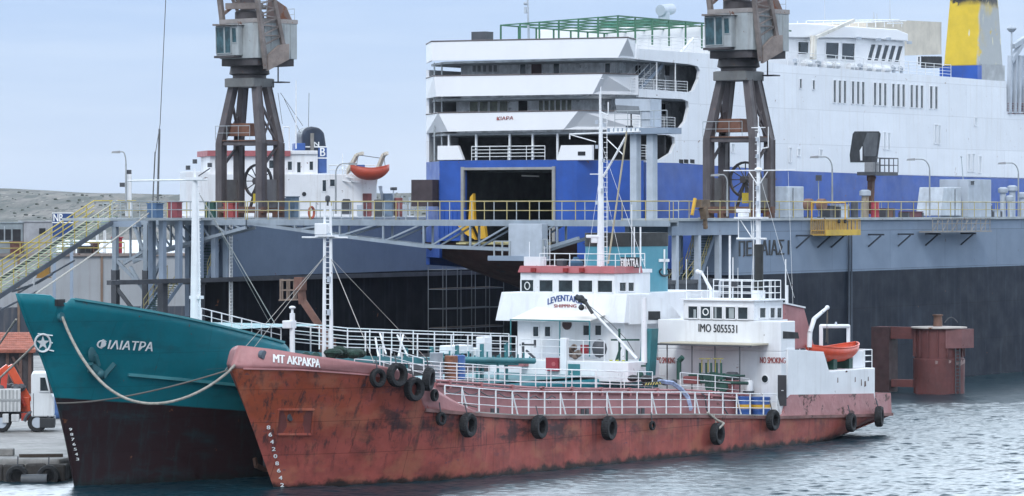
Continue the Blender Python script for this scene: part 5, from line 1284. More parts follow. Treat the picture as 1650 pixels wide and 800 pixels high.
text(FT, 'stern_lettering', 'ΚΙΑΡΑ', redtxt, quadmap(*[Q.x(*k, XF-.5)-off_ for k in ((800.5, 194), (827, 193), (827, 187.5), (800.5, 188.5))], (-1, 0, 0)), shear=.1)
# ---- openings and marks of the white side
def swin2(px0, py0, px1, py1, m_=glassd, sl=.07, nm='window', Y_=SY, lean=0):
    a, b = Q.y(px0-lean, py1, Y_), Q.y(px1-lean, py1+sl*(px1-px0), Y_); c, d = Q.y(px1, py0+sl*(px1-px0), Y_), Q.y(px0, py0, Y_)
    return window(FT, *[p-off_ for p in (a, b, c, d)], (0, -1, 0), m_, fwhite, .06, nm)
slotm = glass('slot_glass', (.09, .105, .11), .2)
for g0, n in ((1342, 3), (1371.5, 3), (1407, 3), (1436.5, 3), (1466, 3), (1497.5, 2)):
    for k in range(n):
        x = g0+k*8.2; y0_ = 129+(x-1342)*.062; swin2(x, y0_, x+4.6, y0_+37, slotm)
for x in (1287.5, 1308.5): swin2(x, 127+(x-1287)*.1, x+4, 143+(x-1287)*.1, slotm)
vent = M('vent_slats', (.60, .63, .66), .6, var=.1)
for x, y_, w, h_ in ((1423, 213, 4, 28), (1430, 214, 4, 28), (1505, 201, 4, 31), (1511, 202, 4, 31), (1559, 248, 4, 29), (1566, 248, 4, 29), (1577, 252, 4, 27), (1271, 238, 4, 24), (1285, 240, 4, 12), (1320, 241, 5, 11), (1178, 232, 5, 14), (1570, 190, 4, 13)):
    swin2(x, y_, x+w, y_+h_, vent, .03, 'vent_grille')
q = [s(*k) for k in ((1370, 262), (1369, 250), (1374, 216), (1377, 212), (1416, 212), (1419, 216), (1413, 262))]
fMB().slab([p-Vector((0, .012, 0)) for p in q], (0, -1, 0), .05).build('pilot_door', dark, FT)
q = [s(*k) for k in ((1390, 232), (1397, 214), (1415, 214), (1411, 252), (1392, 252))]; fMB().slab([p-Vector((0, .03, 0)) for p in q], (0, -1, 0), .04).build('door_leaf', dgrey, FT)
q = [s(*k) for k in ((1386, 259), (1385, 243), (1389, 236), (1389, 259))]; fMB().slab([p-Vector((0, .03, 0)) for p in q], (0, -1, 0), .03).build('door_pale_plate', fwhite2, FT)  # narrow white plate set in the pilot door
for x in (1094, 1102, 1112): q = [s(*k) for k in ((x, 263), (x+7, 264), (x+7, 257.5), (x, 257))]; fMB().slab([p-Vector((0, .01, 0)) for p in q], (0, -1, 0), .04).build('fairlead', dark, FT)
# step at the funnel's forward end and the boat deck beyond
fMB().box(s(1622, 180).x, 95, SY+2.5, C_Y+HB_-2.5, s(1640, 183).z-.2, s(1640, 150).z).build('forward_house', M('ferry_recess', (.22, .18, .18), .7, var=.4), FT)
mb = fMB(); 
for px in (1626, 1634, 1641, 1650): mb.beam(s(px, 183), s(px+2, 90), .35, .35)
mb.beam(s(1632, 75), s(1652, 62), .4).beam(s(1628, 100), s(1650, 66), .4); mb.build('boat_davit', lgrey, FT)
mb = fMB(); q = s(1630, 184)
for k in range(5): mb.tube(s(1624, 183-k*4), s(1675, 184-k*4), .035)
mb.build('forward_rail', M('rail_maroon', (.20, .08, .08), .6), FT)
mb = fMB().tube(s(1630, 150), s(1630, 50), .08).lathe([(.2, 0), (.42, .25), (.42, .35), (.1, .55)], s(1630, 52), 14); mb.build('light_column', lgrey, FT)
# ---- top of the house
zT = ZD[3]
tS = lambda px, py: Q.y(px, py, SY+1.2)
rail(FT, [Vector((s(1030, 78).x, SY+.15, s(1030, 79).z))-off_, Vector((s(1138, 85).x, SY+.15, s(1138, 87).z))-off_], 1.0, 4, 1.6, railw, .02, .025)
rail(FT, [Vector((s(1272, 104).x, SY+.15, s(1272, 105).z))-off_, Vector((s(1535, 124).x, SY+.15, s(1535, 125).z))-off_], 1.0, 4, 1.6, railw, .02, .028)
# wheelhouse block
BY = SY+1.6
bs_ = lambda px, py: Q.y(px, py, BY)
bz0 = bs_(1300, 108).z-1
brp = [bs_(*k) for k in ((1150, 108), (1150, 60), (1385, 62), (1458, 66), (1458, 115))]
bridge = fMB().prism([(p.x, p.z) for p in brp], 'y', BY, C_Y+HB_-1.6).build('bridge_house', fwhite2, FT, bevel=.05)
rfp = [bs_(*k) for k in ((1150, 60), (1150, 40), (1290, 38), (1440, 48), (1457, 55), (1457, 67), (1385, 62))]
fMB().prism([(p.x, p.z) for p in rfp], 'y', BY-.35, C_Y+HB_-1.25).build('bridge_roof', fwhite2, FT, bevel=.06)
def bw(x0, y0_, x1, y1_, lean=0):
    a, b, c, d = bs_(x0-lean, y1_), bs_(x1-lean, y1_+.04*(x1-x0)), bs_(x1, y0_+.04*(x1-x0)), bs_(x0, y0_)
    window(FT, *[p-off_ for p in (a, b, c, d)], (0, -1, 0), glassd, fwhite2, .08)
bw(1330, 68, 1351, 96, 1); bw(1356, 69, 1377, 97, 1); bw(1285, 67, 1302, 88)
for k in range(5): bw(1403+k*11, 71+k*.7, 1410.5+k*11, 98+k*.7, 7)
bw(1478-0, 91, 1482, 105)
for px, py in ((1376, 60), (1408, 62), (1424, 61), (1458, 67)): q = bs_(px, py+2); fMB().box(q.x-.3, q.x+.3, BY-.5, BY-.3, q.z-.12, q.z+.1).build('floodlight', lgrey, FT)
bb2 = Q.y(1455, 90, C_Y-5); 
be = [Q.y(*k, C_Y-4) for k in ((1395, 92), (1395, 35), (1456, 33), (1517, 36), (1517, 88))]
fMB().prism([(p.x, p.z) for p in be], 'y', C_Y-4, C_Y+4).build('funnel_house', cream, FT)
mb = fMB()
for k in range(6): q = Q.y(1488+k*5.2, 100, C_Y-4.05); mb.box(q.x-.35, q.x+.35, C_Y-4.1, C_Y-4.0, q.z-.5, q.z+.45)
mb.build('house_window', dark, FT)
# deck crane arm
q = [Q.y(*k, SY+.9) for k in ((1310, 96), (1311, 58), (1318, 50), (1376, 33))]
mb = fMB().beam(q[0], q[1], .40, .35).beam(q[1]-Vector((0, 0, .2)), q[3], .18, .24).tube(q[0]+Vector((-.3, 0, .2)), q[1]+Vector((-.2, 0, 0)), .12); mb.build('deck_crane', M('davit_cream', (.66, .64, .58), .6, rust=.08), FT)
# clutter of ventilators and liferafts along the upper rail
raft = M('raft_white', (.70, .72, .74), .5)
for px in (1300, 1332, 1345, 1372, 1398, 1412, 1427): q = Q.y(px, 106+(px-1300)*.07, SY+.8); MB(fb_).lathe([(.0, -.55), (.26, -.5), (.32, -.2), (.32, .2), (.26, .5), (0, .55)], (q.x, SY+.8, q.z+.15), 12, 'x').build('liferaft', raft, FT, smooth=True)
for px in (1283, 1320, 1387, 1440, 1452): q = Q.y(px, 110+(px-1300)*.07, SY+1.0); MB(fb_).tube((q.x, SY+1, q.z-.4), (q.x, SY+1, q.z+.5), .14).tube((q.x, SY+1, q.z+.45), (q.x-.25, SY+1, q.z+.5), .2).build('ventilator', lgrey, FT)
for px, y0_, y1_ in ((1329, 0, 45), (1434, 0, 36), (1413, 22, 36), (1408, 20, 34)): fMB().tube(Q.y(px, y1_, C_Y), Q.y(px, y0_, C_Y), .06, .03).build('aerial', lgrey, FT)
mb = fMB(); 
for (a, b) in (((1280, 40), (1460, 34)), ((1300, 34), (1450, 32)), ((1430, 38), (1455, 38))): mb.tube(Q.y(*a, C_Y-6), Q.y(*b, C_Y-6), .04)
for px in range(1285, 1460, 14): mb.tube(Q.y(px, 44, C_Y-6), Q.y(px, 34, C_Y-6), .03)
mb.build('roof_rail', railw, FT)
# funnel: yellow, with grey primer patches and sooty top
def funl(nt, v, c):
    sx = nd(nt, 'ShaderNodeSeparateXYZ'); nt.links.new(v, sx.inputs[0])
    X = math_(nt, 'SUBTRACT', math_(nt, 'MULTIPLY', noise(nt, v, .5, 4), .5), sx.outputs[1])
    c = mix_rgba(nt, math_(nt, 'MULTIPLY', ramp(nt, X, FXL, FXL+.25), ramp(nt, noise(nt, v, .33, 5), .36, .44)), c, (.36, .38, .38))
    z = math_(nt, 'ADD', sx.outputs[2], math_(nt, 'MULTIPLY', noise(nt, v, .8, 6), 1.1)); c = mix_rgba(nt, math_(nt, 'MULTIPLY', ramp(nt, z, FZT+.5, FZT+1.2), ramp(nt, noise(nt, v, .6, 5, .6, off=(1, 1, 6)), .44, .50)), c, (.02, .02, .025))
    c = mix_rgba(nt, ramp(nt, noise(nt, v, 1.0, 4, .5, (1.2, 1, .3), (4, 0, 2)), .62, .63), c, (.60, .58, .42)); return mix_rgba(nt, ramp(nt, noise(nt, v, .62, 5, .6, off=(2, 8, 1)), .66, .67), c, (.05, .05, .045))
fq = [Q.y(*k, C_Y-1.7) for k in ((1577, 108), (1583, -14), (1611, -14), (1617, 108))]
FXL = 1.65; FZT = Q.y(1570, 6, C_Y-3).z-1.6
fm_ = M('funnel_yellow', (.60, .43, .03), .55, var=.08, extra=funl)
fun = fMB().hexa([(fq[0].x, C_Y-1.7, fq[0].z), (fq[3].x, C_Y-1.7, fq[3].z), (fq[3].x, C_Y+1.7, fq[3].z), (fq[0].x, C_Y+1.7, fq[0].z)], [(fq[1].x, C_Y-1.55, fq[1].z), (fq[2].x, C_Y-1.55, fq[2].z), (fq[2].x, C_Y+1.4, fq[2].z), (fq[1].x, C_Y+1.4, fq[1].z)]).build('funnel', fm_, FT, bevel=.2)
q0, q1 = Q.y(1575, 130, C_Y-1.8), Q.y(1582, 106, C_Y-1.8)
fMB().box(q0.x, q1.x, C_Y-1.8, C_Y+1.8, q0.z-.5, q1.z).build('funnel_base', fblue, FT)
q1b = Q.y(1619, 106, C_Y-1.78); fMB().box(q1.x, q1b.x, C_Y-1.78, C_Y+1.78, q0.z-.5, q1b.z).build('funnel_base', M('primer_grey', (.38, .40, .41), .7, var=.2), FT)
# pergola frame over the aft sun deck
gm = M('pergola_green', (.045, .15, .085), .6, var=.2); mb = fMB()
pg = lambda x, y, z: Vector((x, y, z)); gx0 = XF+1.5; ga, gb = Q.x(807, 62, gx0).y, SY+1.0; gz_ = Q.x(807, 41, gx0).z; gxe = 30; zt5 = Q.x(819, 62, XF).z
def gzz(y): return gz_+.40*(ga-y)/(ga-gb)
for x in np.arange(gx0, gxe, 2.4):
    ys = np.linspace(ga, gb, 7)
    for a, b in zip(ys, ys[1:]): mb.beam((x, a, gzz(a)), (x, b, gzz(b)), .08)
    for y in (ga, gb): mb.beam((x, y, zt5-.4), (x, y, gzz(y)), .10)
for y in np.linspace(ga, gb, 7): mb.beam((gx0, y, gzz(y)), (gxe, y, gzz(y)), .10)
for y in np.linspace(ga, gb, 7)[1:-1]: mb.beam((gx0, y, zt5-.4), (gx0, y, gzz(y)), .10)
mb.build('pergola', gm, FT)
q = Q.x(776, 62, XF+1); fMB().box(XF+.6, XF+1.6, q.y-.6, q.y+.6, q.z-.3, q.z+.45).build('cool_box', dgrey, FT)
p = Q.x(852, 64, XF+3); mb = fMB().tube(p, Q.x(850, -6, XF+3)+Vector((0, 0, 0)), .09, .06).tube(Q.x(846, 18, XF+3), Q.x(852, 12, XF+3), .06).tube(Q.x(845, 6, XF+3), Q.x(850, 6, XF+3), .12).tube(Q.x(847, 12, XF+3), Q.x(847, 22, XF+3), .12); mb.build('stern_mast', lgrey, FT)
q0, q1 = Q.y(1062, 64, C_Y-2), Q.y(1118, 36, C_Y-2); fMB().box(q0.x, q1.x, C_Y-2, C_Y+3, q0.z-.6, q1.z).build('bar_kiosk', M('kiosk_green', (.06, .17, .13), .7, var=.6, vs=.6), FT)
a = Q.y(1080, 62, C_Y-2.05), Q.y(1100, 45, C_Y-2.05); fMB().box(a[0].x, a[1].x, C_Y-2.06, C_Y-2, a[0].z, a[1].z).build('kiosk_panel', M('kiosk_blue', (.15, .30, .45), .6), FT)
p = Q.y(1070, 36, C_Y); fMB().tube(p, Q.y(1070, 20, C_Y), .45).tube(Q.y(1064, 17, C_Y), Q.y(1082, 15, C_Y), .42, n=14).build('vent_cowl', lgrey, FT, smooth=True)
q0, q1 = Q.y(1125, 78, SY+3), Q.y(1170, 52, SY+3); fMB().box(q0.x, 44, SY+3, C_Y, q0.z-.5, q1.z).build('cabin_block', fwhite2, FT)
mb = fMB().tube(Q.y(1096, 86, SY+.6), Q.y(1117, 62, SY+.6), .09); mb.build('raft_davit', fwhite2, FT)
# ================================================================== DOCK CRANES
def crane(base, label):
    t = thing('dock_crane', label, 'crane', Q, base, 'portal cranes on the dock wings')
    pm = M('crane_brown', (.078, .067, .071), .65, var=.25, vs=.6, streak=.4, scol=(.17, .16, .16), rust=.12, rcol=(.13, .06, .045)); hm_ = M('crane_house_grey', (.33, .36, .37), .6, var=.12, vs=.8, streak=.5, scol=(.17, .16, .15), rust=.08)
    dm = M('crane_dark', (.05, .045, .048), .7, var=.3, rust=.15); jm = M('jib_brown', (.17, .145, .135), .7, var=.35, rust=.2, rcol=(.14, .07, .05))
    ax, ay = 1.08, 1.75
    for sx in (-1, 1):
        mb = MB().beam((sx*ax, -ay-.35, .55), (sx*ax, ay+.35, .55), .5, .45)
        mb.build('sill_beam', rustm, t)
    mb = MB()
    for sx in (-1, 1):
        for sy in (-1, 1):
            mb.box(sx*ax-.45, sx*ax+.45, sy*ay-.22, sy*ay+.22, .0, .4)
            for d in (-.25, .25): mb.tube((sx*ax+d, sy*ay-.15, .2), (sx*ax+d, sy*ay+.15, .2), .2, n=12)
    mb.build('bogie', rustm, t)
    for sx in (-1, 1):
        for sy in (-1, 1):
            a, k, u = Vector((sx*ax, sy*ay, .7)), Vector((sx*ax, sy*ay, 5.3)), Vector((sx*.62, sy*1.02, 9.3))
            m_ = MB(); w0, w1 = .38, .30
            def ring(c, wx, wy): return [c+Vector(q) for q in ((-wx, -wy, 0), (wx, -wy, 0), (wx, wy, 0), (-wx, wy, 0))]
            m_.hexa(ring(a, .27, .27), ring(k, .27, .27)); m_.hexa(ring(k, .27, .27), ring(u, .26, .24))
            lg = m_.build('leg', pm, t, bevel=.02)
            fl = MB().beam(a+Vector((.29, 0, 0)), k+Vector((.29, 0, 0)), .66, .05, up=(1, 0, 0)).beam(k+Vector((.29, 0, 0)), u+Vector((.28, 0, 0)), .58, .05, up=(1, 0, 0)); fl.build('flange', pm, lg)
    for sy in (-1, 1):
        MB().box(-ax, ax, sy*ay-.06, sy*ay+.06, .7, 2.7).build('portal_panel', M('crane_panel', (.16, .155, .155), .65, streak=.4, rust=.12), t)
        MB().beam((-ax, sy*ay, 5.3), (ax, sy*ay, 5.3), .3, .3).beam((-ax, sy*ay, 3.4), (ax, sy*ay, 5.2), .16).beam((ax*.8, sy*1.6, 6), (-ax*.6, sy*1.15, 8.6), .16).beam((ax*.9, sy*1.75, 5.3), (-ax*.75, sy*1.4, 7.4), .12).beam((-ax*.9, sy*1.75, 5.3), (ax*.75, sy*1.4, 7.4), .12).build('brace', pm, t)
    for sx in (-1, 1): MB().beam((sx*ax, -ay, 5.25), (sx*ax, ay, 5.25), .22, .26).build('cross_beam', pm, t)
    pl = MB().box(-1.3, 1.3, -1.9, 2.0, 5.42, 5.50).build('service_platform', rustm, t)
    MB().box(-.5, .9, -.4, 1.9, 5.8, 6.7).build('cable_chamber', M('rust_box', (.16, .075, .05), .75, var=.3), pl)
    rail(t, [(-1.35, 2.0, 5.5), (1.3, 2.0, 5.5)], 1.0, 2, 1.2, railg, .02, .02); rail(t, [(-1.35, -1.0, 5.5), (-1.35, 2.0, 5.5)], 1.0, 2, 1.0, railg, .02, .02)
    mb = MB().lathe([(1.1, -.1), (1.25, -.08), (1.25, .08), (1.1, .1), (1.1, -.1)], (ax+.1, .1, 2.6), 24, 'x'); mb.f = [f for f in mb.f if len(f) == 4]
    for k in range(6):
        a = k*math.pi/6; mb.beam((ax+.1, .1-1.15*math.cos(a), 2.6-1.15*math.sin(a)), (ax+.1, .1+1.15*math.cos(a), 2.6+1.15*math.sin(a)), .06)
    mb.tube((ax-.3, .1, 2.6), (ax+.5, .1, 2.6), .25); mb.beam((ax, -.5, .7), (ax, .1, 2.5), .16).beam((ax, .7, .7), (ax, .1, 2.5), .16); mb.build('cable_reel', dm, t)
    MB().box(.3, .9, -.75, -.1, 1.0, 1.7).build('motor_box', M('yellow_box', (.50, .38, .03), .6, rust=.1), t)
    MB().lathe([(1.75, 9.25), (1.78, 9.3), (1.78, 9.85), (1.6, 9.9)], (0, 0, 0), 4, sx=1, sy=1).build('portal_ring', M('ring_grey', (.14, .145, .145), .65, streak=.3, rust=.1), t).rotation_euler = (0, 0, math.pi/4-.0)
    MB().lathe([(1.2, 9.85), (1.2, 10.1), (1.45, 10.2), (1.35, 10.75), (1.7, 10.85)], (0, 0, 0), 24).build('slewing_ring', dm, t, smooth=True)
    vd = lambda r, d, z: Q.vd(r, d)+Vector((0, 0, z))
    # machinery house, plan in (right, away) metres
    plan = [(-2.1, -.35), (.45, -2.75), (.80, -2.75), (3.4, -.1), (1.0, 2.7), (-.2, 2.7)]
    def pr(z0, z1, k=1.0): 
        P = [vd(a*k, b*k, 0) for a, b in plan]; return MB().prism([(p.x, p.y) for p in P], 'z', z0, z1)
    pr(10.75, 11.25, .93).build('house_base', dm, t)
    hs = pr(11.25, 13.75).build('machinery_house', hm_, t, bevel=.03)
    pr(13.75, 14.05, 1.015).build('house_roof', M('roof_rust_grey', (.26, .24, .23), .7, rust=.15), t)
    mb = MB(); 
    for k in range(1, 6): q = Vector(vd(.8, -2.76, 0)).lerp(vd(3.4, -.11, 0), k/6); n_ = Q.vd(.7, -.7); mb.beam(q+n_*.02+Vector((0, 0, 11.3)), q+n_*.02+Vector((0, 0, 13.7)), .05)
    mb.build('panel_seam', hm_, hs)
    # driver's cab on the near-left wall
    w0, w1 = Vector(vd(-2.1, -.35, 0)), Vector(vd(.45, -2.75, 0)); nrm = Q.vd(-.68, -.73); L_ = lambda f, z, o=.0: w0.lerp(w1, f)+nrm*o+Vector((0, 0, z))
    cb = MB().hexa([L_(.04, 11.45), L_(.70, 11.45), L_(.70, 11.45, .45), L_(.04, 11.45, .45)], [L_(.04, 13.6), L_(.70, 13.6), L_(.70, 13.6, .52), L_(.04, 13.6, .52)]).build('cab', hm_, t, bevel=.03)
    cgl = glass('cab_glass', (.03, .075, .09))
    for f0, f1, z0, z1 in ((.06, .30, 11.62, 13.5), (.32, .50, 11.62, 13.5), (.53, .67, 12.35, 13.4)):
        window(cb, L_(f0, z0, .47), L_(f1, z0, .47), L_(f1, z1, .525), L_(f0, z1, .525), nrm, cgl, hm_, .05)
    MB().hexa([L_(.05, 13.58), L_(.75, 13.58), L_(.70, 13.58, .85), L_(.05, 13.58, .85)], [L_(.05, 13.72), L_(.75, 13.60), L_(.70, 13.60, .85), L_(.05, 13.72, .85)]).build('cab_visor', jm, cb)
    MB().hexa([L_(.05, 11.3), L_(.66, 11.3), L_(.66, 11.3, .7), L_(.05, 11.3, .7)], [L_(.05, 11.45), L_(.66, 11.45), L_(.66, 11.45, .7), L_(.05, 11.45, .7)]).build('cab_floor', dm, cb)
    # jib hinged low on the near-right side, lattice upward
    J0, J1 = vd(1.35, -2.5, 10.5), vd(2.6, -1.2, 11.6); K0, K1 = vd(.3, -3.6, 19.5), vd(1.05, -2.6, 19.5)
    jb = MB().beam(J0, K0, .28, .30).beam(J1, K1, .24, .28).build('jib', jm, t)
    mb = MB()
    for k in range(10):
        a, b = J0.lerp(K0, .18+k*.08), J1.lerp(K1, .12+k*.08+.04); mb.beam(a, b, .10); mb.beam(b, J0.lerp(K0, .18+(k+1)*.08), .09)
    mb.build('lattice', jm, jb)
    mb = MB(); P = [vd(1.5, -2.62, 10.35), vd(2.9, -1.25, 11.2), vd(2.9, -1.25, 12.3), vd(2.3, -1.85, 12.2), vd(1.5, -2.62, 11.4)]; mb.slab(P, Q.vd(.7, -.7), .25); mb.build('jib_foot', M('plate_brown', (.23, .19, .17), .7, var=.3, rust=.2), jb)
    # back frame, mast column and head gear over the roof
    mb = MB().beam(vd(-1.9, -.3, 14), vd(-2.5, -.3, 19), .32).beam(vd(-.6, .6, 14), vd(-2.2, -.1, 18), .2).beam(vd(-1.8, -.2, 14.5), vd(-.8, .4, 15.4), .22).beam(vd(-1.4, .2, 16.5), vd(-.2, .6, 14.2), .25)
    mb.build('back_frame', jm, t)
    MB().beam(vd(-1.6, -.6, 15.0), vd(1.0, -1.4, 15.0), .4, .42).beam(vd(-.3, .9, 15), vd(1.5, .9, 15), .3).build('top_beam', jm, t)
    MB().lathe([(1.05, 14.0), (1.05, 14.6), (.75, 14.75)], (0, 0, 0), 16).build('head_drum', dm, t, smooth=True)
    q = vd(-.15, .3, 0); MB().tube((q.x, q.y, 14.4), (q.x, q.y, 20), .55, n=14).build('mast_column', pm, t, smooth=True)
    mb = MB(); 
    for d in (0, .5): mb.tube(vd(.7+d, .4, 14), vd(.7+d, .4, 20), .04, n=5)
    for k in range(14): mb.tube(vd(.7, .4, 14.2+k*.4), vd(1.2, .4, 14.2+k*.4), .03, n=5)
    mb.build('ladder', railg, t)
    mb = MB(); P = [vd(1.2, .3, 14.05), vd(3.0, .2, 14.05), vd(2.6, .2, 15.0), vd(1.3, .3, 15.9)]; mb.slab(P, Q.vd(0, -1), .9); mb.build('winch_cover', M('winch_rust', (.14, .10, .09), .7, rust=.3), t)
    rail(t, [vd(1.6, 1.2, 14.05), vd(3.2, .1, 14.05)], .8, 2, .9, railg, .02, .02)
    mb = MB(); a = vd(2.0, .6, 9.6); mb.box(a.x-.5, a.x+.5, a.y-.7, a.y+.3, 9.6, 9.68); mb.tube(a, a+Vector((0, 0, 1.5)), .05); mb.build('side_platform', dm, t); 
    return t
CZ = DZ+.05
cq = Q.y(1190, 330, 1.8)
crane((cq.x, 1.8, CZ), 'portal crane on the near dock wing, standing in front of the white ferry side')
cq2 = Q.y(402, 330, 37.8)
c2 = crane((cq2.x, 37.8, CZ), 'portal crane on the far dock wing, standing alone against the sky')
# long hoist wire and hook rod of the far crane
pt = lambda px, py: Q.d(px, py, 262.0)-Vector((cq2.x, 37.8, CZ))
mb = MB().tube(pt(268, -20), pt(258, 200), .03, n=6).tube(pt(257, 208), pt(254, 330), .075, n=8).tube(pt(250, 245), pt(246, 330), .05, n=6).tube(pt(258, 200), pt(250, 250), .025)
mb.build('hoist_wire', M('wire', (.1, .1, .11)), c2)

# ================================================================== FLYING GANGWAYS across the open end
gx = -9.6
def gangway(y0, y1, chord, label, verts, diags, x=gx):
    t = thing('gangway_bridge', label, 'gangway', Q, (x, y0, DZ-.2))
    o = Vector((x, y0, DZ-.2)); B = lambda: MB(o); yy = lambda px, py=350: Q.x(px, py, x)
    B().box(x-.55, x+.55, y0, y1, DZ-.2, DZ-.05).build('walkway', M('walkway_grey', (.30, .33, .35), .7), t)
    for dx in (-.55, .55):
        m_ = B().beam((x+dx, y0, DZ-.28), (x+dx, y1, DZ-.28), .16, .36)
        pc = [yy(*k) for k in chord]
        for a, b in zip(pc, pc[1:]): m_.beam((x+dx, a.y, a.z), (x+dx, b.y, b.z), .16, .22)
        zc = interp([(p.y, p.z) for p in pc])
        for px in verts: y = yy(px).y; m_.beam((x+dx, y, zc(y)), (x+dx, y, DZ-.3), .12)
        for a, b in diags:
            ya, yb = yy(a).y, yy(b).y; m_.beam((x+dx, ya, zc(ya)), (x+dx, yb, DZ-.3), .11)
        m_.build('side_truss', M('truss_grey', (.27, .32, .37), .6, var=.12, streak=.2), t)
    for dx in (-.6, .6): rail(t, [Vector((x+dx, y0, DZ-.05))-o, Vector((x+dx, y1, DZ-.05))-o], 1.22, 2, 1.75, raily if dx < 0 else railg, .032, .036)
    return t
Yx = lambda px: Q.x(px, 350, gx).y
g1 = gangway(Yx(1086), Yx(407), [(408, 360), (560, 381), (690, 397), (875, 404), (940, 384)], 'long grey truss gangway crossing in front of the open ferry stern', (483, 555, 625, 690, 765, 835, 905), ((555, 620), (625, 690), (420, 480), (700, 762), (765, 832), (835, 905), (483, 553)))
g2 = gangway(Yx(404), Yx(186), [(404, 367), (330, 387), (232, 412), (207, 423)], 'shorter grey truss gangway that deepens towards the access stairs', (218, 250, 283, 330, 372), ((250, 232), (283, 258), (310, 283), (345, 330), (372, 350), (397, 378)))
# cabinet and hung platform below the long gangway
o = Vector((gx-.9, Yx(848), 9.0)); t = thing('hung_platform', 'grey steel cabinet on a hung platform under the long gangway', 'platform', Q, o)
a, b = Q.x(795, 420, gx-.9), Q.x(883, 413, gx-.9)
MB(o).box(gx-1.6, gx-.7, b.y, a.y, a.z, b.z).build('floor', grey, t); lo = a.z
a, b = Q.x(823, 413, gx-1.2), Q.x(877, 361, gx-1.2); MB(o).box(gx-1.5, gx-.75, b.y, a.y, a.z, b.z).build('cabinet', lgrey, t, bevel=.03)
mb = MB(o)
for px in (797, 810, 822): q = Q.x(px, 400, gx-1.5); mb.beam((gx-1.55, q.y, lo), (gx-1.55, q.y, Q.x(px, 389, gx-1.5)[2]), .08)
for py in (389, 402): mb.beam((gx-1.55, Q.x(797, py, gx-1.5)[1], Q.x(797, py, gx-1.5)[2]), (gx-1.55, Q.x(822, py, gx-1.5)[1], Q.x(797, py, gx-1.5)[2]), .07)
mb.build('guard_rail', railg, t); mb = MB(o)
for px in (876, 883): q = Q.x(px, 400, gx-1.5); mb.beam((gx-1.55, q.y, lo), (gx-1.55, q.y, Q.x(px, 386, gx-1.5)[2]), .08)
for py in (386, 400): mb.beam((gx-1.55, Q.x(876, py, gx-1.5)[1], Q.x(876, py, gx-1.5)[2]), (gx-1.55, Q.x(883, py, gx-1.5)[1], Q.x(876, py, gx-1.5)[2]), .07)
mb.build('guard_rail', railg, t)
# swing leg at the near end and control tower
o = Vector((-8.2, Q.x(1037, 350, -8.2)[1], DZ)); t = thing('control_tower', 'grey control cabin on two tall columns beside the ferry quarter', 'tower', Q, o)
g = lambda px, py: Q.x(px, py, -8.2)
for px in (1024, 1050.5): a = g(px, 348); MB(o).box(-8.5, -7.9, a.y-.24, a.y+.24, DZ-.1, g(px, 214).z).build('column', lgrey, t)
a, b = g(988, 217), g(1086, 206); MB(o).box(-9.0, -7.2, b.y, a.y, a.z, b.z).build('platform', grey, t)
cp = [g(*k) for k in ((1000, 168), (1000, 160), (1056, 160), (1056, 205), (1043, 205), (1040, 186), (1006, 182))]
MB(o).prism([(p.y, p.z) for p in cp], 'x', -8.9, -7.4).build('cabin', lgrey, t)
q = [g(*k) for k in ((1003, 182), (1040, 184), (1038, 172), (1002, 170))]; MB(o).slab([p-Vector((.76, 0, 0)) for p in q], (-1, 0, 0), .04).build('cabin_window', M('cabin_pane_grey', (.18, .20, .22), .5), t)  # plain grey plate for the cabin window
za = a.z+.5
rail(t, [Vector((-8.95, g(1000, 200).y, b.z))-o, Vector((-8.95, g(1084, 200).y, b.z))-o], 1.1, 2, 1.0, railg, .025, .025)
mb = MB(o).tube(g(1017, 206), g(1017, 180), .05).box(-8.6, -8.2, g(1020, 185).y, g(1013, 185).y, g(1016, 206).z, g(1016, 203).z); mb.build('console', dgrey, t)
mb = MB(o); 
for px in range(996, 1044, 7): q = g(px, 213); mb.box(-9.08, -8.98, q.y-.1, q.y+.1, g(px, 214).z, g(px, 207.5).z)
mb.build('cabin_lettering_plate', whitetxt, t)

# ================================================================== trestle tower and access stairs
o = Vector((gx, Yx(215), 1.0)); t = thing('trestle_tower', 'grey lattice trestle carrying the gangway end above the teal bow', 'trestle', Q, o)
g = lambda px, py, dx=0: Q.x(px, py, gx+dx)
tm = MATS['truss_grey'] if 'truss_grey' in MATS else grey
for dx in (-1.0, 1.6):
    for px in (186, 236):
        a = g(px, 460, dx); MB(o).box(gx+dx-.17, gx+dx+.17, a.y-.17, a.y+.17, 8.2, DZ-.3).build('column', tm, t); MB(o).box(gx+dx-.22, gx+dx+.22, a.y-.22, a.y+.22, 1.0, 8.2).build('footing_column', dgrey, t)
    m_ = MB(o)
    for (a, b) in (((186, 418), (236, 470)), ((236, 418), (262, 480)), ((215, 360), (236, 418)), ((240, 360), (262, 412)), ((200, 425), (240, 400)), ((210, 430), (250, 500)), ((262, 412), (228, 500))): m_.beam(g(*a, dx), g(*b, dx), .2)
    m_.beam(g(186, 418, dx), g(236, 418, dx), .16); m_.build('diagonal', tm, t)
    m_ = MB(o).beam(g(180, 455, dx), g(330, 455, dx), .32).beam(g(186, 462, dx), g(215, 500, dx), .22).beam(g(258, 462, dx), (g(225, 510, dx)), .22); m_.build('tie_beam', dgrey, t)
MB(o).box(gx-1.2, gx+1.9, g(236, 350).y, g(180, 350).y, DZ-.6, DZ-.22).build('platform', grey, t)
rail(t, [Vector((gx-1.1, g(192, 350).y, DZ-.2))-o, Vector((gx-1.1, g(182, 350).y, DZ-.2))-o, Vector((gx+1.8, g(182, 350).y, DZ-.2))-o], 1.25, 2, 1.0, railg, .03, .03)
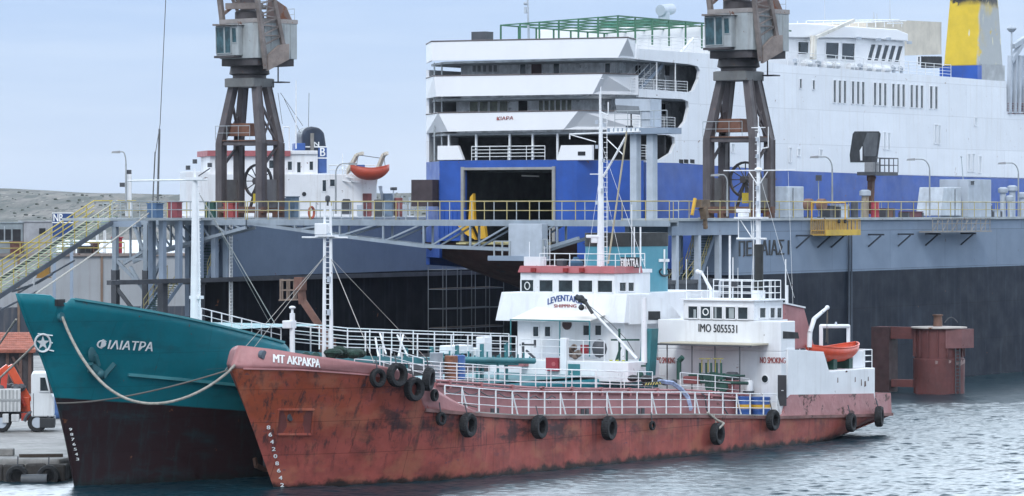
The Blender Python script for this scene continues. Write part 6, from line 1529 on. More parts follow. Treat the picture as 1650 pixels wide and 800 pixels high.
# the stair runs down to the left from the platform
o = WORLD.L(*Q.W(gx-.2, Yx(184), 0).xy); D0 = Q.W(gx, Yx(184)).y
hi = WORLD.d(189, 350, D0-.9); lo_ = WORLD.d(-64, 517, D0-18.5); lo_ = hi+(lo_-hi)*((hi.z-1.05)/(hi.z-lo_.z)); base = Vector((lo_.x, lo_.y, 1.0))
t = thing('access_stairs', 'long green and yellow stairs climbing to the dock gangway', 'stairs', WORLD, base)
wv = Vector((-1.75, 1.0, 0)); n = 62; d = (hi-lo_)/n
mb = MB(base)
for k in range(n+1):
    p = lo_+d*k; mb.hexa([p-Vector((.06, .11, 0)), p+Vector((.06, .11, 0)), p+Vector((.06, .11, 0))+wv, p-Vector((.06, .11, 0))+wv], [p-Vector((.06, .11, -.08)), p+Vector((.06, .11, .08)), p+Vector((.06, .11, .08))+wv, p-Vector((.06, .11, -.08))+wv])
mb.build('treads', M('tread_green', (.30, .37, .27), .7, var=.3), t)
mb = MB(base)
for off in (Vector(), wv): mb.beam(lo_+off-Vector((0, 0, .12)), hi+off-Vector((0, 0, .12)), .1, .34)
mb.build('stringer', M('stringer_grey', (.11, .13, .155), .6), t)
ry = M('stair_yellow', (.46, .36, .07), .6, var=.2)
for i, off in enumerate((Vector(), wv)):
    mb = MB(base)
    for hh in (.45, .8, 1.15): mb.tube(lo_+off+Vector((0, 0, hh)), hi+off+Vector((0, 0, hh)), .04, n=6)
    hr = mb.build('handrail', M('handrail_pale', (.50, .48, .36), .6) if i == 0 else ry, t)
    for k in range(0, n+1, 3): MB(base).tube(lo_+off+d*k, lo_+off+d*k+Vector((0, 0, 1.15)), .04, n=6).build('handrail_post', ry, hr)
a = hi; mb = MB(base).path([hi+Vector((0, 0, 1.15)), hi+Vector((1.3, .2, 1.15))], .04).path([hi+wv+Vector((0, 0, 1.15)), hi+wv+Vector((1.3, .2, 1.15))], .04); mb.build('landing_rail', ry, t)
mb = MB(base); q = WORLD.d(57, 437, D0-9.6); mb.beam(q, WORLD.d(53, 462, D0-9.6), .16).beam(WORLD.d(56, 436, D0-9.6), WORLD.d(62, 436, D0-9.4), .2); mb.build('stair_prop', white, t)
mb = MB(base).beam(WORLD.d(60, 456, D0-9), WORLD.d(20, 470, D0-12), .14).beam(WORLD.d(84, 442, D0-8), WORLD.d(60, 456, D0-9), .14).beam(WORLD.d(0, 500, D0-13), WORLD.d(60, 470, D0-9), .12).beam(WORLD.d(120, 420, D0-5.6), WORLD.d(30, 472, D0-11), .10); mb.build('stair_truss', MATS['stringer_grey'], t)
q = WORLD.d(70, 436, D0-6); one('yellow_skip', MB((q.x, q.y, q.z-.45)).box(q.x-.4, q.x+.45, q.y-.4, q.y+.4, q.z-.45, q.z+.4).box(q.x-.45, q.x+.5, q.y-.45, q.y+.45, q.z-.52, q.z-.45), M('skip_ochre', (.40, .22, .05), .65, rust=.2), 'ochre steel box hung under the access stairs', 'box')
# white post with lamp beside the stair head
def lamp(px, py0, py1, arm, D, label, fr=None, m_=None, name='lamp_post', h2=None):
    b = WORLD.d(px, py1, D); tp = WORLD.d(px, py0, D); o = Vector(b); L_ = thing(name, label, 'lamp', WORLD, b, 'lamp posts on the dock')
    m_ = m_ or M('lamp_pole', (.30, .32, .33), .5); dx = arm/F*D
    P = [b, b.lerp(tp, .8)]; 
    for k in range(7):
        t = k/6*math.pi/2; P.append(Vector((tp.x+dx*.45*(1-math.cos(t)), tp.y, b.lerp(tp, .8).z+(tp.z-b.lerp(tp, .8).z)*math.sin(t))))
    P.append(Vector((tp.x+dx*.8, tp.y, tp.z)))
    MB(o).tube(P[0], P[1], .075, .055).path(P[1:], .05).build('pole', m_, L_, smooth=True)
    e = P[-1]; sg = 1 if dx > 0 else -1
    MB(o).hexa([e+Vector((0, -.13, -.10)), e+Vector((sg*.6, -.13, -.10)), e+Vector((sg*.6, .13, -.10)), e+Vector((0, .13, -.10))], [e+Vector((0, -.09, .08)), e+Vector((sg*.55, -.1, .03)), e+Vector((sg*.55, .1, .03)), e+Vector((0, .09, .08))]).build('lamp_head', M('lamp_head', (.22, .23, .24), .5), L_)
    return L_
Dn = lambda px: Q.W(*Q.y(px, 345, 1.0)).y
lamp(1341, 253, 349, -28, Dn(1341), 'curved lamp post above the yellow basket on the near dock wing')
lamp(1498, 257, 349, -30, Dn(1498), 'lamp post with level arm above the sloping grey hatch on the dock')
lamp(1641, 263, 349, -26, Dn(1641), 'lamp post by the mushroom ventilators at the forward part of the dock')
lamp(203, 245, 340, -12, 262, 'lamp post with a short bent head above the stair landing')
lamp(541, 264, 345, 26, 268, 'curved lamp post in front of the white ship hull, arm towards its lifeboat')
lamp(1172, 282, 349, -16, Dn(1185), 'thin curved lamp standing between the legs of the near portal crane')
b = WORLD.d(207, 349, 262.5); tp = WORLD.d(207, 281, 262.5)
t = thing('signal_post', 'stout white post with dark lamps by the stair landing', 'post', WORLD, b); MB(b).beam(b, tp, .42, .42).build('pole', white, t, bevel=.03); MB(b).box(tp.x-.2, tp.x+.2, tp.y-.2, tp.y+.2, tp.z, tp.z+.3).box(tp.x-.6, tp.x-.25, tp.y-.2, tp.y, tp.z-.9, tp.z-.6).build('signal_lamp', dgrey, t)
b = WORLD.d(1319, 346, Dn(1319)); tp = WORLD.d(1319, 286, Dn(1319)); t = thing('floodlight_pole', 'slim pole with a black floodlight over the yellow basket', 'floodlight', WORLD, b); MB(b).tube(b, tp, .04).build('pole', railg, t); MB(b).box(tp.x-.2, tp.x+.2, tp.y-.2, tp.y+.1, tp.z-.25, tp.z+.15).build('lamp_head', dgrey, t)

# ================================================================== gear on the near wing deck
def wy(px, py=348, c=1.8): return Q.y(px, py, c)
def dthing(name, label, cat, px, c=1.8, group=None):
    q = wy(px, 348, c); return thing(name, label, cat, Q, (q.x, c, CZ), group), q.x
def hz_(py, px=1400, c=1.8): return wy(px, py, c).z-CZ
def px2(w, px, c=1.8): return wy(px+w, 348, c).x-wy(px, 348, c).x
# yellow work basket outside the rail
q0, q1 = Q.y(1309, 380, -.3), Q.y(1365, 354, -.3); o = Vector(((q0.x+q1.x)/2, -.7, q0.z)); t = thing('work_basket', 'yellow ochre work basket hung outside the dock rail', 'basket', Q, o)
ym = M('basket_ochre', (.46, .29, .07), .6, var=.15, streak=.35, scol=(.25, .17, .09), rust=.08)
mb = MB(o).box(q0.x, q1.x, -1.3, -.2, q0.z, q0.z+.1)
for k in range(19):
    x = q0.x+(q1.x-q0.x)*k/18
    for y in (-1.3, -.2): mb.box(x-.035, x+.035, y-.02, y+.02, q0.z, q1.z)
    if k < 18 and k % 2 == 0: mb.box(x, x+(q1.x-q0.x)/18, -1.29, -1.27, q0.z+.1, q1.z-.05)
for z in (q1.z, q0.z+.35): mb.box(q0.x, q1.x, -1.34, -1.26, z-.05, z+.03).box(q0.x, q1.x, -.24, -.16, z-.05, z+.03)
mb.build('cage', ym, t)
MB(o).box(q0.x, q1.x, -1.36, -1.31, q0.z, q0.z+.4).build('toe_board', M('basket_yellow', (.55, .36, .04), .6), t)
mb = MB(o).tube((q0.x+.1, -.2, q1.z), (q0.x+.1, -.2, DZ+1.1), .05).tube((q1.x-.1, -.2, q1.z), (q1.x-.1, -.2, DZ+1.1), .05).tube((q0.x+.1, -.2, DZ+1.1), (q1.x-.1, -.2, DZ+1.1), .05); mb.build('hanger', yellow, t)
for x in (1351, 1361): q = Q.y(x, 357, -1.37); MB(o).tube(q, q+Vector((0, -.1, 0)), .14, n=10).build('roller', dark, t)
# grey mesh basket
q0, q1 = Q.y(1484, 374, -.3), Q.y(1577, 352, -.3); o = Vector(((q0.x+q1.x)/2, -.7, q0.z)); t = thing('mesh_platform', 'long grey mesh walkway hung below the dock edge on brackets', 'platform', Q, o)
mb = MB(o).box(q0.x, q1.x+.3, -1.25, -.15, q0.z-.05, q0.z+.05)
for k in range(13): x = q0.x+(q1.x-q0.x)*k/12; mb.box(x-.03, x+.03, -1.25, -1.20, q0.z, q1.z)
for z in (q1.z, (q0.z+q1.z)/2+.1): mb.box(q0.x, q1.x, -1.26, -1.19, z-.03, z+.03)
for k in range(0, 12, 2): a, b = q0.x+(q1.x-q0.x)*k/12, q0.x+(q1.x-q0.x)*(k+1.6)/12; mb.beam((a, -1.2, q0.z), (b, -1.2, q1.z), .05)
mb.build('mesh_cage', M('mesh_grey', (.26, .25, .235), .7, rust=.15), t)
# access boom under the pilot door
t, x = dthing('boom_lift', 'rusty boom lift with railed basket under the ferry pilot door', 'boom lift', 1398, 2.2); g = lambda px, py: Q.y(px, py, 2.2)-Vector((x, 2.2, CZ))
MB().beam(g(1402, 345), g(1404, 288), .38, .42).beam(g(1396, 330), g(1410, 285), .14).tube(g(1403, 292), g(1403, 281), .3).build('boom', rustm, t)
a, b = g(1391, 281), g(1427, 278); MB().box(a.x, b.x, -1, .5, b.z-.25, b.z).build('basket_floor', dgrey, t)
rail(t, [(a.x, -1, b.z), (b.x, -1, b.z), (b.x, .5, b.z)], 1.0, 2, .8, dgrey, .03, .035); MB().box(a.x+.6, a.x+1.5, -.5, .2, b.z, b.z+.7).build('control_box', M('patch_grey', (.25, .26, .27)), t)
# sloping hatch, tall switch house, ventilators
t, x = dthing('companion_hatch', 'pale grey companion hatch with a sloping side on the dock deck', 'hatch', 1515); g = lambda px, py: Q.y(px, py, 1.8)-Vector((x, 1.8, CZ))
P = [g(*k) for k in ((1497, 348), (1503, 302), (1531, 302), (1531, 348))]; MB().prism([(p.x, p.z) for p in P], 'y', -.9, 1.1).build('hatch_body', M('pale_grey', (.50, .55, .60), .55, streak=.2), t, bevel=.05)
a = g(1521, 345), g(1521.5, 305); MB().box(a[0].x-.04, a[0].x+.04, -.93, -.89, .1, a[1].z).build('door_seam', dgrey, t)
t, x = dthing('switch_house', 'tall grey switch house with a small dark window on the dock deck', 'switch house', 1555); g = lambda px, py: Q.y(px, py, 1.8)-Vector((x, 1.8, CZ))
P = g(1537, 348), g(1574, 290); MB().box(P[0].x, P[1].x, -1.2, 1.2, 0, P[1].z).build('house_body', lgrey, t, bevel=.03)
a, b = g(1564, 299), g(1570, 292); q = Q.y(1563, 299, .58)-Vector((x, 1.8, CZ)); window(t, (q.x, -1.2, q.z), (q.x+.75, -1.2, q.z), (q.x+.75, -1.2, q.z+.35), (q.x, -1.2, q.z+.35), (0, -1, 0), glassd, lgrey, .05)
mb = MB().tube(g(1552, 290), g(1549, 253), .035).ball(g(1549, 253), .09); mb.build('aerial', railg, t); a = g(1578, 310); MB().tube(a, a+Vector((.3, -.3, .1)), .1).build('side_lamp', lgrey, t)
t, x = dthing('cabinet', 'pale blue grey electric cabinet beside the portal crane leg', 'cabinet', 1265, 2.4); g = lambda px, py: Q.y(px, py, 2.4)-Vector((x, 2.4, CZ))
P = g(1251, 348), g(1279, 301); MB().box(P[0].x, P[1].x, -.8, .8, 0, P[1].z).build('body', MATS['pale_grey'], t, bevel=.06); MB().box(P[0].x+.9, P[0].x+.95, -.83, -.78, .1, P[1].z-.1).build('door_seam', dgrey, t)
def mushroom(px, top, w, label, c=1.6, m_=None):
    t, x = dthing('mushroom_ventilator', label, 'ventilator', px, c, 'mushroom ventilators on the dock deck'); h = Q.y(px, top, c).z-CZ
    MB().tube((0, 0, 0), (0, 0, h-.2), w*.62, n=14).build('trunk', m_ or lgrey, t, smooth=True); MB().lathe([(w*.9, h-.45), (w, h-.4), (w, h-.1), (w*.5, h)], (0, 0, 0), 16).build('cap', lgrey, t, smooth=True)
mushroom(1394, 306, .42, 'slim tan mushroom ventilator just below the boom lift basket', 2.0, M('vent_tan', (.30, .26, .20), .7, rust=.2))
mushroom(1616, 302, .38, 'mushroom ventilator with a flat cap, nearest the grey switch house'); mushroom(1631, 299, .40, 'tallest of the mushroom ventilators by the dock lamp'); mushroom(1627, 315, .30, 'short mushroom ventilator in front of the taller pair', 1.0); mushroom(1648, 310, .4, 'mushroom ventilator farthest forward beside the dock lamp')
def drumd(px, y0_, r, m_, label, name='steel_drum', cat='drum', c=1.0):
    t, x = dthing(name, label, cat, px, c); h = Q.y(px, y0_, c).z-CZ; MB().lathe([(r, 0), (r*1.05, .05), (r, .1), (r, h*.5), (r*1.05, h*.53), (r, h*.56), (r, h-.06), (r*.9, h)], (0, 0, 0), 14).build('shell', m_, t, smooth=True)
    return t
drumd(1410, 325, .3, M('fire_red', (.30, .03, .045)), 'red drum on the dock deck to the side of the boom lift foot')
drumd(1377, 325, .27, dgrey, 'dark drum between the yellow basket and the tan ventilator')
def hose_reel(px, py, label):
    t, x = dthing('hose_reel', label, 'hose reel', px, .7); q = Q.y(px, py, .7).z-CZ
    mb = MB()
    for k in range(5): mb.lathe([(.30, -.05), (.40, -.05), (.42, 0), (.40, .05), (.30, .05)], (0, -.2+k*.1, q), 16, 'y')
    mb.build('coiled_hose', M('hose_brown', (.26, .15, .11), .75, var=.3), t, smooth=True); MB().beam((0, 0, 0), (0, 0, q), .1).box(-.3, .3, -.2, .2, 0, .08).build('stand', dgrey, t)
hose_reel(1303, 330, 'reddish brown hose coil on a stand beside the yellow basket hanger'); hose_reel(1324, 330, 'tan hose coil on a stand above the yellow basket')
bx_ = 0
for px, w, y0_, m_, lab in ((1353, 16, 331, MATS['pale_grey'], 'pale box with dark ends above the yellow basket'), (1334, 8, 333, dgrey, 'small dark box between the hose coil and the pale box'), (1427, 14, 337, rustm, 'rusty low crate next to the red drum'), (1468, 24, 342, M('crate_maroon', (.12, .04, .05), .7), 'flat maroon pallet on the dock deck before the companion hatch'), (1587, 8, 330, cream, 'narrow cream box beside the switch house'), (1600, 14, 340, lgrey, 'low grey chest between switch house and ventilators')):
    t, x = dthing('deck_box', lab, 'box', px, 1.1, 'boxes on the near dock wing'); h = max(.25, Q.y(px, y0_, 1.1).z-CZ); L2 = px2(w, px)/2; MB().box(-L2, L2, -.35, .35, 0, h).build('body', m_, t, bevel=.03); MB().box(-L2-.04, L2+.04, -.38, .38, h, h+.05).build('lid', m_, t); MB().box(-L2-.05, -L2+.2, -.4, .4, 0, h*.9).build('end_band', dgrey, t); MB().box(L2-.2, L2+.05, -.4, .4, 0, h*.9).build('end_band', dgrey, t)
# crane hook gear at the dock edge
q = Q.y(1135, 340, -.4); t = thing('rigging_hook', 'brown rigging tackle hung over the dock edge beside the near crane', 'tackle', Q, (q.x, -.4, DZ-.6)); g = lambda px, py: Q.y(px, py, -.4)-Vector((q.x, -.4, DZ-.6))
MB().box(-.6, .6, -.1, .5, g(1135, 335).z, g(1135, 322).z).beam(g(1133, 335), g(1136, 352), .45, .4).beam(g(1136, 352), g(1137, 369), .22).ball(g(1137, 366), .16).build('tackle', M('tackle_brown', (.16, .11, .07), .75, var=.4), t); MB().beam(g(1115, 347), g(1120, 320), .16).build('yellow_stay', yellow, t)
# lifebuoy on the far rail and stores along the far wing
q = Q.y(502, 343, 35.6); t = thing('lifebuoy', 'orange and white lifebuoy hung on the rail before the white ship', 'lifebuoy', Q, (q.x, 35.6, q.z)); mb = MB(); mb.path([Vector((.32*math.cos(a), 0, .4*math.sin(a))) for a in np.linspace(0, 2*math.pi, 19)], .09, 7); mb.build('ring', M('buoy_red', (.42, .10, .06), .6, var=.4), t, smooth=True)
for px, y0_, w, m_, lab in ((250, 333, 12, M('store_blue', (.06, .12, .22), .6), 'blue store box at the inner end of the far wing rail'), (282, 331, 9, M('store_maroon', (.22, .05, .06), .6), 'maroon box beside the foot of the white foremast'), (372, 333, 10, M('store_red', (.30, .05, .05), .6), 'red box below the far crane'), (340, 331, 7, green, 'green box on the far wing next to the crane leg'), (455, 325, 14, M('box_bluegrey', (.14, .20, .26), .6), 'blue grey box at the foot of the far crane'), (471, 322, 9, MATS['box_bluegrey'], 'tall blue grey cabinet between far crane and white ship')):
    q = Q.y(px, 346, 37.5); t = thing('store_box', lab, 'box', Q, (q.x, 37.5, CZ), 'boxes on the far dock wing'); h = Q.y(px, y0_-4, 37.5).z-CZ; r = w/30; MB().box(-r, r, -.4, .4, 0, h).build('body', m_, t, bevel=.03); MB().box(-r-.04, r+.04, -.44, .44, h, h+.06).build('lid', m_, t)

# ================================================================== mooring dolphin
dq = WORLD.z(1513, 634, 0); MD = Fr(dq.x, dq.y, 31.8)
t = thing('mooring_dolphin', 'rust red steel mooring dolphin standing in the water before the dock wall', 'mooring dolphin', MD)
dm_ = M('dolphin_red', (.115, .038, .036), .7, var=.25, vs=.5, streak=.4, scol=(.06, .03, .035), rust=.12, rcol=(.05, .025, .02), bump=.2)
s_ = F/MD.W(0, 0)[1]; zt_ = H-(527-YH)/s_
MB().lathe([(1.72, -2), (1.72, .0), (1.75, 2.35), (1.66, 2.4), (1.66, zt_-.1)], (0, 0, 0), 40).build('pile', dm_, t, smooth=True)
MB().lathe([(1.74, zt_-.1), (1.9, zt_-.08), (1.9, zt_), (.2, zt_+.05)], (0, 0, 0), 40).build('cap', M('cap_pale', (.42, .38, .35), .8, rust=.2), t)
mb = MB()
for k in range(16):
    a = k*math.pi/8; mb.beam((1.70*math.cos(a), 1.70*math.sin(a), 2.5), (1.70*math.cos(a), 1.70*math.sin(a), zt_-.15), .10, .10)
mb.build('rib', dm_, t)
mb = MB(); rr = random.Random(2)
for k in range(14):
    a = math.radians(rr.uniform(195, 345)); r = 1.765; w = rr.uniform(.05, .16); h_ = rr.uniform(.1, .35); z = 2.3-rr.uniform(0, .15)
    mb.slab([(r*math.cos(a-w), r*math.sin(a-w), z-h_), (r*math.cos(a+w*.6), r*math.sin(a+w*.6), z-h_*.8), (r*math.cos(a+w), r*math.sin(a+w), z), (r*math.cos(a-w), r*math.sin(a-w), z+.04)], (math.cos(a), math.sin(a), 0), .01)
mb.build('flaked_paint', M('flake_pale', (.24, .17, .16), .8), t)
MB().beam((0, 0, zt_-.45), (0, 4.6, zt_-.45), .85, .8).build('cross_beam', dm_, t)
MB().beam((0, 4.1, -2), (0, 4.1, zt_-.06), 1.35, 1.35).build('square_pile', M('dolphin_dark', (.045, .022, .024), .7, var=.3), t)
MB().beam((0, 1, .62), (0, 4, .62), .7, .5).build('lower_beam', dm_, t)
v2 = lambda r, d_: MD.vd(r, d_)
p = v2(1.25, -1.35); mb = MB(); a = v2(.25, -1.75); b = v2(1.35, -1.5); c = v2(2.3, -.5)
mb.slab([(a.x, a.y, zt_-1.4), (b.x, b.y, zt_-1.4), (b.x, b.y, zt_-.12), (a.x, a.y, zt_-.12)], v2(-.2, -1), .5); mb.slab([(b.x, b.y, zt_-1.4), (c.x, c.y, zt_-1.4), (c.x, c.y, zt_-.12), (b.x, b.y, zt_-.12)], v2(.75, -.65), .5)
mb.build('fender_plate', M('fender_rose', (.19, .085, .085), .65, var=.2, rust=.1), t)
p = v2(-.1, -.2); MB().tube((p.x, p.y, zt_), (p.x, p.y, zt_+.75), .32, .28, 14).tube((p.x, p.y, zt_+.75), (p.x, p.y, zt_+.85), .36, n=14).build('bollard', rustm, t, smooth=True)
mb = MB(); a0 = v2(.35, -.3)
mb.path([Vector((a0.x, a0.y, zt_+.3))+v2(.9*k/8, 0)+Vector((0, 0, .35*math.sin(k/8*math.pi))) for k in range(9)], .04); mb.build('chain', dgrey, t)
mb = MB()
for k in range(16): a = v2(.95, -1.52); b = v2(1.25, -1.38); mb.tube((a.x, a.y, .3+k*.24), (b.x, b.y, .3+k*.24), .03)
for px in (.95, 1.25): a = v2(px, -1.55 if px < 1 else -1.4); mb.tube((a.x, a.y, 0), (a.x, a.y, zt_-1.3), .04)
mb.build('ladder', dgrey, t)

# ================================================================== second dock and yard behind
B2 = Fr(-46, 332, 72)
t2 = thing('yard_dock', 'plain pale grey dock wall farther behind the stairs and trestle', 'dock', B2)
wz = H-(414-YH)*332/F
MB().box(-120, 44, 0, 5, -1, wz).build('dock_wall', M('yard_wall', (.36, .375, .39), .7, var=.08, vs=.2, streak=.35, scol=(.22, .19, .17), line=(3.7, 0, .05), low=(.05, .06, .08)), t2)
MB().box(-120, 44, -.2, 5.2, wz, wz+.25).build('deck_edge', M('edge_rust', (.26, .22, .20), .8, rust=.2), t2)
mb = MB(); 
for px in (164, 30): q = B2.y(px, 420, -.05); mb.box(q.x-.1, q.x+.1, -.12, 0, .5, wz)
mb.build('rust_pipe', M('pipe_rust', (.22, .15, .11), .8), t2)
rail(t2, [(B2.y(-10, 400, .1).x, .1, wz+.25), (B2.y(200, 400, .1).x, .1, wz+.25)], 1.0, 2, 2.2, M('rail_ochre', (.38, .30, .08), .6), .05, .05)
def yard(px0, px1, y0_, y1_, m_, name, label, cat, parts=(), dep=1.6, yl=2.0):
    a, b = B2.y(px0, y1_, yl), B2.y(px1, y0_, yl); o = ((a.x+b.x)/2, yl, wz+.25); t = thing(name, label, cat, B2, o); L2 = (b.x-a.x)/2; h = b.z-wz-.25
    MB().box(-L2, L2, 0, dep, 0, h).build('body', m_, t, bevel=.04); MB().box(-L2-.08, L2+.08, -.08, dep+.08, h, h+.10).build('roof', m_, t)
    for i, (u0, u1, v0, v1, pm, pn) in enumerate(parts): MB().box(-L2+2*L2*u0, -L2+2*L2*u1, -.06, .0, h*v0, h*v1).build(pn, pm, t)
    return t
wf = M('window_frame_grey', (.42, .46, .50), .5)  # pale grey paint of the cabin's window sill and post
yard(-12, 37, 360, 409, M('yard_cabin', (.24, .28, .30), .7), 'site_cabin', 'grey site cabin with a row of white framed windows at the photo edge', 'cabin', [(.02, .16, .45, .8, dark, 'window'), (.2, .36, .45, .8, dark, 'window'), (.42, .60, .45, .8, dark, 'window'), (.66, .92, .4, .8, dark, 'window'), (.0, 1, .36, .40, wf, 'sill'), (.38, .40, .36, .9, wf, 'post')])
yard(38, 88, 358, 409, M('yard_block', (.33, .34, .36), .7, streak=.2), 'plant_house', 'blank pale grey plant house below the blue sign', 'plant house', [(.5, .7, .62, .80, dark, 'vent')], 2.2)
yard(20, 36, 391, 410, M('yard_rust', (.16, .07, .06), .7, var=.4, rust=.2), 'scrap_bin', 'rusty maroon scrap bin on the dock behind the stairs', 'bin', [(.1, .9, .8, .95, rustm, 'rim')], 1.2, .8)
yard(128, 147, 398, 411, dgrey, 'generator', 'dark square generator on the far dock under the stair head', 'generator', [(.1, .45, .2, .8, dark, 'grille'), (.55, .9, .2, .8, dark, 'grille')], 1.2, .8)
yard(150, 160, 394, 411, M('yard_brown', (.14, .08, .07), .7, var=.4), 'winch', 'small brown winch beside the dark generator', 'winch', [(.2, .8, .3, .8, dark, 'drum')], 1.2, .8)
yard(185, 197, 384, 410, M('yard_red', (.33, .03, .05), .6), 'red_locker', 'bright red locker seen through the trestle', 'locker', [(.48, .52, .05, .95, dgrey, 'door_seam')], 1.2, .8)
yard(104, 122, 402, 411, M('yard_white', (.5, .5, .5), .7), 'pump_unit', 'low whitish pump unit on the far dock below the stairs', 'pump', [(.1, .5, .2, .9, dgrey, 'panel')], 1.2, .8)
q = B2.y(164, 397, 1.0); t = thing('cage_frame', 'white wire cage standing behind the trestle column', 'cage', B2, (q.x, 1.0, wz+.25)); h = B2.y(164, 372, 1).z-wz-.25; mb = MB()
for x in (-.35, .35):
    for y in (0, .7): mb.beam((x, y, 0), (x, y, h), .08)
for z in (.05, h*.5, h): mb.beam((-.35, 0, z), (.35, 0, z), .08).beam((-.35, .7, z), (.35, .7, z), .08).beam((-.35, 0, z), (-.35, .7, z), .08)
mb.build('frame', railw, t)
# blue company sign on its mast
q = WORLD.d(101, 390, 290); o = Vector((q.x, q.y, 1.0)); t = thing('company_sign', 'blue sign board with white initials behind the stairs', 'sign', WORLD, o); g = lambda px, py: WORLD.d(px, py, 290)
sbm = M('sign_blue', (.015, .05, .17), .5, var=.05)
for y0_, y1_ in ((344, 358.3), (359.8, 382)): a, b = g(85, y1_), g(117, y0_); MB(o).box(a.x, b.x, 290-.05, 290+.05, a.z, b.z).build('board', sbm, t)
a, b = g(84, 359.8), g(118, 358.3); MB(o).box(a.x, b.x, 290-.07, 290+.07, a.z, b.z).build('divider', whitetxt, t); a, b = g(84, 344.2), g(118, 343); MB(o).box(a.x, b.x, 290-.07, 290+.07, a.z, b.z).build('divider', whitetxt, t)
text(t, 'sign_initials', 'NB', whitetxt, quadmap(*[g(*k)-o-Vector((0, .05, 0)) for k in ((86.5, 357), (101.5, 357.5), (101.5, 345), (86.5, 345))], (0, -1, 0)))
for px in (87, 115): a = g(px, 382); MB(o).box(a.x-.12, a.x+.12, 290.06, 290.3, 1, g(px, 343).z).build('post', grey, t)

# ================================================================== white ship moored behind
WS = Fr(-36.0, 420, 78); wb = (0, 0, 0)
t = thing('white_ship', 'white ship with dark navy funnel moored behind the far portal crane', 'ship', WS)
g = lambda px, py, c=0: WS.y(px, py, c)
def wbox(x0, y0_, x1, y1_, m_, name, c=0, dep=9, par=None, bev=.06): a, b = g(x0, y1_, c), g(x1, y0_, c); return MB().box(a.x, b.x, c, c+dep, a.z, b.z).build(name, m_, par or t, bevel=bev)
wsm = M('ship_white', (.70, .71, .73), .55, var=.06, vs=.3, streak=.35, scol=(.40, .37, .34), rust=.05)
a, b = g(296, 348), g(668, 348)
MB().hexa([(a.x+4, 1.5, -1), (b.x, 1, -1), (b.x, 10, -1), (a.x+4, 10, -1)], [(a.x, 0, b.z), (b.x, 0, b.z), (b.x, 12, b.z), (a.x, 12, b.z)]).build('hull', wsm, t)
wbox(300, 277, 338, 352, wsm, 'forward_house', .5, 6); wbox(336, 281, 607, 352, wsm, 'main_house', .3, 10); mh = wbox(338, 248, 512, 283, wsm, 'bridge_house', 1.2, 8)
ws = WS
MB().box(g(334, 250, .8).x, g(468, 250, .8).x, .8, 10, g(400, 252, .8).z, g(400, 243, .8).z).build('bridge_roof', redroof, t)
wbox(468, 243, 512, 249, wsm, 'bridge_roof', 1.0, 8)
for x0, x1, y0_, y1_ in ((346, 352, 258, 272), (380, 390, 257, 275), (433, 441, 258, 272), (463, 471, 260, 275), (478, 485, 261, 279), (498, 505, 260, 275)): 
    p = [g(x0, y1_, 1.2), g(x1, y1_, 1.2), g(x1, y0_, 1.2), g(x0, y0_, 1.2)]; window(mh, *p, (0, -1, 0), glassd, wsm, .1)
for x0, x1, y0_, y1_ in ((519, 526, 290, 309), (531, 540, 289, 301)): p = [g(x0, y1_, .3), g(x1, y1_, .3), g(x1, y0_, .3), g(x0, y0_, .3)]; window(t, *p, (0, -1, 0), glassd, wsm, .1)
q = g(490, 313, .28); MB().tube(q, q+Vector((0, -.05, 0)), .25).build('porthole', dark, t)
P = [g(*k, .28) for k in ((550, 345), (550, 326), (553, 321), (563, 321), (566, 326), (566, 345))]; MB().prism([(p.x, p.z) for p in P], 'y', .2, .32).build('arched_door', dgrey, t)
navy = M('funnel_navy', (.018, .03, .055), .5, var=.4, vs=.3)
P = [g(*k, 3) for k in ((488, 262), (486, 216), (491, 207), (502, 204), (515, 206), (523, 214), (526, 236), (526, 262))]
fu = MB().prism([(p.x, p.z) for p in P], 'y', 3, 7.5).build('funnel', navy, t, bevel=.3)
MB().box(g(513, 240, 2.9).x, g(526.5, 240, 2.9).x, 2.9, 7.6, g(513, 279, 2.9).z, g(513, 237, 2.9).z).build('funnel_stripe', M('funnel_blue', (.04, .10, .30), .5), t)
MB().box(g(492, 240, 2.85).x, g(526.8, 240, 2.85).x, 2.85, 7.65, g(513, 238, 2.9).z, g(513, 236, 2.9).z).build('funnel_band', whitetxt, t); MB().box(g(510, 240, 2.85).x, g(526.8, 240, 2.85).x, 2.84, 7.65, g(513, 256, 2.9).z, g(513, 254, 2.9).z).build('funnel_band', whitetxt, t)
text(fu, 'funnel_initial', 'N', whitetxt, quadmap(*[g(*k, 2.86) for k in ((506, 236), (514, 236), (514, 229), (506, 229))], (0, -1, 0))); text(fu, 'funnel_initial', 'B', whitetxt, quadmap(*[g(*k, 2.84) for k in ((516, 252), (524, 252), (524, 238.5), (516, 238.5))], (0, -1, 0)))
MB().tube(g(503, 250, 2.8), g(503, 215, 2.8), .22).build('exhaust_pipe', M('pipe_rustgrey', (.22, .21, .19), .7), t)
wbox(475, 231, 492, 243, blue_p, 'roof_locker', 2, 2); wbox(480, 243, 500, 249, dgrey, 'life_raft', 1.5, 2)
MB().path([g(*k, 2) for k in ((456, 243), (456, 205), (466, 205), (466, 243))], .07).build('mast_frame', railw, t)
for x, y1_, y0_ in ((552, 281, 248), (477, 240, 130)): MB().tube(g(x, y1_, 2), g(x, y0_, 2), .08, .05).build('mast_pole', railw, t)
mb = MB(); 
for (a, b) in (((452, 150), (488, 203)), ((458, 160), (484, 215)), ((448, 150), (455, 200)), ((497, 205), (498, 150))): mb.tube(g(*a, 3), g(*b, 3), .03)
mb.build('mast_stay', wire_m, t)
rail(t, [g(530, 281, .4), g(606, 281, .4)], 1.0, 2, 2.0, railw, .05, .05)
mb = MB()
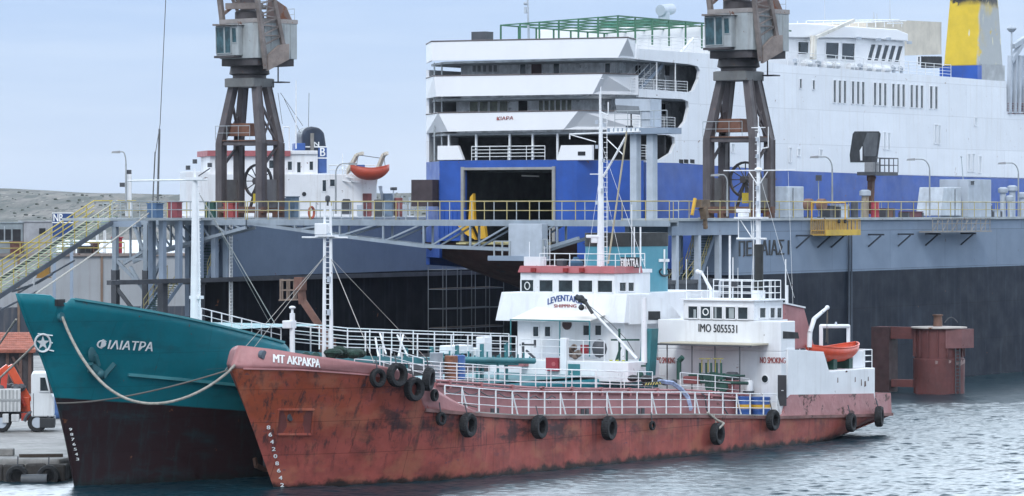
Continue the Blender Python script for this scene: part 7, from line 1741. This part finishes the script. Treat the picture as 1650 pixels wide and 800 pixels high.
for (x0, x1, yb) in ((557, 583, 262), (604, 622, 262)): mb.beam(g(x0, 300, .5), g(x0+3, 278, .5), .35).beam(g(x0+3, 278, .5), g((x0+x1)/2+5, 250, -.6), .45, .35).beam(g((x0+x1)/2+5, 250, -.6), g(x1+2, 247, -1.2), .35)
mb.build('boat_davit', cream, t)
mb = MB(); 
for a, b in (((577, 249), (574, 272)), ((618, 248), (621, 270)), ((577, 250), (612, 255))): mb.tube(g(*a, -1.2), g(*b, -1.2), .04)
mb.build('davit_fall', wire_m, t)
mb = MB()
for px, py in ((558, 285), (566, 292), (552, 291)): mb.beam(g(px, py, .3), g(px+14, py+2, -.4), .15).beam(g(px, py, .3), g(px, py-18, .3), .10)
mb.build('boarding_rail', railw, t)
for px, w, y0_, m_ in ((592, 14, 312, M('gear_maroon', (.16, .05, .05), .7, var=.5)), (610, 12, 322, dgrey), (626, 14, 312, M('gear_blue', (.12, .17, .24), .7, var=.4)), (643, 12, 319, M('gear_maroon', (.16, .05, .05))), (652, 8, 330, lgrey), (580, 8, 330, lgrey)): wbox(px-w/2, y0_, px+w/2, 350, m_, 'deck_gear', -.2 if px > 606 else .0, 2)
wbox(631, 302, 640, 307, dgrey, 'gear_lamp', .5, 1); mb = MB()
for px, y0_ in ((597, 305), (615, 300), (634, 307), (648, 316), (660, 318)): mb.beam(g(px, 350, .6), g(px, y0_, .6), .14)
mb.beam(g(612, 300, .6), g(622, 340, .6), .3); mb.build('deck_post', lgrey, t)
p = g(596, 276, -1.6); q0, q1 = g(566, 275, -1.6), g(628, 275, -1.6)
lifeboat('lifeboat', 'bright orange lifeboat hanging from davits of the white ship', WS, (p.x, -1.6, g(596, 271, -1.6).z), q1.x-q0.x, 2.0, 1.35, M('lifeboat_bright', (.42, .06, .03), .5, var=.1), 0, inner=M('boat_gear', (.12, .08, .08), .8))
mb = MB((p.x, -1.6, p.z)); a = g(575, 266, -1.6); mb.box(a.x, g(587, 266, -1.6).x, -2, -1.2, g(575, 272, -1.6).z, a.z); one('boat_chest', mb, blue_p, 'blue chest stowed in the bow of the hanging orange lifeboat', 'chest', WS)
mb = MB((p.x, -1.6, p.z)); a = g(601, 253, -1.6); mb.box(a.x, g(608, 253, -1.6).x, -1.9, -1.3, g(601, 271, -1.6).z, a.z); one('canvas_roll', mb, dgrey, 'upright dark canvas roll standing in the hanging orange lifeboat', 'canvas')

# ================================================================== rusty boom lift in the dark dock mouth
q = Q.d(500, 530, 246); t = thing('boom_lift', 'rusty boom lift with an empty cage in the dark dock mouth behind the mast', 'boom lift', Q, (q.x, q.y, 1.6)); o = Vector((q.x, q.y, 1.6)); g = lambda px, py: Q.d(px, py, 246)-o
MB().beam(g(528, 545), g(488, 485), .5, .45).beam(g(488, 490), g(484, 455), .4).box(g(484, 460).x-.3, g(484, 460).x+.3, g(484, 460).y-.3, g(484, 460).y+.3, g(484, 468).z, g(484, 447).z).build('boom', M('boom_rust', (.17, .085, .065), .7, var=.3, rust=.2), t)
MB().beam(g(528, 545), g(528, 575), .8).build('turret', rustm, t)
mb = MB(); 
for a, b in (((452, 450), (452, 484)), ((463, 450), (463, 484)), ((474, 450), (474, 484)), ((452, 452), (480, 452)), ((452, 468), (480, 468)), ((450, 484), (482, 483))): mb.beam(g(*a), g(*b), .09); mb.beam(g(*a)+Vector((.8, .4, 0)), g(*b)+Vector((.8, .4, 0)), .09)
for c in ((452, 452), (480, 452), (450, 484), (482, 483)): mb.beam(g(*c), g(*c)+Vector((.8, .4, 0)), .09)
mb.build('cage', M('cage_brown', (.20, .15, .12), .7), t)
MB().box(g(528, 575).x-1.2, g(528, 575).x+1.2, g(528, 575).y-.9, g(528, 575).y+.9, 0, g(528, 572).z).build('chassis', rustm, t)

# ================================================================== truck with loader crane and tiled shed on the quay
TK = Fr(*WORLD.z(58, 697, 1.0).xy, 84)
t = thing('crane_truck', 'white truck with an orange loader crane parked on the quay', 'truck', TK, (0, 0, 1.0)); o = Vector((0, 0, 1.0)); g = lambda px, py, c=0: TK.y(px, py, c)-o
tw = M('truck_white', (.62, .64, .65), .45, var=.06, streak=.2)
P = [g(*k) for k in ((50, 672), (50, 604), (53, 601), (74, 601), (81, 632), (86, 640), (87, 672))]
cab = MB().prism([(p.x, p.z) for p in P], 'y', 0, 2.3).build('cab', tw, t, bevel=.08)
p = [g(*k, -.01) for k in ((64, 631), (79, 631), (73.5, 608), (64, 608))]; window(cab, *p, (0, -1, 0), glassd, tw, .05)
a, b = g(80, 655), g(80.5, 634); MB().box(a.x-.85, a.x-.82, -.02, 0, a.z-.5, b.z).build('door_seam', dgrey, cab)
p = [Vector((g(k, j).x+.03, yy, g(k, j).z)) for k, j, yy in ((81.5, 633, .15), (81.5, 633, 2.15), (75, 605, 2.15), (75, 605, .15))]; MB().slab(p, (1, 0, .3), .03).build('windscreen', glassd, cab)
MB().box(g(64, 650).x, g(88.5, 650).x, -.03, 2.33, g(60, 690).z, g(60, 674).z).build('bumper', M('bumper_black', (.025, .027, .03), .6), cab, bevel=.04)
MB().box(g(87, 650).x, g(89, 650).x, .2, .6, g(60, 676).z, g(60, 670).z).build('headlight', lgrey, cab)
MB().box(g(78, 620).x+.1, g(80, 620).x+.25, -.35, -.15, g(78, 634).z, g(78, 616).z).build('wing_mirror', dgrey, cab, bevel=.03)
bed = MB().box(g(-60, 650).x, g(33, 650).x, 0, 2.3, g(20, 664).z, g(20, 627).z).build('cargo_bed', M('truck_bed', (.55, .56, .56), .6, var=.1, streak=.3), t, bevel=.03)
mb = MB()
for k in range(14): x = g(-52+k*6, 640).x; mb.box(x, x+.08, -.03, 0, g(20, 662).z, g(20, 629).z)
mb.box(g(-60, 650).x, g(33, 650).x, -.05, 0, g(20, 646).z, g(20, 643).z); mb.build('side_rib', M('rib_grey', (.30, .31, .31), .6), bed)
mb = MB()
for k in range(11): p = g(-50+k*8, 627); mb.ball((p.x+.1, .6+.3*(k % 3), p.z+.02), .25, .4, .22)
mb.build('load', dgrey, bed, smooth=True)
MB().box(g(-60, 650).x, g(60, 650).x, .5, 1.8, g(20, 676).z, g(20, 665).z).build('chassis', dgrey, t)
mb = MB().box(g(4, 650).x, g(14, 650).x, -.05, .4, g(20, 682).z, g(20, 667).z).box(g(18, 650).x, g(31, 650).x, -.02, .5, g(20, 680).z, g(20, 668).z); mb.build('tool_locker', M('truck_bed', (.55, .56, .56)), t, bevel=.04)
for px in (60, 2): 
    c = g(px, 682); wd = MB().lathe([(.28, -.18), (.46, -.18), (.5, -.1), (.5, .1), (.46, .18), (.28, .18)], (c.x, .22, .5), 22, 'y'); wd.f = [f for f in wd.f if len(f) == 4]; wd = wd.build('wheel', black, t, smooth=True)
    MB().lathe([(0, -.12), (.1, -.14), (.27, -.10), (.29, -.16)], (c.x, .22, .5), 18, 'y').build('rim', lgrey, wd, smooth=True)
    MB().lathe([(.28, -.18), (.5, -.1), (.5, .1), (.28, .18)], (c.x, 2.08, .5), 18, 'y').build('wheel', black, t, smooth=True)
c = g(60, 682); mb = MB(); mb.path([Vector((c.x+.66*math.cos(a), .1, .5+.62*math.sin(a))) for a in np.linspace(.1, math.pi-.1, 10)], .1, 6); mb.build('mudguard', dgrey, t, smooth=True)
om = M('crane_orange', (.58, .085, .03), .45, var=.12)
cr = MB().beam(g(42, 668, 1.1), g(40, 640, 1.1), .5).beam(g(46, 648, 1.1), g(14, 590, .9), .36, .42).beam(g(14, 592, .9), g(-14, 612, .8), .34, .38).build('loader_crane', om, t, bevel=.03)
MB().beam(g(8, 600, .5), g(4, 640, .5), .30, .32).tube(g(40, 655, .7), g(26, 622, .7), .10).build('crane_strut', M('crane_red', (.45, .05, .03), .5), cr)
MB().beam(g(42, 672, .3), g(42, 672, 2.0), .5, .4).build('outrigger', M('crane_red', (.45, .05, .03)), cr)
# shed
SH = Fr(*WORLD.z(-30, 655, 1.0).xy, 80); b = WORLD.d(20, 650, 232); SH = Fr(b.x, b.y, 82)
t = thing('tiled_shed', 'low dark shed with a red tiled roof behind the truck', 'shed', SH, (0, 0, 1.0)); o = Vector((0, 0, 1.0)); g = lambda px, py, c=0: SH.y(px, py, c)-o
wl = MB().box(g(-60, 600).x, g(54, 600).x, .5, 7, 0, g(20, 566).z).build('wall', M('shed_wall', (.05, .045, .05), .8, var=.3), t)
tiles = M('roof_tiles', (.36, .13, .09), .8, var=.25, vs=2.5)
a, b = g(-62, 569), g(57, 569); c_ = g(20, 540, 3.8); mb = MB()
mb.hexa([(a.x, 0, a.z), (b.x, 0, b.z), (b.x, 3.8, c_.z-.02), (a.x, 3.8, c_.z-.02)], [(a.x, 0, a.z+.1), (b.x, 0, b.z+.1), (b.x, 3.8, c_.z+.1), (a.x, 3.8, c_.z+.1)]); mb.hexa([(a.x, 7.6, a.z), (b.x, 7.6, b.z), (b.x, 3.8, c_.z-.02), (a.x, 3.8, c_.z-.02)], [(a.x, 7.6, a.z+.1), (b.x, 7.6, b.z+.1), (b.x, 3.8, c_.z+.1), (a.x, 3.8, c_.z+.1)])
for k in range(40):
    x = a.x+(b.x-a.x)*(k+.5)/40
    mb.tube((x, -.05, a.z+.1), (x, 3.8, c_.z+.1), .09, n=6)
for k in range(8): y = 3.8*k/8; z = a.z+.16+(c_.z-a.z)*k/8; mb.box(a.x, b.x, y-.02, y+.03, z-.04, z+.05)
mb.build('roof', tiles, t)
mb = MB(); 
for px in (-10, 12, 33, 48): q = g(px, 600, .45); mb.box(q.x-.1, q.x+.1, .35, .5, 0, a.z)
mb.beam(g(20, 575, .4), g(33, 600, .4), .15); mb.build('wall_post', M('shed_brown', (.10, .06, .05), .8), t)
# pale oil drum heap seen past the cab
q = WORLD.d(88, 655, 205); one('tarpaulin_heap', MB((q.x, q.y, 1)).ball((q.x+.3, q.y, 1.6), .6, .6, .7, 10).ball((q.x, q.y, 1.35), .6, .6, .5, 10), M('tarp_blue', (.05, .11, .26), .7, var=.4), 'blue tarpaulin heap between the truck cab and the teal bow', 'tarpaulin', smooth=True)

# ================================================================== mooring ropes
def rope(pts, r, label, mat=rope_m, sag=0, n=18):
    a, b = Vector(pts[0]), Vector(pts[-1]); P = []
    if len(pts) == 2:
        for k in range(n+1): t = k/n; p = a.lerp(b, t); p.z -= sag*4*t*(1-t); P.append(p)
    else: P = [Vector(p) for p in pts]
    return one('mooring_rope', MB(a).path(P, r, 6), mat, label, 'rope', group='mooring ropes', smooth=True)
wT = lambda p: T.W(*p); wA = lambda p: A.W(*p)
eye = wT(HT.on(97, 511)+Vector((0, -.12, 0)))
rope([eye, WORLD.z(-150, 735, 1.05)], .05, 'rope from the teal bow eye slanting down to the quay past the truck', sag=.25)
e2 = wA(HA.on(376, 590)+Vector((0, -.1, .05)))
P = []; 
for k in range(25):
    t = k/24; p = eye.lerp(e2, t); p += Vector((-.35, -.65, 0))*math.sin(math.pi*t)*1.6; p.z -= 2.62*(4*t*(1-t))**.92; P.append(p)
rope(P, .065, 'thick slack rope hanging in a deep curve between the teal bow and the red bow')
e3 = wT(HT.on(90, 650)+Vector((0, -.05, 0))); e4 = wA(HA.on(374, 594)+Vector((-.05, -.1, 0)))
P = []
for k in range(17): t = k/16; p = e3.lerp(e4, t); p += Vector((-.2, -.55, 0))*math.sin(math.pi*t)*2.0; p.z -= .35*4*t*(1-t); P.append(p)
rope(P, .04, 'thin taut line from the red bow across to the teal stem', M('rope_dark', (.12, .11, .10), .85))
rope([wT(T.y(57, 474, 0)), Q.W(*Q.x(247, 338, gx-.7))], .045, 'pale mooring line rising from the teal bow to the gangway rail', sag=.1)
rope([wT(HT.on(34, 515)+Vector((0, .3, 0))), WORLD.z(-120, 715, 1.05)], .05, 'rope from the teal stem running off the photo edge above the tiled roof', sag=.15)
rope([wA(A.y(700, 630, -3.6)), wA(A.y(732, 648, -3.85)), wA(HA.on(770, 660)+Vector((0, .05, .1)))], .035, 'dark rope lying down the sloping pink bulwark end', MATS['rope_dark'])
# anchor that hangs by the teal hull in the gap
q = HT.on(414, 757); t = thing('hanging_anchor', 'dark rusty anchor hanging near the water between the two hulls', 'anchor', T, q+Vector((0, -.5, 0)))
MB().beam((0, 0, 0), (0, 0, 2.2), .16).tube((0, 0, 2.2), (0, 0, 5), .04).build('shank', dgrey, t); MB().beam((-.7, 0, .25), (0, 0, 0), .2).beam((.7, 0, .25), (0, 0, 0), .2).beam((-.7, 0, .25), (-.8, 0, .6), .15).beam((.7, 0, .25), (.8, 0, .6), .15).build('fluke', rustm, t)

# ================================================================== sea air
hz = bpy.data.materials.new('sea_haze'); hz.use_nodes = True; nt = hz.node_tree; nt.nodes.remove(nt.nodes['Principled BSDF'])
pv = nt.nodes.new('ShaderNodeVolumePrincipled'); pv.inputs['Color'].default_value = (.80, .88, 1, 1); pv.inputs['Density'].default_value = .00004; pv.inputs['Anisotropy'].default_value = .0
nt.links.new(pv.outputs[0], nt.nodes['Material Output'].inputs['Volume'])
ha = MB().box(-3500, 3500, -80, 3600, -4, 60).build('haze', hz); tag(ha, kind='stuff', label='faint blue sea air over the whole harbour', cat='haze')
